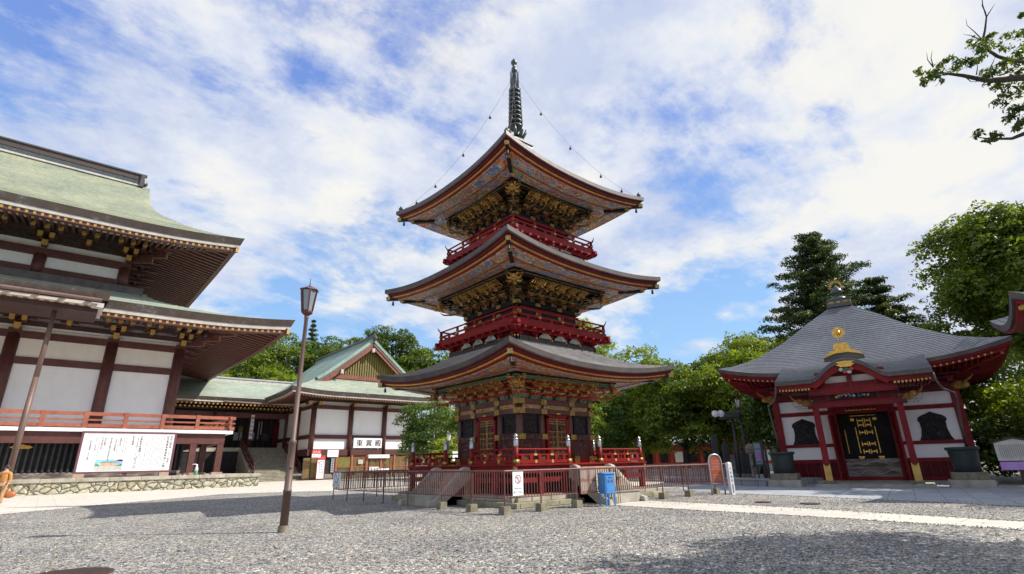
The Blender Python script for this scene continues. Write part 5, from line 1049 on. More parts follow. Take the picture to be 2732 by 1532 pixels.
def lines(p, x0, x1, z0, z1, n, mat='grey_ink', vertical=True, y=-0.025, seed=1, s=0.06):
    m = MB(); rn = random.Random(seed)
    for i in range(n):
        if vertical:
            x = x0+(x1-x0)*(i+0.5)/n; z = z1
            while z > z0+(z1-z0)*rn.uniform(0, 0.25): m.bb(x-s*0.4, x+s*0.4, y, y+0.003, z-s*0.4, z+s*0.1, mat); m.bb(x-s*0.12, x+s*0.12, y-0.002, y+0.001, z-s*0.5, z+s*0.4, mat); z -= s*1.25
        else:
            z = z1-(z1-z0)*(i+0.5)/n; x = x0
            while x < x1-(x1-x0)*rn.uniform(0, 0.25): m.bb(x, x+s*0.8, y, y+0.003, z-s*0.12, z+s*0.2, mat); m.bb(x+s*0.3, x+s*0.5, y-0.002, y+0.001, z-s*0.4, z+s*0.4, mat); x += s*1.25
    return m.build('small_print', p)
t, p = sign('standing_sign', 'tall narrow sign with red header and red arrow beside the service window', (29.0, 75.3, 0.2), 0.98, 2.95, 'paper', 'red_rail')
m = MB(); m.bb(-0.49, 0.49, -0.03, -0.02, 2.42, 2.95, 'sign_red'); m.build('header', p); m = MB(); write(m, '古札納', (-0.28, -0.035, 2.68), (1, 0, 0), (0, 0, 1), 0.27, 'paper', False, 1.05, bold=2); m.build('lettering', p); lines(p, -0.25, 0.42, 0.3, 2.25, 3, 'blue_paint', s=0.17, seed=3)
m = MB(); m.prism([(-0.12, 0), (0.0, 0.14), (0.03, -0.02), (0.12, -0.16), (0.05, -0.2), (-0.02, -0.08), (-0.1, -0.1)], (-0.3, -0.02, 2.1), (1, 0, 0), (0, 0, 1), 0.005, 'sign_red'); m.build('arrow', p)
t, p = sign('lean_sign', 'small red over white sign tilted above the bamboo blind', (28.15, 75.0, 2.95), 1.25, 1.0, 'paper')
m = MB(); m.bb(-0.62, 0.62, -0.03, -0.02, 0.48, 1.0, 'sign_red'); m.build('header', p); m = MB(); write(m, '古札納', (-0.36, -0.035, 0.74), (1, 0, 0), (0, 0, 1), 0.3, 'paper', False, 1.15, bold=1); m.build('lettering', p); lines(p, -0.5, 0.5, 0.08, 0.40, 2, 'ink', False, s=0.14)
t, p = sign('counter_sign', 'white sign with faint writing above the dark service opening', (30.65, 75.45, 3.0), 1.6, 0.95); lines(p, -0.6, 0.6, 0.1, 0.8, 2, 'grey_ink', False, s=0.16)
t, p = sign('hanging_sign', 'narrow grey vertical sign hanging inside the dark service opening', (30.75, 75.55, 0.95), 0.42, 1.9, 'far_grey'); lines(p, -0.15, 0.15, 0.1, 1.8, 1, 'ink', s=0.24)
t, p = sign('fortune_sign', 'long white sign over the paper fortune rack', (37.7, 75.3, 2.78), 3.4, 0.5); m = MB(); write(m, 'おみくじ結び所', (-1.3, -0.03, 0.25), (1, 0, 0), (0, 0, 1), 0.28, 'grey_ink', False, 1.5); m.build('lettering', p)
t, p = sign('paper_notice', 'small white paper notice on the slatted screen', (34.9, 75.45, 2.0), 0.75, 0.6, 'old_paper')
t = thing('fortune_rack', 'wire rack full of tied white paper fortunes in front of the slatted screen', 'fortune rack', (37.7, 75.1, 0.9))
m = MB()
for zz in (0.1, 0.35, 0.6): m.cyl((-1.65, 0, zz), (1.65, 0, zz), 0.02, 0.02, 'iron', 5)
for x in (-1.65, 0, 1.65): m.cyl((x, 0, -0.9), (x, 0, 1.9), 0.035, 0.035, 'iron', 6)
m.build('frame', t); rn = random.Random(4); m = MB()
for i in range(170): x = rn.uniform(-1.6, 1.6); zz = rn.choice((0.1, 0.35, 0.6 if x < 0 else 0.35)); m.box((x, -0.03, zz-0.05), (0.045, 0.04, rn.uniform(0.16, 0.26)), 'paper', rn.uniform(-.4, .4))
struct(m.build('paper_strips', t), 'stuff')

# ------------------------------------------------------------------ karahafu hall (right), turned 14 degrees
AR = math.radians(-75.9)                      # local +x runs along its front to the right, local +y goes back
_U = np.array([0.2436, -0.970]); _V = np.array([0.970, 0.2436]); _O = _U*(-1.7)+_V*40.0
rh = thing('sutra_hall', 'red and white temple hall with grey pyramid roof and curved porch gable topped by gold', 'temple hall', (float(_O[0]), float(_O[1]), 0), AR)
Wd = 4.95
def lat(dx_, dy_): w_ = _O+_U*dx_+_V*dy_; return (float(w_[0]), float(w_[1]))
mb = MB(); mb.bb(-Wd-0.5, Wd+0.5, -0.6, 10.4, 0, 0.18, 'stone'); mb.bb(-2.7, 2.7, -4.7, -0.6, 0, 0.14, 'stone'); mb.build('plinth', rh)
mb = MB()
mb.bb(-Wd+0.1, -1.45, 0.06, 0.3, 1.3, 5.4, 'plaster'); mb.bb(1.45, Wd-0.1, 0.06, 0.3, 1.3, 5.4, 'plaster'); mb.bb(-1.5, 1.5, 0.06, 0.3, 4.3, 5.4, 'hall_red')
for s in (-1, 1): mb.bb(s*(Wd-0.06)-0.05, s*(Wd-0.06)+0.05, 0.2, 9.8, 0.2, 5.4, 'plaster')
mb.bb(-Wd+0.1, Wd-0.1, 9.7, 9.85, 0.2, 5.4, 'plaster'); mb.build('wall', rh)
for x, w_ in ((-Wd+0.17, 0.40), (Wd-0.17, 0.44), (-1.62, 0.30), (1.62, 0.30)):
    mb = MB(); mb.box((x, 0.10, 2.9), (w_, 0.40, 5.45), 'hall_red'); mb.build('column', rh)
for s in (-1, 1): mb = MB(); mb.box((s*(Wd-0.17), 9.7, 2.9), (0.4, 0.4, 5.4), 'hall_red'); mb.build('column', rh)
mb = MB()
for s in (-1, 1):
    x0, x1 = (-Wd+0.3, -1.75) if s < 0 else (1.75, Wd-0.3)
    for z0, z1 in ((0.18, 0.36), (1.20, 1.42), (2.17, 2.37), (4.15, 4.40), (5.12, 5.75)): mb.bb(x0, x1, -0.02, 0.25, z0, z1, 'hall_red')
    mb.bb(x0, x1, 0.10, 0.25, 0.36, 1.20, 'deep_red')
    for i in range(7): x = x0+(x1-x0)*(i+0.5)/7; mb.bb(x-0.035, x+0.035, 0.04, 0.11, 0.36, 1.20, 'hall_red')
    for z0, z1 in ((1.20, 1.42), (2.17, 2.37), (4.15, 4.40), (5.12, 5.75)): mb.bb(s*(Wd-0.1)-0.12, s*(Wd-0.1)+0.12, 0.3, 9.6, z0, z1, 'hall_red')
mb.bb(-1.5, 1.5, -0.03, 0.25, 4.15, 4.55, 'hall_red'); mb.build('beam', rh)
bellp = [(-0.80, 0), (-0.68, 0.25), (-0.60, 0.65), (-0.62, 1.05), (-0.70, 1.12), (-0.66, 1.28), (-0.52, 1.40), (-0.36, 1.46), (-0.12, 1.56), (0, 1.62), (0.12, 1.56), (0.36, 1.46), (0.52, 1.40), (0.66, 1.28), (0.70, 1.12), (0.62, 1.05), (0.60, 0.65), (0.68, 0.25), (0.80, 0)]
for x in (-3.35, 3.40):
    mb = MB(); mb.prism(bellp, (x, 0.055, 2.37), (1, 0, 0), (0, 0, 1), 0.05, 'lacquer_black'); p = mb.build('bell_window', rh); mb = MB(); mb.prism([(a*0.86, b*0.93+0.02) for a, b in bellp], (x, -0.004, 2.38), (1, 0, 0), (0, 0, 1), 0.02, 'carved_panel'); mb.build('relief', p)
# doorway with the gilded black shrine inside
mb = MB()
for s in (-1, 1):
    mb.bb(s*1.46-0.10, s*1.46+0.10, -0.15, 0.35, 0.2, 4.2, 'hall_red')
    mb.box((s*1.62, -0.62, 2.15), (0.10, 1.05, 3.8), 'hall_red', rz=s*0.18)
    for z in (0.7, 1.5, 2.4, 3.3): mb.box((s*1.55, -0.62, z), (0.06, 1.06, 0.14), 'vermilion', rz=s*0.18)
mb.bb(-1.4, 1.4, -0.2, 0.3, 0.18, 0.40, 'hall_red'); mb.build('door_frame', rh)
mb = MB(); mb.bb(-1.45, 1.45, 0.9, 1.0, 0.2, 4.2, 'dark_interior'); mb.bb(-1.46, -1.36, 0.3, 1.0, 0.2, 4.2, 'dark_interior'); mb.bb(1.36, 1.46, 0.3, 1.0, 0.2, 4.2, 'dark_interior'); mb.bb(-1.4, 1.4, 0.76, 0.9, 1.35, 4.1, 'dark_interior'); mb.build('shrine_wall', rh)
mb = MB(); mb.bb(-1.36, 1.36, -0.10, 0.0, 0.40, 1.42, 'plank_grey')
for j, zz in enumerate((1.18, 0.66)): mb.tube([(-1.34+i*0.1788, -0.11, zz+0.10*math.sin(i*0.95+j*2)+(0.08 if j == 0 and i in (2, 11) else 0)) for i in range(16)], 0.018, 'old_paper', 5)
mb.build('wave_board', rh)
mb = MB(); G = 'gold'
for x in (-0.52, 0.52): mb.bb(x-0.018, x+0.018, 0.70, 0.75, 1.75, 3.35, G); mb.bb(x-0.16, x+0.16, 0.70, 0.75, 1.50, 1.56, G); mb.bb(x-0.12, x+0.12, 0.69, 0.75, 1.40, 1.48, G)
mb.bb(-1.15, -1.12, 0.70, 0.75, 1.75, 3.2, G)
for s in (-1, 1):
    for z in (1.85, 2.30, 3.0, 3.45, 3.72):
        x0, x1 = sorted((s*0.03, s*0.36)); mb.bb(x0, x1, 0.70, 0.74, z-0.025, z+0.025, G)
        for x in (x0+0.02, x1-0.02): mb.bb(x-0.02, x+0.02, 0.69, 0.74, z-0.13, z+0.13, G)
        mb.bb((x0+x1)/2-0.02, (x0+x1)/2+0.02, 0.705, 0.74, z-0.06, z+0.06, G)
    mb.bb(s*0.60-0.10, s*0.60+0.10, 0.69, 0.75, 3.72, 3.88, G)
mb.bb(-0.7, 0.7, 0.72, 0.75, 4.02, 4.05, G); mb.build('gilt_fittings', rh)
mb = MB(); mb.bb(-0.8, 0.8, -0.25, -0.12, 4.30, 4.34, 'gold'); 
for i in range(9): mb.ball((-0.78+i*0.195, -0.19, 4.36+0.03*(i % 2)), 0.035, 'gold', 6)
mb.build('gilt_rail', rh)
# main roof
rp = lambda d: float(np.interp(d, [0, 0.8, 2.0, 3.6, 5.2, 6.75], [6.72, 7.09, 7.84, 9.18, 10.74, 12.05]))
HC = 4.95; RR = Roof(0, HC, 7.45, 7.45, rp, 0.72, 4.6, 2.0, 0.12, 5.5)
mb = MB()
for s_ in range(4): RR.surface(mb, s_, 0, 6.75, 36, 36, 'grey_copper', 0.032)
mb.build('roof', rh)
EV = [(0, 0.03), (0.02, -0.20, 'copper_dark'), (0.10, -0.22, 'copper_dark'), (0.12, -0.34, 'hall_red'), (0.3, -0.35, 'hall_red'), (0.32, -0.55, 'hall_red'), (0.5, -0.55, 'hall_red'), (0.5, -0.42, 'deep_red'), (2.6, -0.95, 'deep_red')]
mb = MB()
for s_ in range(4): RR.band(mb, s_, EV, 36)
mb.build('eave_edge', rh)
mb = MB()
for s_ in range(4):
    n = 52
    for i in range(n):
        a = (i+0.5)/n*2-1
        if s_ == 0 and abs(a)*7.45 < 3.7: continue
        if abs(a) > 0.93: continue
        p = RR.pt(s_, a, 0.25, -0.47, True); q = RR.pt(s_, a, 2.4, -0.80, True); q = (p[0], q[1], q[2]) if s_ in (0, 2) else (q[0], p[1], q[2])
        if abs(a)*7.45 < 6.4 or True: mb.beam(q if abs(a)*7.45 < 5.0 else ((p[0]+q[0])/2, (p[1]+q[1])/2, (p[2]+q[2])/2), p, 0.09, 0.11, 'hall_red', 'gold_paint')
mb.build('rafters', rh)
for s in (-1, 1):
    mb = MB(); mb.beam((s*4.9, 0.05, 6.0), (s*7.05, -2.1, 6.75), 0.2, 0.24, 'hall_red', 'gold_paint'); mb.build('hip_beam', rh)
    mb = MB(); mb.ball((s*5.05, -0.15, 5.38), 0.30, 'carved_gold', 8, (1.2, 0.9, 0.8)); mb.ball((s*5.35, -0.35, 5.35), 0.18, 'carved_gold', 7); mb.tube([(s*5.3, -0.3, 5.5), (s*5.6, -0.5, 5.7), (s*5.8, -0.4, 5.9)], [0.07, 0.05, 0.02], 'carved_gold', 6); mb.build('corner_carving', rh, True)
mb = MB(); mb.bb(-4.9, 4.9, -0.5, 0.0, 5.75, 5.92, 'deep_red'); mb.bb(-5.2, 5.2, -0.9, -0.6, 5.95, 6.1, 'deep_red')
for i in range(12): x = -4.7+i*0.855; mb.bb(x-0.13, x+0.13, -0.65, 0, 5.60, 5.80, 'hall_red'); mb.bb(x-0.2, x+0.2, -0.55, -0.4, 5.80, 5.92, 'hall_red')
mb.build('bracket_row', rh)
# porch roof with the undulating gable
PF = -5.35                                    # front line of the porch eave
def arch(u): return 0.5*1.02*(1+math.cos(PI*(abs(u)/2.0)**1.3)) if abs(u) < 2.0 else 0.0
def flare(u): return 0.10*max(0, (abs(u)-2.4)/1.35)**2
def ptop(u, w_):                              # u across, w_ 0 front .. 1 back
    y = PF+w_*4.9; base = 5.80+flare(u); main = rp(max(0, y-(HC-7.45))) if y > HC-7.45 else None
    slope = base+0.31*(y-PF)+0.012*(y-PF)**2; a = 5.80+arch(u)*1.02+0.06*(y-PF)
    z = max(slope, a) if arch(u) > 0 else slope
    k = 8.0; z = math.log(math.exp(k*(slope-6))+math.exp(k*(a-6)))/k+6-0.06 if arch(u) > 0 else math.log(math.exp(k*(slope-6))+math.exp(k*(5.8+0.06*(y-PF)-6)))/k+6-0.06
    return (u, y, z+0.02)
mb = MB()
for j in range(34):
    def row(a, b, j=j):
        p = ptop((a*2-1)*3.75, (j+b)/34); return (p[0], p[1], p[2]+0.028*(1-b))
    mb.grid(row, 90, 1, 'grey_copper'); mb.grid(lambda a, b, j=j: (lambda p: (p[0], p[1], p[2]+0.028*b))(ptop((a*2-1)*3.75, j/34)), 90, 1, 'grey_copper')
pr = mb.build('porch_roof', rh)
def zf(u): return ptop(u, 0)[2]
mb = MB()
for (d0, y0), (d1, y1, m_) in zip([(0, 0), (-0.19, 0.0), (-0.20, 0.10), (-0.47, 0.12)], [(-0.19, 0.0, 'copper_dark'), (-0.20, 0.10, 'copper_dark'), (-0.47, 0.12, 'vermilion'), (-0.49, 0.34, 'hall_red')]):
    mb.grid(lambda a, b: ((a*2-1)*3.75, PF+y0+(y1-y0)*b, zf((a*2-1)*3.75)+(d0+(d1-d0)*b)*(1.0+0.25*(arch((a*2-1)*3.75) > 0.05))), 90, 1, m_)
mb.grid(lambda a, b: ((a*2-1)*3.75, PF+0.34+4.6*b, zf((a*2-1)*3.75)-0.46+0.3*b), 90, 2, 'deep_red')
for s in (-1, 1): mb.add([(s*3.75, PF, zf(3.75)), (s*3.75, PF, zf(3.75)-0.4), (s*3.75, PF+4.9, 6.3), (s*3.75, PF+4.9, 7.3)], [(0, 1, 2, 3)], 'hall_red')
mb.build('porch_eave', rh, True)
mb = MB()
for s in (-1, 1):
    for i in range(10): x = s*(2.05+i*0.17); mb.bb(x-0.045, x+0.045, PF+0.20, PF+3.0, zf(x)-0.58, zf(x)-0.47, 'hall_red'); mb.bb(x-0.05, x+0.05, PF+0.17, PF+0.20, zf(x)-0.585, zf(x)-0.465, 'gold_paint')
    mb.box((s*3.66, PF+0.3, 5.35), (0.12, 0.3, 0.22), 'vermilion')
mb.build('porch_rafters', rh)
mb = MB(); mb.bb(-3.75, -1.8, PF-0.16, PF-0.02, 5.60, 5.76, 'copper_dark'); mb.bb(1.8, 3.75, PF-0.16, PF-0.02, 5.60, 5.76, 'copper_dark'); mb.build('gutter', rh)
for s in (-1, 1):
    mb = MB(); mb.tube([(s*3.72, PF-0.08, 5.60), (s*3.78, PF-0.06, 5.2), (s*3.95, PF-0.05, 4.75), (s*4.38, PF+0.4, 4.55), (s*4.42, PF+0.6, 4.4), (s*4.34, PF+0.9, 3.0), (s*4.30, PF+1.05, 1.85)], 0.055, 'copper_dark', 10); mb.build('downpipe', rh, True)
mb = MB()                                     # gold plate and painted flowers below the crest of the gable
mb.prism([(-0.46, 0.16), (-0.30, 0.08), (-0.46, -0.02), (-0.34, -0.05), (-0.26, -0.13), (0.26, -0.13), (0.34, -0.05), (0.46, -0.02), (0.30, 0.08), (0.46, 0.16), (0.0, 0.2)], (-0.0, PF-0.02, 6.48), (1, 0, 0), (0, 0, 1), 0.03, 'gold'); mb.build('gold_plate', rh)
mb = MB()
for x, z, m_ in ((-0.25, 6.22, 'wave_white'), (0.0, 6.25, 'green_paint'), (0.25, 6.23, 'sign_red'), (-0.08, 6.08, 'sign_red'), (0.12, 6.06, 'wave_white'), (-0.14, 6.18, 'green_paint'), (0.12, 6.17, 'green_paint')): mb.ball((x, PF+0.05, z), 0.11, m_, 7, (1.1, 0.5, 0.9))
mb.build('flower_carving', rh, True)
mb = MB(); mb.bb(-1.25, 1.25, PF+0.9, PF+1.0, 5.62, 5.98, 'cream'); mb.bb(-1.7, 1.7, PF+1.0, PF+1.1, 5.3, 6.3, 'hall_red'); mb.bb(-1.5, 1.5, PF+0.7, PF+0.95, 5.35, 5.60, 'hall_red'); mb.bb(-2.1, 2.1, PF+0.55, PF+0.85, 4.95, 5.35, 'hall_red'); mb.bb(-2.4, 2.4, PF+1.15, PF+1.45, 4.28, 4.66, 'hall_red'); mb.bb(-0.12, 0.12, PF+0.6, PF+0.9, 5.35, 6.1, 'hall_red'); mb.bb(-2.05, 2.05, PF+1.0, PF+1.1, 4.66, 5.3, 'deep_red'); mb.bb(-4.6, 4.6, -0.6, -0.3, 5.2, 5.5, 'deep_red'); mb.build('porch_beam', rh)
mb = MB(); mb.prism([(-1.05, 0), (-0.9, 0.2), (-0.55, 0.36), (0, 0.44), (0.55, 0.36), (0.9, 0.2), (1.05, 0)], (0, PF+0.9, 4.72), (1, 0, 0), (0, 0, 1), 0.05, 'carved_panel')
rn = random.Random(8)
for i in range(46): x = rn.uniform(-0.9, 0.9); mb.ball((x, PF+0.82, 4.77+rn.uniform(0, 0.36*(1-abs(x))+0.02)), rn.uniform(0.035, 0.07), rn.choice(('blue_paint', 'slate_stele', 'blue_paint', 'wave_white', 'gold_paint', 'green_paint')), 5)
mb.build('bird_carving', rh)
for s in (-1, 1):
    mb = MB(); mb.box((s*2.03, -4.2+0.2, 2.35), (0.30, 0.30, 4.1), 'hall_red'); mb.bb(s*2.03-0.16, s*2.03+0.16, -4.17, -3.83, 4.2, 4.5, 'hall_red'); p = mb.build('porch_column', rh)
    mb = MB(); mb.prism([(-0.17, 0), (0.17, 0), (0.17, 0.90), (0.10, 0.80), (0.0, 0.74), (-0.10, 0.80), (-0.17, 0.90)], (s*2.03, -4.155, 0.32), (1, 0, 0), (0, 0, 1), 0.02, 'gold_paint'); mb.bb(s*2.03-0.17, s*2.03+0.17, -4.16, -3.84, 0.30, 0.34, 'gold_paint'); mb.build('gold_foot', p)
    mb = MB(); mb.box((s*2.03, -4.0, 0.22), (0.46, 0.46, 0.16), 'concrete'); mb.box((s*2.03, -4.0, 0.07), (0.7, 0.7, 0.14), 'stone'); mb.build('footing', p)
    mb = MB()
    for q, (yy, zz) in enumerate(((-4.35, 4.55), (-4.55, 4.62), (-4.75, 4.72))): mb.ball((s*(2.25+0.25*q), yy+0.35, zz), 0.24-0.03*q, 'carved_gold', 8, (1.1, 0.9, 0.9))
    mb.tube([(s*2.9, -4.3, 4.7), (s*3.15, -4.35, 4.95), (s*3.2, -4.35, 5.1)], [0.06, 0.05, 0.02], 'carved_gold', 6); mb.build('lion_carving', rh, True)
    mb = MB()                                 # wire cage round the carving
    for q in range(5): t = -0.6+q*0.3; mb.tube([(s*2.5+t, -4.35, 5.15), (s*2.5+t*1.1, -4.55, 4.8), (s*2.5+t*0.9, -4.45, 4.42), (s*2.5+t*0.5, -4.2, 4.25)], 0.010, 'iron', 4)
    for zz, rr_ in ((5.1, 0.75), (4.75, 0.78), (4.45, 0.62), (4.3, 0.4)): mb.tube([(s*2.5+rr_*math.cos(PI+PI*k/8), -4.2-0.36*math.sin(PI*k/8), zz) for k in range(9)], 0.012, 'iron', 4)
    mb.build('wire_cage', rh)
mb = MB()
for x in (-2.1, -1.2, 0, 1.2, 2.1): mb.cyl((x, PF+0.35, 4.35), (x, PF+0.35, 5.75), 0.012, 0.012, 'iron', 4)
for z in (4.36, 5.1): mb.cyl((-2.9, PF+0.35, z), (2.9, PF+0.35, z), 0.012, 0.012, 'iron', 4)
mb.build('wire_screen', rh)
mb = MB()                                     # gilded ridge-end ornament and its sun disc
mb.grid(lambda a, b: ((a*2-1)*0.98, PF+0.15+1.0*b, 6.86+0.22*math.cos((a*2-1)*1.35)), 14, 2, 'copper_dark'); mb.grid(lambda a, b: ((a*2-1)*0.98, PF+0.15, 6.72+0.36*math.cos((a*2-1)*1.35)*b+0.14*b), 14, 1, 'copper_dark'); mb.build('ridge_end', rh)
mb = MB(); ZO = 7.05
mb.prism([(-0.95, -0.08), (-0.85, 0.10), (-0.68, 0.10), (-0.60, 0.24), (-0.44, 0.22), (-0.40, 0.42), (-0.36, 0.62), (-0.22, 0.68), (0.22, 0.68), (0.36, 0.62), (0.40, 0.42), (0.44, 0.22), (0.60, 0.24), (0.68, 0.10), (0.85, 0.10), (0.95, -0.08), (0.55, 0.05), (0.25, 0.12), (-0.25, 0.12), (-0.55, 0.05)], (0, PF+0.20, ZO), (1, 0, 0), (0, 0, 1), 0.16, 'gold')
for s in (-1, 1):
    for q in range(4): mb.ball((s*(0.42+0.14*q), PF+0.16, ZO+0.16-0.05*q), 0.085-0.008*q, 'carved_gold', 6)
mb.bb(-0.22, 0.22, PF+0.16, PF+0.2, ZO+0.16, ZO+0.54, 'slate_stele'); mb.ball((-0.02, PF+0.16, ZO+0.42), 0.07, 'gold', 6); mb.ball((-0.12, PF+0.16, ZO+0.26), 0.05, 'gold', 6); mb.ball((0.12, PF+0.16, ZO+0.25), 0.05, 'gold', 6); mb.build('gold_crest', rh)
mb = MB(); cz = ZO+1.32; mb.cyl((0, PF+0.24, cz), (0, PF+0.32, cz), 0.27, 0.27, 'gold', 20); mb.ball((0, PF+0.24, cz-0.02), 0.15, 'gold', 8)
for q in range(18): t = q*2*PI/18; mb.prism([(-0.045, 0), (0.045, 0), (0, 0.12)], (0.26*math.cos(t), PF+0.25, cz+0.26*math.sin(t)), (-math.sin(t), 0, math.cos(t)), (math.cos(t), 0, math.sin(t)), 0.03, 'gold')
for x in (-0.08, 0.08): mb.cyl((x, PF+0.28, ZO+0.66), (x, PF+0.28, cz-0.24), 0.02, 0.02, 'silver', 6)
mb.build('sun_disc', rh)
mb = MB(); mb.box((0, HC, 12.14), (1.62, 1.62, 0.14), 'copper_dark'); mb.box((0, HC, 12.42), (1.42, 1.42, 0.42), 'bronze'); mb.box((0, HC, 12.66), (1.56, 1.56, 0.07), 'bronze')
for x in (-0.45, 0, 0.45): mb.ball((x, HC-0.72, 12.42), 0.12, 'gold_dull', 6, (1.4, 0.4, 0.9))
for y in (-0.45, 0, 0.45): mb.ball((0.72, HC+y, 12.42), 0.12, 'gold_dull', 6, (0.4, 1.4, 0.9)); mb.ball((-0.72, HC+y, 12.42), 0.12, 'gold_dull', 6, (0.4, 1.4, 0.9))
p = mb.build('roof_finial', rh); mb = MB(); mb.lathe((0, HC, 0), [(0.62, 12.69), (0.55, 12.85), (0.38, 12.98), (0.15, 13.05), (0.13, 13.2), (0.40, 13.27), (0.42, 13.42), (0.36, 13.48), (0.36, 13.55), (0.25, 13.62), (0.22, 13.72), (0.05, 13.85), (0.01, 13.92)], 'bronze', 18); mb.build('bowl', p, True)
mb = MB()
for q in range(15): t = math.radians(-25+q*230/14); mb.prism([(-0.03, 0), (0.03, 0), (0.015, 0.16), (-0.01, 0.26)], (0.30*math.cos(t), HC-0.02, 13.85+0.28*math.sin(t)), (-math.sin(t), 0, math.cos(t)), (math.cos(t), 0, math.sin(t)), 0.03, 'gold')
mb.build('flame_halo', p)
# rain urns
def urn(label, dx_):
    x, y = lat(dx_, -4.28); t = thing('rain_urn', label, 'rain urn', (x, y, 0), AR, 'bronze rain urns in front of the red hall')
    m = MB(); m.box((0, 0, 0.18), (1.72, 1.5, 0.36), 'stone'); m.box((0, 0, 0.54), (1.42, 1.22, 0.36), 'concrete'); q = m.build('plinth', t, bevel=0.02); m = MB(); write(m, '奉納' if dx_ < 0 else '川口', (-0.28, -0.615, 0.54), (1, 0, 0), (0, 0, 1), 0.22, 'grey_ink', False, 2.0); m.build('lettering', q)
    m = MB(); m.lathe((0, 0, 0), [(0.50, 0.72), (0.54, 0.74), (0.57, 1.2), (0.62, 1.70), (0.63, 1.76), (0.70, 1.78), (0.71, 1.90), (0.64, 1.92), (0.60, 1.80)], 'urn_bronze', 28); m.build('bowl', t, True)
    return t
urn('dark bronze rain urn left of the red hall entrance, on a stepped stone plinth', -4.25); urn('dark bronze rain urn right of the red hall entrance, on a stepped stone plinth', 4.10)

# ------------------------------------------------------------------ fence round the pagoda
fn = thing('metal_fence', 'low brown metal fence with concrete footings around the pagoda', 'fence', (11.85, 14.4, 0))
FO = Matrix.Translation((-11.85, -14.4, 0))
def run(p0, p1, posts, foot, skip=()):
    p0 = Vector(p0); p1 = Vector(p1); L_ = (p1-p0).length; d = (p1-p0)/L_
    m = MB(); m.xf = FO; m.cyl(p0+Vector((0, 0, 1.36)), p1+Vector((0, 0, 1.36)), 0.035, 0.035, 'fence_metal', 8); m.beam(p0+Vector((0, 0, 0.5)), p1+Vector((0, 0, 0.5)), 0.04, 0.03, 'fence_metal')
    n = int(L_/0.135)
    for i in range(1, n): q = p0+d*(i*L_/n); m.cyl(q+Vector((0, 0, 0.5)), q+Vector((0, 0, 1.34)), 0.018, 0.018, 'fence_metal', 5, False)
    m.build('rail_panel', fn)
    for s_ in posts:
        q = p0+d*s_; m = MB(); m.xf = FO; m.cyl(q+Vector((0, 0, 0.02)), q+Vector((0, 0, 1.36)), 0.027, 0.027, 'fence_metal', 8); pp_ = m.build('post', fn)
        if foot(s_): m = MB(); m.xf = FO; m.box((q.x, q.y, 0.13), (0.30, 0.30, 0.26), 'concrete', taper=0.96); m.build('footing', pp_)
run((11.85, 14.43, 0), (26.3, 14.35, 0), (0.0, 1.65, 3.45, 5.45, 8.9, 10.9, 13.2), lambda s: True)
run((11.85, 14.43, 0), (11.85, 28.7, 0), (1.85, 3.8, 6.4, 8.6, 10.6, 12.5, 14.25), lambda s: s < 4)
run((11.85, 28.7, 0), (24.5, 28.7, 0), (2.5, 5.0, 7.5, 10.0, 12.6), lambda s: False); run((26.3, 14.35, 0), (24.5, 28.7, 0), (2.4, 4.8, 7.2, 9.6, 12), lambda s: False)
mb = MB(); mb.xf = FO                          # latch of the gate
mb.cyl((17.62, 14.33, 0.0), (17.62, 14.33, 1.34), 0.014, 0.014, 'iron', 6); mb.cyl((17.74, 14.33, 0.0), (17.74, 14.33, 1.34), 0.014, 0.014, 'iron', 6); mb.box((17.68, 14.33, 0.95), (0.16, 0.05, 0.12), 'iron'); mb.build('gate_latch', fn)
def prohib(label, loc, rz, w_, h_, big):
    t = thing('prohibition_sign', label, 'sign', loc, rz); m = MB(); m.bb(-w_/2, w_/2, -0.01, 0.01, 0, h_, 'paper'); p = m.build('panel', t); m = MB(); c = h_*0.68; r = w_*0.30
    red = 'maroon' if big else 'navy'
    m.add([((r*(1 if k % 2 else 0.84))*math.cos(2*PI*(k//2)/32), -0.013, c+(r*(1 if k % 2 else 0.84))*math.sin(2*PI*(k//2)/32)) for k in range(66)], [(2*k, 2*k+1, 2*k+3, 2*k+2) for k in range(32)], red)
    m.beam((-r*0.64, -0.014, c+r*0.64), (r*0.64, -0.014, c-r*0.64), 0.004, r*0.15, red); m.build('ban_symbol', p)
    if big: m = MB(); m.ball((-0.01, -0.012, c+0.05), 0.045, 'pink', 6, (1, 0.05, 0.8)); m.ball((0.0, -0.012, c-0.08), 0.04, 'pink', 6, (1.1, 0.05, 0.6)); m.build('pictogram', p)
    m = MB(); write(m, '餌やり禁止', (-w_*0.36, -0.014, h_*0.14), (1, 0, 0), (0, 0, 1), w_*0.155, 'grey_ink', False, 1.15); m.build('lettering', p)
    m = MB()
    for i in range(9): m.bb(-w_*0.36+i*w_*0.08, -w_*0.36+i*w_*0.08+w_*0.055, -0.014, -0.011, h_*0.285, h_*0.315, 'grey_ink')
    m.build('small_print', p); return t
mk('maroon', (0.24, 0.045, 0.05), None, 2, 0.6); mk('navy', (0.035, 0.05, 0.16), None, 2, 0.6); mk('pink', (0.72, 0.38, 0.34), None, 2, 0.7)
prohib('white prohibition sign with a red crossed circle at the near corner of the fence', (12.36, 14.33, 0.57), 0, 0.47, 0.76, True)
prohib('narrow pale sign with a dark crossed circle at the far left end of the fence', (11.78, 28.2, 0.62), -PI/2, 0.95, 0.72, False)
pl = thing('history_plaque', 'brown plaque filled with columns of white writing hung on the fence by the blue box', 'plaque', (15.87, 14.31, 0.46))
m = MB(); m.bb(-0.43, 0.43, -0.015, 0.015, 0, 0.86, 'brown_board'); p = m.build('panel', pl); m = MB(); write(m, '三重塔', (0.02, -0.02, 0.62), (1, 0, 0), (0, 0, 1), 0.085, 'paper', True, 1.35, bold=2); m.build('lettering', p)
m = MB(); rn = random.Random(9)
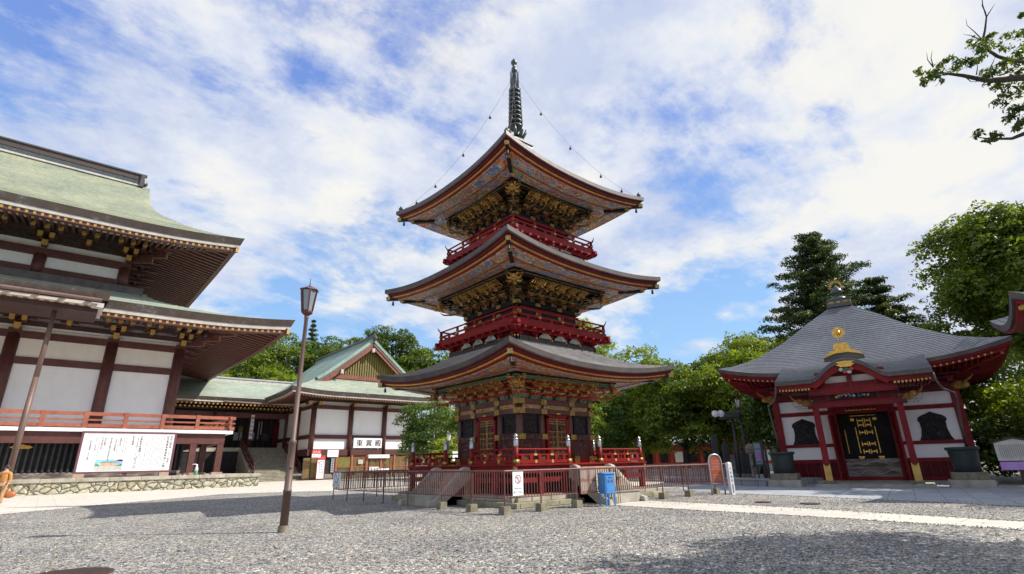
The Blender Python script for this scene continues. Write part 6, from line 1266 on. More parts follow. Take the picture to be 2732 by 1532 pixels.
for i, x in enumerate([-0.39+0.033*k for k in range(10)]+[0.12+0.033*k for k in range(9)]):
    for z0, z1 in ((0.04, 0.42), (0.46, 0.83)):
        z = z1
        while z > z0+rn.uniform(0, 0.12): m.bb(x-0.009, x+0.009, -0.019, -0.016, z-0.014, z, 'old_paper' if i % 3 else 'paper'); z -= 0.024
m.build('small_print', p)
# blue collection box on legs
bx = thing('collection_box', 'bright blue metal collection box on thin legs in front of the fence', 'collection box', (16.55, 13.98, 0), math.radians(-8))
m = MB(); m.bb(-0.24, 0.24, -0.19, 0.19, 0.43, 1.14, 'box_blue'); b_ = m.build('cabinet', bx, bevel=0.008)
m = MB(); m.prism([(-0.22, 0), (0.22, 0), (0.22, 0.03), (0, 0.07), (-0.22, 0.03)], (-0.27, 0.0, 1.14), (0, 1, 0), (0, 0, 1), 0.54, 'box_blue'); m.build('lid', bx)
m = MB(); m.bb(-0.19, 0.21, -0.205, -0.19, 0.45, 1.06, 'box_blue'); m.build('door', bx, bevel=0.004); m = MB(); m.bb(-0.09, 0.12, -0.208, -0.204, 1.0, 1.025, 'ink'); m.build('slot', b_)
m = MB(); write(m, '浄財', (-0.08, -0.21, 0.88), (1, 0, 0), (0, 0, 1), 0.12, 'navy', False, 1.4); m.build('lettering', b_)
for x in (-0.22, 0.22):
    for y in (-0.17, 0.17): m = MB(); m.bb(x-0.022, x+0.022, y-0.022, y+0.022, 0, 0.43, 'box_blue'); m.build('leg', bx)
# arched steel sign and white post at the right end of the fence
ai = thing('arched_sign', 'orange information board in an arched steel frame at the right end of the fence', 'sign', (24.45, 13.85, 0), math.radians(-22))
m = MB(); A = [(-0.36, 0, 0.0), (-0.36, 0, 0.9), (-0.36, 0, 1.5), (-0.30, 0, 1.68), (-0.18, 0, 1.78), (0, 0, 1.81), (0.18, 0, 1.78), (0.30, 0, 1.68), (0.36, 0, 1.5), (0.36, 0, 0.9), (0.36, 0, 0)]; m.tube(A, 0.038, 'silver', 10); m.cyl((-0.36, 0, 0.5), (0.36, 0, 0.5), 0.025, 0.025, 'silver', 8); m.build('frame', ai, True)
m = MB(); m.prism([(-0.32, 0.53), (0.32, 0.53), (0.32, 1.48), (0.26, 1.64), (0.15, 1.73), (0, 1.76), (-0.15, 1.73), (-0.26, 1.64), (-0.32, 1.48)], (0, 0.01, 0), (1, 0, 0), (0, 0, 1), 0.02, 'orange_board'); p = m.build('board', ai); lines(p, -0.24, 0.26, 1.10, 1.55, 7, 'pink', False, -0.015, 2, 0.05); lines(p, -0.20, 0.26, 0.62, 0.92, 5, 'pink', False, -0.015, 4, 0.05)
wp_ = thing('white_post', 'white square marker post with vertical black writing beside the arched sign', 'post', (24.95, 13.45, 0), math.radians(-25))
m = MB(); m.box((0, 0, 0.70), (0.20, 0.20, 1.40), 'paper'); m.box((0, 0, 1.42), (0.20, 0.20, 0.05), 'paper', taper=0.5); p = m.build('shaft', wp_); m = MB(); write(m, '火気厳禁', (0, -0.103, 1.15), (1, 0, 0), (0, 0, 1), 0.11, 'ink', True, 1.6, bold=2)
for i in range(7): m.bb(-0.035, 0.035, -0.104, -0.101, 0.42-i*0.055, 0.455-i*0.055, 'ink')
m.build('lettering', p)
# lamp post in the gravel
lm = thing('lamp_post', 'tall brown lamp post with a six-sided red lantern standing in the gravel', 'street lamp', (5.12, 15.5, 0))
m = MB(); m.cyl((0, 0, 0), (0, 0, 0.17), 0.14, 0.135, 'concrete', 18); m.build('footing', lm)
m = MB(); m.lathe((0, 0, 0), [(0.106, 0.17), (0.104, 1.0), (0.112, 1.0), (0.112, 1.05), (0.096, 1.06), (0.094, 2.24), (0.101, 2.25), (0.101, 2.33), (0.072, 2.36), (0.062, 4.5), (0.054, 5.85), (0.064, 5.86), (0.064, 5.95)], 'pole_brown', 20)
m.cyl((0.0, -0.085, 1.62), (0, -0.105, 1.62), 0.035, 0.035, 'rusty', 10); m.build('pole', lm, True)
m = MB(); n6 = [(math.cos(k*PI/3+0.3), math.sin(k*PI/3+0.3)) for k in range(6)]
m.lathe((0, 0, 0), [(0.08, 5.95), (0.19, 6.02), (0.20, 6.06), (0.19, 6.10)], 'lantern_red', 6); m.lathe((0, 0, 0), [(0.28, 6.72), (0.335, 6.74), (0.33, 6.77), (0.10, 6.86), (0.03, 6.90)], 'lantern_red', 6); m.cyl((0, 0, 6.86), (0, 0, 7.12), 0.022, 0.006, 'iron', 6)
for c, s in n6: m.beam((0.185*c, 0.185*s, 6.08), (0.285*c, 0.285*s, 6.74), 0.045, 0.045, 'lantern_red')
lt_ = m.build('lantern', lm); lt_.scale = (0.86, 0.86, 1); m = MB()
for k in range(6):
    (a, b), (c, d) = n6[k], n6[(k+1) % 6]; m.add([(0.172*a, 0.172*b, 6.10), (0.172*c, 0.172*d, 6.10), (0.268*c, 0.268*d, 6.72), (0.268*a, 0.268*b, 6.72)], [(0, 1, 2, 3)], 'glass')
m.build('glass_panes', lm).scale = (0.86, 0.86, 1)
# manhole covers
def manhole(label, x, y, r):
    m = MB(); m.cyl((0, 0, 0), (0, 0, 0.02), r, r, 'iron', 36)
    for i in range(-5, 6): 
        h = math.sqrt(max(0, (r*0.9)**2-(i*r*0.16)**2)); m.bb(-h, h, i*r*0.16-0.02, i*r*0.16+0.02, 0.02, 0.032, 'iron')
    return tag(m.build('manhole_cover', None, False, (x, y, 0.002)), label, 'manhole cover', 'manhole covers in the gravel')
manhole('rusty ribbed manhole cover in the bottom left corner of the gravel', 0.62, 12.15, 0.62); manhole('left of two manhole covers in the gravel beside the path', 21.0, 10.15, 0.30); manhole('right of two manhole covers in the gravel beside the path', 21.1, 8.5, 0.34)

# ------------------------------------------------------------------ things beyond the fence on the right
tr = thing('stone_terrace', 'broad grey stone steps seen through the fence right of the pagoda', 'steps', (40, 28, 0))
m = HM((40, 28, 0))
for i in range(5): m.prism([(36.0+i*0.9, 31.0), (38.2+i*0.9, 22.3), (52, 24), (50, 34)], (0, 0, i*0.17), (1, 0, 0), (0, 1, 0), 0.17, 'far_grey' if i % 2 else 'stone')
m.build('steps', tr)
cu = thing('stone_curb', 'low blue-grey stone platform edge left of the red hall', 'curb', (33, 18, 0))
m = HM((33, 18, 0)); m.prism([(33.5, 20.2), (32.3, 15.3), (40, 13.6), (46, 20), (44, 26), (34.8, 24)], (0, 0, 0), (1, 0, 0), (0, 1, 0), 0.36, 'court_slabs'); m.prism([(33.46, 20.2), (32.26, 15.3), (32.5, 15.24), (33.7, 20.14)], (0, 0, 0.36), (1, 0, 0), (0, 1, 0), 0.03, 'stone'); m.build('platform', cu)
def stele(px, py, h, w_, label, top):
    g = gr(px, py, 0.36); g = g*1.0; x, y = float(g[0]), float(g[1]); t = thing('memorial_stele', label, 'stele', (x, y, 0.36), math.radians(-50), 'dark memorial stones')
    m = MB(); m.box((0, 0, 0.12), (w_*1.7, 0.6, 0.24), 'concrete'); m.build('base', t); m = MB(); m.prism([(-w_/2, 0.24), (w_/2, 0.24), (w_*0.47, h*0.86), (w_*0.3*top, h), (-w_*0.2*top, h*1.01), (-w_*0.46, h*0.88)], (0, 0.1, 0), (1, 0, 0), (0, 0, 1), 0.2, 'slate_stele'); m.build('slab', t, bevel=0.01)
stele(1918, 1271, 3.0, 0.46, 'leftmost dark slate stele behind the arched sign', 1.0); stele(1946, 1272, 2.45, 0.44, 'dark slate stele with a pointed top, second from the left', 0.3)
stele(1975, 1273, 2.3, 0.40, 'dark slate stele beside the double lamp pole', 1.0); stele(1990, 1274, 1.7, 0.34, 'short dark stele right of the lamp pole', 1.0); stele(2003, 1274, 1.9, 0.32, 'rightmost dark stele beside the grey wooden marker', 0.5)
g = gr(2000, 1274, 0.36); sl2 = thing('street_lamp', 'dark lamp post with a small lantern among the trees left of the red hall', 'street lamp', (float(g[0]), float(g[1]), 0.36))
m = MB(); m.cyl((0, 0, 0), (0, 0, 4.6), 0.09, 0.06, 'slate_stele', 10); m.build('pole', sl2, True); m = MB(); m.lathe((0, 0, 0), [(0.07, 4.6), (0.13, 4.65), (0.13, 4.7)], 'lantern_red', 6); m.lathe((0, 0, 0), [(0.24, 5.2), (0.25, 5.22), (0.05, 5.34), (0.02, 5.4)], 'lantern_red', 6)
for k in range(6): a = k*PI/3; m.beam((0.12*math.cos(a), 0.12*math.sin(a), 4.7), (0.2*math.cos(a), 0.2*math.sin(a), 5.2), 0.03, 0.03, 'lantern_red')
m.build('lantern', sl2); m = MB(); m.lathe((0, 0, 0), [(0.10, 4.7), (0.18, 5.2)], 'white_lamp', 6); m.build('glass', sl2)
g = gr(1993, 1274, 0.36); fl_ = thing('floodlight_pole', 'dark pole carrying two round white floodlights beside the lamp post', 'floodlight', (float(g[0])-0.25, float(g[1])+0.3, 0.36), math.radians(-50))
m = MB(); m.cyl((0, 0, 0), (0, 0, 3.9), 0.09, 0.08, 'slate_stele', 10); m.build('pole', fl_, True); m = MB(); m.bb(-0.9, 0.5, -0.05, 0.05, 3.9, 4.02, 'slate_stele'); m.bb(-0.5, 0.45, -0.3, 0.3, 4.02, 4.35, 'slate_stele'); m.build('bracket', fl_)
for x in (-1.0, -0.62): m = MB(); m.cyl((x, 0.1, 4.35), (x-0.16, -0.35, 4.28), 0.17, 0.24, 'white_lamp', 16); m.build('floodlight', fl_, True)
g = gr(2015, 1292); wm = thing('wooden_marker', 'weathered grey wooden marker post leaning beside the low stone platform', 'marker post', (float(g[0]), float(g[1]), 0), math.radians(-40))
m = MB(); m.box((0, 0, 1.1), (0.16, 0.12, 2.2), 'plank_grey'); m.prism([(-0.3, 1.9), (0.3, 1.9), (0.3, 2.35), (0, 2.6), (-0.3, 2.35)], (0, -0.05, 0), (1, 0, 0), (0, 0, 1), 0.05, 'plank_grey'); m.build('post', wm)
g = gr(2034, 1276, 0.36); pb = thing('poster_board', 'narrow green framed board with a blue and white poster near the red hall', 'notice board', (float(g[0]), float(g[1]), 0.36), math.radians(-50))
m = MB(); m.bb(-0.2, -0.14, 0, 0.08, 0, 0.9, 'slate_stele'); m.bb(0.14, 0.2, 0, 0.08, 0, 0.9, 'slate_stele'); m.bb(-0.26, 0.26, 0, 0.08, 0.75, 2.25, 'green_paint'); p = m.build('board', pb)
m = MB(); m.bb(-0.2, 0.2, -0.02, 0, 0.86, 2.15, 'far_grey'); m.bb(-0.18, 0.16, -0.025, -0.02, 1.75, 1.85, 'blue_paint'); m.bb(-0.18, 0.18, -0.025, -0.02, 1.2, 1.6, 'purple_board'); m.bb(-0.18, 0.1, -0.025, -0.02, 0.95, 1.05, 'blue_paint'); m.build('poster', p)
for i, (px, lab) in enumerate(((2046, 'thin dark post left of three beside the rain urn'), (2054, 'thin dark post in the middle of three beside the rain urn'), (2070, 'thin dark post right of three beside the rain urn'))):
    g = gr(px, 1276, 0.36); m = MB(); m.box((0, 0, (1.15-0.2*i)), (0.12, 0.12, (2.3-0.4*i)), 'slate_stele'); m.box((0, 0, 2.33-0.4*i), (0.16, 0.16, 0.06), 'slate_stele', taper=0.4); tag(m.build('stone_post', None, False, (float(g[0]), float(g[1]), 0.36)), lab, 'post', 'thin dark posts beside the urn')
fb = thing('red_gallery', 'long low red building half hidden under the trees right of the pagoda', 'building', (62, 40, 0), math.radians(-38))
m = MB(); m.bb(-13, 13, 0, 5, 0.8, 3.4, 'far_red'); m.bb(-13, 13, -0.1, 5, 0, 0.9, 'far_grey'); m.build('wall', fb)
m = MB()
for i in range(14): x = -12.6+i*1.93; m.bb(x-0.16, x+0.16, -0.25, 0, 0, 3.5, 'far_red'); 
for i in range(13): x = -11.6+i*1.93; m.bb(x-0.5, x+0.5, -0.12, -0.02, 1.3, 2.6, 'dark_interior' if i % 3 else 'paper')
m.build('bay', fb)
m = MB(); m.prism([(-1.6, 3.4), (2.5, 5.2), (6.6, 3.4), (6.6, 3.6), (2.5, 5.45), (-1.6, 3.6)], (-14, 0, 0), (0, 1, 0), (0, 0, 1), 28, 'far_grey'); m.build('roof', fb)
fr2 = thing('red_shrine', 'small red tiled shrine with a white ridge glimpsed between the dark stelae', 'shrine', (58, 29.5, 0), math.radians(-50))
m = MB(); m.bb(-2.2, 2.2, 0, 3, 0, 2.0, 'far_grey'); m.build('base', fr2); m = MB(); m.bb(-1.9, 1.9, -0.1, 3, 2.0, 2.5, 'far_red'); m.prism([(-2.6, 2.4), (2.6, 2.4), (1.0, 6.6), (-1.0, 6.6)], (0, 0, 0), (1, 0, 0), (0, 0, 1), -0.3, 'far_red')
for i in range(9): m.bb(-2.3+i*0.17, 2.3-i*0.17, -0.12, 0.0, 2.7+i*0.45, 2.8+i*0.45, 'pink')
m.build('roof', fr2); m = MB(); m.bb(-1.3, 1.3, -0.3, 0.4, 6.5, 7.0, 'paper'); m.lathe((-0.6, 0, 7.0), [(0.4, 0), (0.5, 0.4), (0.15, 0.8), (0.02, 1.1)], 'far_grey', 10); m.build('ridge', fr2)
wt = thing('white_tent', 'white canopy with slatted front low between the trees and the urn', 'tent', (58, 22.5, 0), math.radians(-50))
m = MB(); m.bb(-3, 3, 0, 2, 0, 2.6, 'paper'); m.build('wall', wt); m = MB(); m.prism([(-3.4, 2.6), (3.4, 2.6), (0, 4.4)], (0, -0.4, 0), (1, 0, 0), (0, 0, 1), -3, 'paper'); m.build('canopy', wt)
g = at(1260, 1232, 40); sm = thing('small_lamp', 'small white lamp on a thin pole among the bushes left of the pagoda', 'street lamp', (float(g[0]), float(g[1]), 0))
for o_ in (): pass
g = at(1197, 1215, 44); sm.location = (float(g[0]), float(g[1]), 0); zt = float(at(1197, 1165, 44)[2])
m = MB(); m.cyl((0, 0, 0), (0, 0, zt-0.3), 0.05, 0.04, 'iron', 8); m.build('pole', sm); m = MB(); m.lathe((0, 0, zt-0.3), [(0.10, 0), (0.16, 0.5)], 'white_lamp', 8); m.lathe((0, 0, zt), [(0.0, 0.2), (0.25, 0.2), (0.03, 0.34)], 'iron', 8); m.build('lantern', sm)
g = at(1220, 1210, 46); zb_ = float(at(1220, 1213, 46)[2]); t, p = sign('finger_sign', 'small white sign with a black arrow behind the left pagoda railing', (float(g[0]), float(g[1]), zb_-0.5), 0.95, 0.75, 'paper'); m = MB(); m.prism([(-0.3, 0.1), (-0.1, 0.28), (-0.1, 0.16), (0.3, 0.16), (0.3, 0.06), (-0.1, 0.06), (-0.1, -0.05)], (0, -0.03, 0.1), (1, 0, 0), (0, 0, 1), -0.004, 'ink'); m.build('arrow', p); m = MB(); m.bb(-0.04, 0.04, 0.03, 0.09, -(zb_-0.5), 0.4, 'iron'); m.build('post', t)
# information board at the right edge
eb = thing('information_board', 'gabled white information board above a purple panel at the right edge', 'notice board', (float(at(2724, 1250, 30.5)[0]), float(at(2724, 1250, 30.5)[1]), 0), math.radians(-75))
m = MB(); m.prism([(-0.62, 1.28), (0.62, 1.28), (0.62, 1.98), (0, 2.14), (-0.62, 1.98)], (0, 0, 0), (1, 0, 0), (0, 0, 1), 0.06, 'old_paper'); p = m.build('panel', eb); m = MB()
for s in (-1, 1): m.beam((0, -0.03, 2.19), (s*0.70, -0.03, 2.0), 0.14, 0.05, 'dark_brown')
m.build('roof_trim', eb); lines(p, -0.52, 0.3, 1.32, 1.9, 13, 'ink', True, -0.064, 7, 0.035)
m = MB(); write(m, '一切経堂', (0.45, -0.066, 1.82), (1, 0, 0), (0, 0, 1), 0.10, 'ink', True, 1.2); m.build('lettering', p)
m = MB(); m.bb(-0.60, 0.60, -0.06, 0, 0.92, 1.24, 'purple_board'); q = m.build('purple_panel', eb); lines(q, -0.5, 0.5, 0.96, 1.2, 4, 'old_paper', False, -0.064, 8, 0.04)
m = MB(); m.bb(-0.06, 0.06, 0.02, 0.1, 0, 1.3, 'dark_brown'); m.build('post', eb)
# corner of another hall at the right edge
T0 = np.array([28.3, 2.15]); cb = T0+_U*6.2+_V*2.9
eh = thing('side_hall', 'dark upturned roof corner with red underside of another hall at the right edge', 'temple hall', (float(cb[0]), float(cb[1]), 0), AR)
ER = Roof(0, 0, 6.2, 2.9, lambda d: 7.0+2.6*(0.6*d/5+0.4*(d/5)**2), 0.72, 2.8, 1.8, 0.1, 4)
m = MB()
for s_ in range(4): ER.surface(m, s_, 0, 2.8, 12, 20, 'grey_copper', 0.03)
m.build('roof', eh); m = MB()
for s_ in range(4): ER.band(m, s_, [(0, 0.03), (0.02, -0.26, 'copper_dark'), (0.12, -0.28, 'copper_dark'), (0.14, -0.42, 'hall_red'), (0.4, -0.43, 'vermilion'), (1.6, -0.6, 'deep_red')], 20)
m.box((-5.9, -2.6, 7.15), (0.3, 0.3, 0.3), 'gold_paint', PI/4); m.build('eave_edge', eh); m = MB(); m.bb(-3.8, 3.8, -1.4, 1.4, 0, 6.6, 'hall_red'); m.bb(-3.2, 3.2, -1.45, -1.4, 1.5, 5.0, 'plaster'); m.build('wall', eh)

# ------------------------------------------------------------------ trees
def quads(name, V, F4, mat, parent):
    me = bpy.data.meshes.new(name); nv = len(V); nf = len(F4)
    me.vertices.add(nv); me.vertices.foreach_set('co', np.asarray(V, dtype=np.float32).ravel())
    me.loops.add(nf*4); me.loops.foreach_set('vertex_index', np.asarray(F4, dtype=np.int32).ravel())
    me.polygons.add(nf); me.polygons.foreach_set('loop_start', np.arange(0, nf*4, 4, dtype=np.int32)); me.polygons.foreach_set('loop_total', np.full(nf, 4, dtype=np.int32))
    me.update(); me.validate(); me.materials.append(MATS[mat]); o = bpy.data.objects.new(name, me); COL.objects.link(o); o.parent = parent; return o
def leaves(C, Nn, size, rs, asp=0.55, droop=0.0):
    n = len(C); a = rs.normal(size=(n, 3)); a -= Nn*(a*Nn).sum(1)[:, None]; a /= np.linalg.norm(a, axis=1)[:, None]+1e-9; a[:, 2] -= droop; a /= np.linalg.norm(a, axis=1)[:, None]+1e-9; b = np.cross(Nn, a); s = size*rs.uniform(0.6, 1.35, (n, 1))
    V = np.stack([C-a*s, C-b*s*asp+Nn*s*0.12, C+a*s, C+b*s*asp+Nn*s*0.12], 1).reshape(-1, 3); F = np.arange(n*4).reshape(n, 4); return V, F
def blobs_to_leaves(B, per, size, rs, up=0.5, asp=0.55, thick=0.30):
    Cs = []; Ns = []
    for (c, r, sq) in B:
        n = max(20, int(per*r*r)); d = rs.normal(size=(n, 3)); d /= np.linalg.norm(d, axis=1)[:, None]; d[:, 2] = np.where(d[:, 2] < -0.35, -d[:, 2], d[:, 2])
        lump = 1+0.28*np.sin(d[:, 0]*5+c[0]*3)*np.cos(d[:, 1]*6+c[1]*2)+0.15*np.sin(d[:, 2]*9+c[2])
        rad = r*lump*(1-thick*rs.random(n)**2); P = c+d*rad[:, None]*np.array([1, 1, sq]); nn = d*0.6+rs.normal(size=(n, 3))*0.55+np.array([0, 0, up]); nn /= np.linalg.norm(nn, axis=1)[:, None]; Cs.append(P); Ns.append(nn)
    return leaves(np.concatenate(Cs), np.concatenate(Ns), size, rs, asp)
def limbs(mb, base, top, r, ends, mat='bark', wob=0.25, rs=None):
    base = Vector(base); top = Vector(top); pts = []
    for i in range(7): t = i/6; p = base.lerp(top, t); p += Vector((math.sin(t*5+base.x), math.cos(t*4+base.y), 0))*wob*t; pts.append(p)
    mb.tube(pts, [r*(1-0.68*i/6)*(1.25 if i == 0 else 1) for i in range(7)], mat, 9)
    for k, e in enumerate(ends):
        s = pts[2+(k % 4)]; e = Vector(e); mid = s.lerp(e, 0.5)+Vector((0, 0, (e-s).length*0.08)); mb.tube([s, s.lerp(mid, 0.5)+Vector((0.1, 0, 0.1)), mid, mid.lerp(e, 0.6), e], [r*0.42, r*0.34, r*0.26, r*0.16, r*0.06], mat, 6)
def broad(label, x, y, z0, ztop, zlow, R, mat, seed, nb=60, leaf=0.17, per=150, group=None, fill=0.45, ex=1.0, cut=None):
    t = thing('broadleaf_tree', label, 'tree', (x, y, z0), 0, group); rs = np.random.RandomState(seed); H = (ztop-zlow)/2; c0 = np.array([0, 0, (ztop+zlow)/2-z0]); B = []
    for i in range(nb):
        d = rs.normal(size=3); d /= np.linalg.norm(d); q = rs.uniform(fill, 0.86) if i % 3 else rs.uniform(0.75, 0.9)
        rr = R*rs.uniform(0.20, 0.36); p = c0+d*q*np.array([R*ex, R, H]); p[0] += 0.12*R*math.sin(p[2]*1.3); B.append((p, rr, rs.uniform(0.55, 0.8)))
    V, F = blobs_to_leaves(B, per, leaf, rs); quads('crown', V, F, mat, t)
    m = MB(); limbs(m, (0, 0, -0.1), (0.1*R, 0, c0[2]+H*0.35), 0.055*(ztop-z0)/2+0.08, [b[0]*0.97 for b in B[::6]], wob=0.35); m.build('trunk', t, True); return t
def conifer(label, x, y, z0, ztop, zlow, R, mat, seed, layers=16, leaf=0.15, group=None, per=130, shape=0.8, name='conifer_tree'):
    t = thing(name, label, 'tree', (x, y, z0), 0, group); rs = np.random.RandomState(seed); B = []; m = MB(); h = ztop-z0; limbs(m, (0, 0, -0.1), (0, 0, h*0.97), 0.02*h+0.08, [], wob=0.1)
    for j in range(layers):
        f = (j+0.5)/layers; z = (zlow-z0)+(h-(zlow-z0))*f; rad = R*(1-f)**shape*(0.86+0.28*rs.random()); n = max(3, int(9*(1-f)+3)); a0 = rs.random()*6
        for k in range(n):
            a = a0+k*2*PI/n+rs.uniform(-.25, .25); L_ = rad*rs.uniform(0.72, 1.12)
            for q in (0.25, 0.48, 0.72, 0.97):
                p = np.array([math.cos(a)*L_*q, math.sin(a)*L_*q, z+0.10*L_*q+rs.uniform(-.25, .25)]); B.append((p, max(0.36, R*0.17*(1.12-0.40*q)*(1-0.35*f)), 0.50))
            m.tube([(0, 0, z-0.2), (math.cos(a)*L_*0.5, math.sin(a)*L_*0.5, z), (math.cos(a)*L_, math.sin(a)*L_, z+0.12*L_)], [0.08, 0.05, 0.015], 'bark', 5)
    V, F = blobs_to_leaves(B, per, leaf, rs, 0.25, 0.4, 0.5); quads('crown', V, F, mat, t); m.build('trunk', t, True); return t
def P(px, py, d): q = at(px, py, d); return float(q[0]), float(q[1]), float(q[2])
GF = 'trees on the slope behind the corridor'
# wooded slope behind the corridor and the wing
hl = MB()
def hillf(u, v):
    a = math.radians(2+46*u); d = 108+60*v; return (d*math.sin(a), d*math.cos(a), -0.5+(9+3*math.sin(u*7))*v*min(1, u*6, (1-u)*6+0.15))
hl.grid(hillf, 24, 8, 'earth'); struct(hl.build('hill'))
for i, (px, py, d, R, mat, kind, lab) in enumerate((
    (560, 985, 112, 7.0, 'leaf_bright', 0, 'bright green tree nearest the great hall eave on the wooded slope'),
    (625, 940, 118, 7.5, 'leaf_mid', 0, 'mid green tree rising just right of the great hall eave corner'),
    (700, 905, 122, 8.5, 'leaf_mid', 0, 'broad tree left of the lamp post on the wooded slope'),
    (770, 882, 126, 8.5, 'leaf_mid', 0, 'tall loose tree directly behind the lamp post'),
    (838, 852, 132, 4.0, 'leaf_cedar', 1, 'narrow pointed conifer rising above the slope right of the lamp'),
    (865, 893, 124, 6.5, 'leaf_cool', 0, 'thin-topped tree right of the pointed conifer'),
    (915, 898, 122, 7.5, 'leaf_mid', 0, 'tree behind the left slope of the gabled wing roof'),
    (975, 905, 120, 7.0, 'leaf_mid', 0, 'tree behind the ridge of the gabled wing'),
    (1046, 868, 110, 6.2, 'leaf_dark', 0, 'tall dark dense evergreen right of the wing gable'),
    (1105, 925, 108, 6.0, 'leaf_mid', 0, 'rounded tree between the dark evergreen and the pagoda'),
    (1170, 920, 108, 6.5, 'leaf_mid', 0, 'tree at the left end of the lowest pagoda roof'),
    (1230, 945, 106, 6.0, 'leaf_mid', 0, 'tree partly hidden behind the lowest pagoda roof'),
    (745, 985, 103, 5.0, 'leaf_bright', 0, 'small rounded light green tree low behind the corridor ridge'),
    (650, 1005, 102, 4.5, 'leaf_dark', 0, 'dark shrub-like tree low behind the corridor ridge'))):
    x, y, zt = P(px, py, d)
    if kind: conifer(lab, x, y, 0, zt, zt-16, R, mat, 100+i, 14, 0.22, GF, 60, 0.9)
    else: broad(lab, x, y, 0, zt, zt-(R*2.1 if R > 5.5 else R*1.7), R, mat, 100+i, 56, 0.24, 62, GF, 0.35)
for i, (px, py, d, R, zl, mat, lab) in enumerate((
    (1150, 1062, 72, 4.6, 1.5, 'leaf_cool', 'dense dark bush-like tree between the wing and the pagoda'),
    (1225, 1085, 66, 3.4, 2.0, 'leaf_mid', 'smaller tree against the left side of the pagoda body'),
    (1195, 1160, 60, 2.0, 0.3, 'leaf_bright', 'low yellow-green shrub behind the left pagoda railing'))):
    x, y, zt = P(px, py, d); broad(lab, x, y, 0, zt, zl, R, mat, 140+i, 56, 0.14, 190, 'trees between the wing and the pagoda', 0.4)
GR_ = 'trees between the pagoda and the red hall'
for i, (px, py, d, R, zl, mat, lab) in enumerate((
    (1560, 838, 66, 3.6, 6.0, 'leaf_bright', 'bright tree top peeking over the lowest pagoda roof'),
    (1600, 1010, 58, 3.8, 1.2, 'leaf_cool', 'dark bluish tree right beside the pagoda body'),
    (1545, 1075, 52, 2.6, 0.4, 'leaf_mid', 'small leafy tree low against the right side of the pagoda'),
    (1700, 922, 60, 5.6, 1.6, 'leaf_bright', 'large rounded light green tree right of the pagoda'),
    (1800, 975, 55, 4.8, 1.4, 'leaf_mid', 'lower spreading tree between the two tall light green trees'),
    (1625, 935, 64, 4.2, 1.5, 'leaf_mid', 'green tree behind the right tip of the lowest pagoda roof'),
    (1965, 893, 55, 5.8, 1.7, 'leaf_bright', 'large rounded tree touching the left eave of the red hall'),
    (1880, 945, 58, 4.6, 1.6, 'leaf_mid', 'tree in the gap left of the large rounded tree'),
    (2070, 1010, 50, 3.8, 1.6, 'leaf_cool', 'shaded tree behind the left wall of the red hall'))):
    x, y, zt = P(px, py, d); broad(lab, x, y, 0, zt, zl, R, mat, 160+i, 84, 0.13, 210, GR_, 0.3)
x, y, zt = P(2158, 630, 62); conifer('tall dark cedar standing directly behind the red hall roof', x, y, 0, zt, 5, 7.6, 'leaf_cedar', 201, 22, 0.14, 'cedars behind the red hall', 300, 0.52, 'cedar_tree')
x, y, zt = P(2330, 742, 60); conifer('shorter dark cedar right of the taller cedar behind the red hall', x, y, 0, zt, 5, 5.8, 'leaf_cedar', 202, 13, 0.14, 'cedars behind the red hall', 300, 0.6, 'cedar_tree')
x, y, zt = P(2705, 566, 58); broad('huge dark green broadleaf tree towering behind the right eave of the red hall', x, y, 0, zt, zt-13.5, 7.8, 'leaf_mid', 210, 118, 0.15, 210, None, 0.45)
GS = 'undergrowth trees right of the red hall'
for i, (px, py, d, R, zl, mat, lab) in enumerate((
    (2660, 930, 50, 3.8, 0.3, 'leaf_mid', 'tall bushy tree just right of the red hall wall'),
    (2735, 1000, 44, 3.6, 0.3, 'leaf_bright', 'sunlit bushy tree at the right edge of the picture'),
    (2690, 1110, 42, 2.6, 0.0, 'leaf_dark', 'dark bush right of the right rain urn'),
    (2470, 860, 56, 3.4, 3.0, 'leaf_bright', 'yellow-green tree top behind the red hall roof'))):
    x, y, zt = P(px, py, d); broad(lab, x, y, 0, zt, zl, R, mat, 230+i, 64, 0.12, 230, GS, 0.3)
for i, (x, y, zt, zl, R, lab) in enumerate(((43.5, -5.6, 20, 9.5, 5.2, 'tall dark tree behind the upturned roof corner at the right edge'), (38, -12, 19, 6, 6.5, 'tall tree beyond the right edge shading the paving by the red hall'))): broad(lab, x, y, 0, zt, zl, R, 'leaf_dark', 260+i, 90, 0.2, 70, 'shade trees at the right edge', 0.3)
# large zelkova at the right whose boughs reach into the top right of the view
zk = thing('zelkova_tree', 'leafy boughs with bare twigs of a near tree reaching in at the top right', 'tree', (17.5, -8.0, 0)); rs = np.random.RandomState(77); off = np.array([17.5, -8.0, 0]); D9 = 9.0
def Q(px, py, k=1.0): return CAM+ray(px, py)*D9*k-off
m = MB(); top = np.array([0.8, 3.0, 9.0]); m.tube([(0, 0, -0.1), (0.1, 0.5, 2.5), (0.3, 1.4, 5.5), tuple(top)], [0.42, 0.34, 0.27, 0.2], 'bark', 12)
def bough(pts, r0, r1):
    n = len(pts); m.tube([tuple(p) for p in pts], [r0+(r1-r0)*i/(n-1) for i in range(n)], 'bark', 6)
st_ = np.array([0.5, 2.2, 7.4])
bough([st_, Q(2960, 230), Q(2820, 212), Q(2732, 207), Q(2680, 212), Q(2630, 215), Q(2570, 202), Q(2520, 196), Q(2470, 192)], 0.10, 0.008)
bough([Q(2732, 165), Q(2690, 160), Q(2660, 150), Q(2635, 133), Q(2622, 108), Q(2628, 80), Q(2632, 45), Q(2622, 15), Q(2618, -20)], 0.035, 0.004); bough([st_, Q(2950, 190), Q(2820, 175), Q(2732, 165)], 0.09, 0.035)
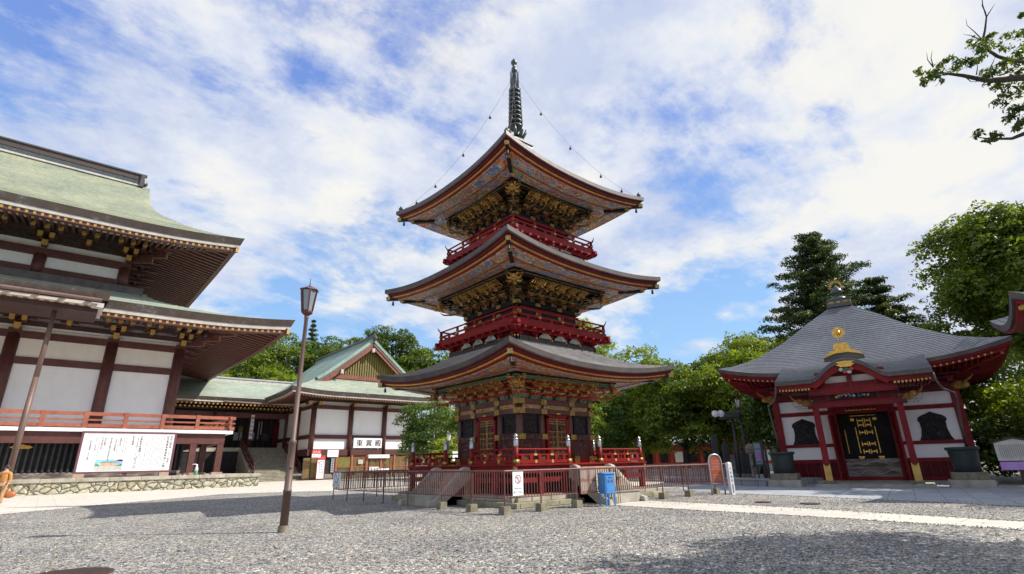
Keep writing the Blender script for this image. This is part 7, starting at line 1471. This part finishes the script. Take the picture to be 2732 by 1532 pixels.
bough([st_, Q(2960, 420), Q(2820, 365), Q(2732, 357), Q(2700, 370), Q(2640, 371), Q(2605, 366)], 0.07, 0.006)
for tw in (((2622, 108), (2600, 85), (2580, 68), (2577, 50)), ((2622, 108), (2590, 95), (2570, 92)), ((2632, 45), (2645, 25), (2655, 10)), ((2490, 180), (2484, 155), (2487, 135)), ((2490, 180), (2475, 160), (2472, 140)), ((2605, 200), (2608, 180), (2604, 150)), ((2640, 185), (2650, 165), (2655, 150)), ((2630, 35), (2620, 15), (2622, 2)), ((2520, 196), (2500, 210), (2480, 220)), ((2575, 205), (2590, 218), (2615, 218))): bough([Q(*q) for q in tw], 0.010, 0.002)
m.build('trunk', zk, True)
cl = [(2462, 196, 20), (2490, 200, 24), (2515, 185, 22), (2528, 163, 18), (2548, 190, 26), (2565, 168, 22), (2590, 175, 16), (2605, 155, 20), (2470, 220, 16), (2500, 215, 18), (2600, 115, 18), (2620, 130, 24), (2645, 115, 20), (2640, 95, 12), (2645, 200, 26), (2675, 180, 26), (2680, 130, 22), (2700, 100, 24), (2720, 130, 26), (2725, 85, 18), (2730, 40, 14), (2650, 225, 20), (2685, 225, 28), (2715, 190, 28), (2730, 235, 34), (2700, 255, 26), (2670, 272, 22), (2730, 285, 32), (2700, 300, 26), (2690, 322, 18), (2725, 325, 26), (2705, 345, 18), (2615, 362, 20), (2635, 372, 18), (2660, 362, 16), (2730, 160, 30), (2625, 140, 16), (2660, 190, 22)]
B = []
for px, py, r in cl:
    for q in range(3): B.append((Q(px+rs.uniform(-r, r)*0.8, py+rs.uniform(-r, r)*0.45, rs.uniform(0.95, 1.06)), r/150*0.66, 0.5))
for q in range(170):
    d = rs.normal(size=3); d /= np.linalg.norm(d); p = np.array([0.3, 4.2, 10.6])+d*rs.uniform(0.4, 1)*np.array([4.6, 3.4, 2.2])
    if p[1]+off[1] < -0.045*(p[0]+off[0])-0.9: B.append((p, 0.75, 0.7))
V1, F1 = blobs_to_leaves(B[:len(cl)*3], 1900, 0.043, rs, 0.6, 0.40, 0.9)
V2, F2 = blobs_to_leaves(B[len(cl)*3:], 150, 0.12, rs, 0.5); V = np.concatenate([V1, V2]); F = np.concatenate([F1, F2+len(V1)])
quads('crown', V, F, 'leaf_dark', zk)
# loose stones on the raked gravel and spilling over the path edges, and a few fallen leaves
rs = np.random.RandomState(31); n = 15000; r_ = rs.uniform(6.5, 32, n); a_ = np.radians(rs.uniform(-6, 88, n)); PX_ = np.stack([r_*np.sin(a_), r_*np.cos(a_)], 1)
pe = [(16.4, 2.3), (16.85, 7.5), (16.7, 10.3), (16.9, 13), (16.7, 15.4)]; pg = [(18.4, 2.5), (19.45, 8.6), (19.6, 14.85)]; pc = [(23.5, 3.1), (25.2, 11.0), (25.5, 13.9), (27.9, 18.0)]; pp2 = [(-1.1, 32.4), (2.9, 36.4), (9.9, 42.6)]
ex_ = []
for pl_ in (pe, pg, pc, pp2):
    for (x0, y0), (x1, y1) in zip(pl_[:-1], pl_[1:]):
        k_ = int(math.hypot(x1-x0, y1-y0)*75); t_ = rs.random((k_, 1)); q_ = np.array([x0, y0])*(1-t_)+np.array([x1, y1])*t_; ex_.append(q_+rs.normal(size=(k_, 2))*0.09)
PX_ = np.concatenate([PX_]+ex_)
ins = (abs(PX_[:, 0]-18.21) < 4.8) & (abs(PX_[:, 1]-20.54) < 4.8); onp = (PX_[:, 0] > 16.9) & (PX_[:, 0] < 18.3) & (PX_[:, 1] < 15.4); onc = (PX_[:, 0] > 25.6); PX_ = PX_[~(ins | onp | onc)]
n = len(PX_); s_ = rs.uniform(0.010, 0.024, (n, 1)); ang = rs.uniform(0, PI, n); ca, sa = np.cos(ang)[:, None], np.sin(ang)[:, None]; C3 = np.concatenate([PX_, np.full((n, 1), 0.006)], 1)
def arm(ax, ay, az): return C3+np.concatenate([s_*(ax*ca-ay*sa), s_*(ax*sa+ay*ca), s_*az], 1)
o6 = [arm(1.3, 0, 0.1), arm(0, 0.9, 0.0), arm(-1.2, 0.1, 0.15), arm(0.1, -0.9, 0.05), arm(0.5, 0.3, 0.7), arm(-0.5, -0.3, 0.75)]
Vp = np.stack(o6, 1).reshape(-1, 3); b6 = np.arange(n)[:, None]*6; Fp = np.concatenate([b6+np.array(f) for f in ((0, 1, 4, 4), (1, 2, 5, 4), (2, 3, 5, 5), (3, 0, 4, 5))], 0)
tri = Fp[:, 2] == Fp[:, 3]; fl = [tuple(int(q) for q in (f[:3] if t else f)) for f, t in zip(Fp, tri)]
me = bpy.data.meshes.new('loose_gravel'); me.from_pydata(Vp.tolist(), [], fl); me.materials.append(MATS['gravel_mat']); lg = bpy.data.objects.new('loose_gravel', me); COL.objects.link(lg); struct(lg, 'stuff'); tag(lg, 'loose grey and tan stones lying on the gravel and along the path edges', 'gravel')
mk('dry_leaf', (0.26, 0.15, 0.05), (0.14, 0.08, 0.03), 5, 0.8)
C_ = np.stack([rs.uniform(2, 24, 110), rs.uniform(3, 15, 110), np.full(110, 0.03)], 1); Nn_ = np.array([0, 0, 1.0])+rs.normal(size=(110, 3))*0.25; Nn_ /= np.linalg.norm(Nn_, axis=1)[:, None]
V, F = leaves(C_, Nn_, 0.035, rs); fo = quads('fallen_leaves', V, F, 'dry_leaf', None); struct(fo, 'stuff'); tag(fo, 'small dry brown leaves scattered over the gravel', 'leaves')
for o in bpy.data.objects:                    # crisp shading on flat pieces, no leftovers
    if o.type == 'MESH' and not o.data.materials: o.data.materials.append(MATS['stone'])
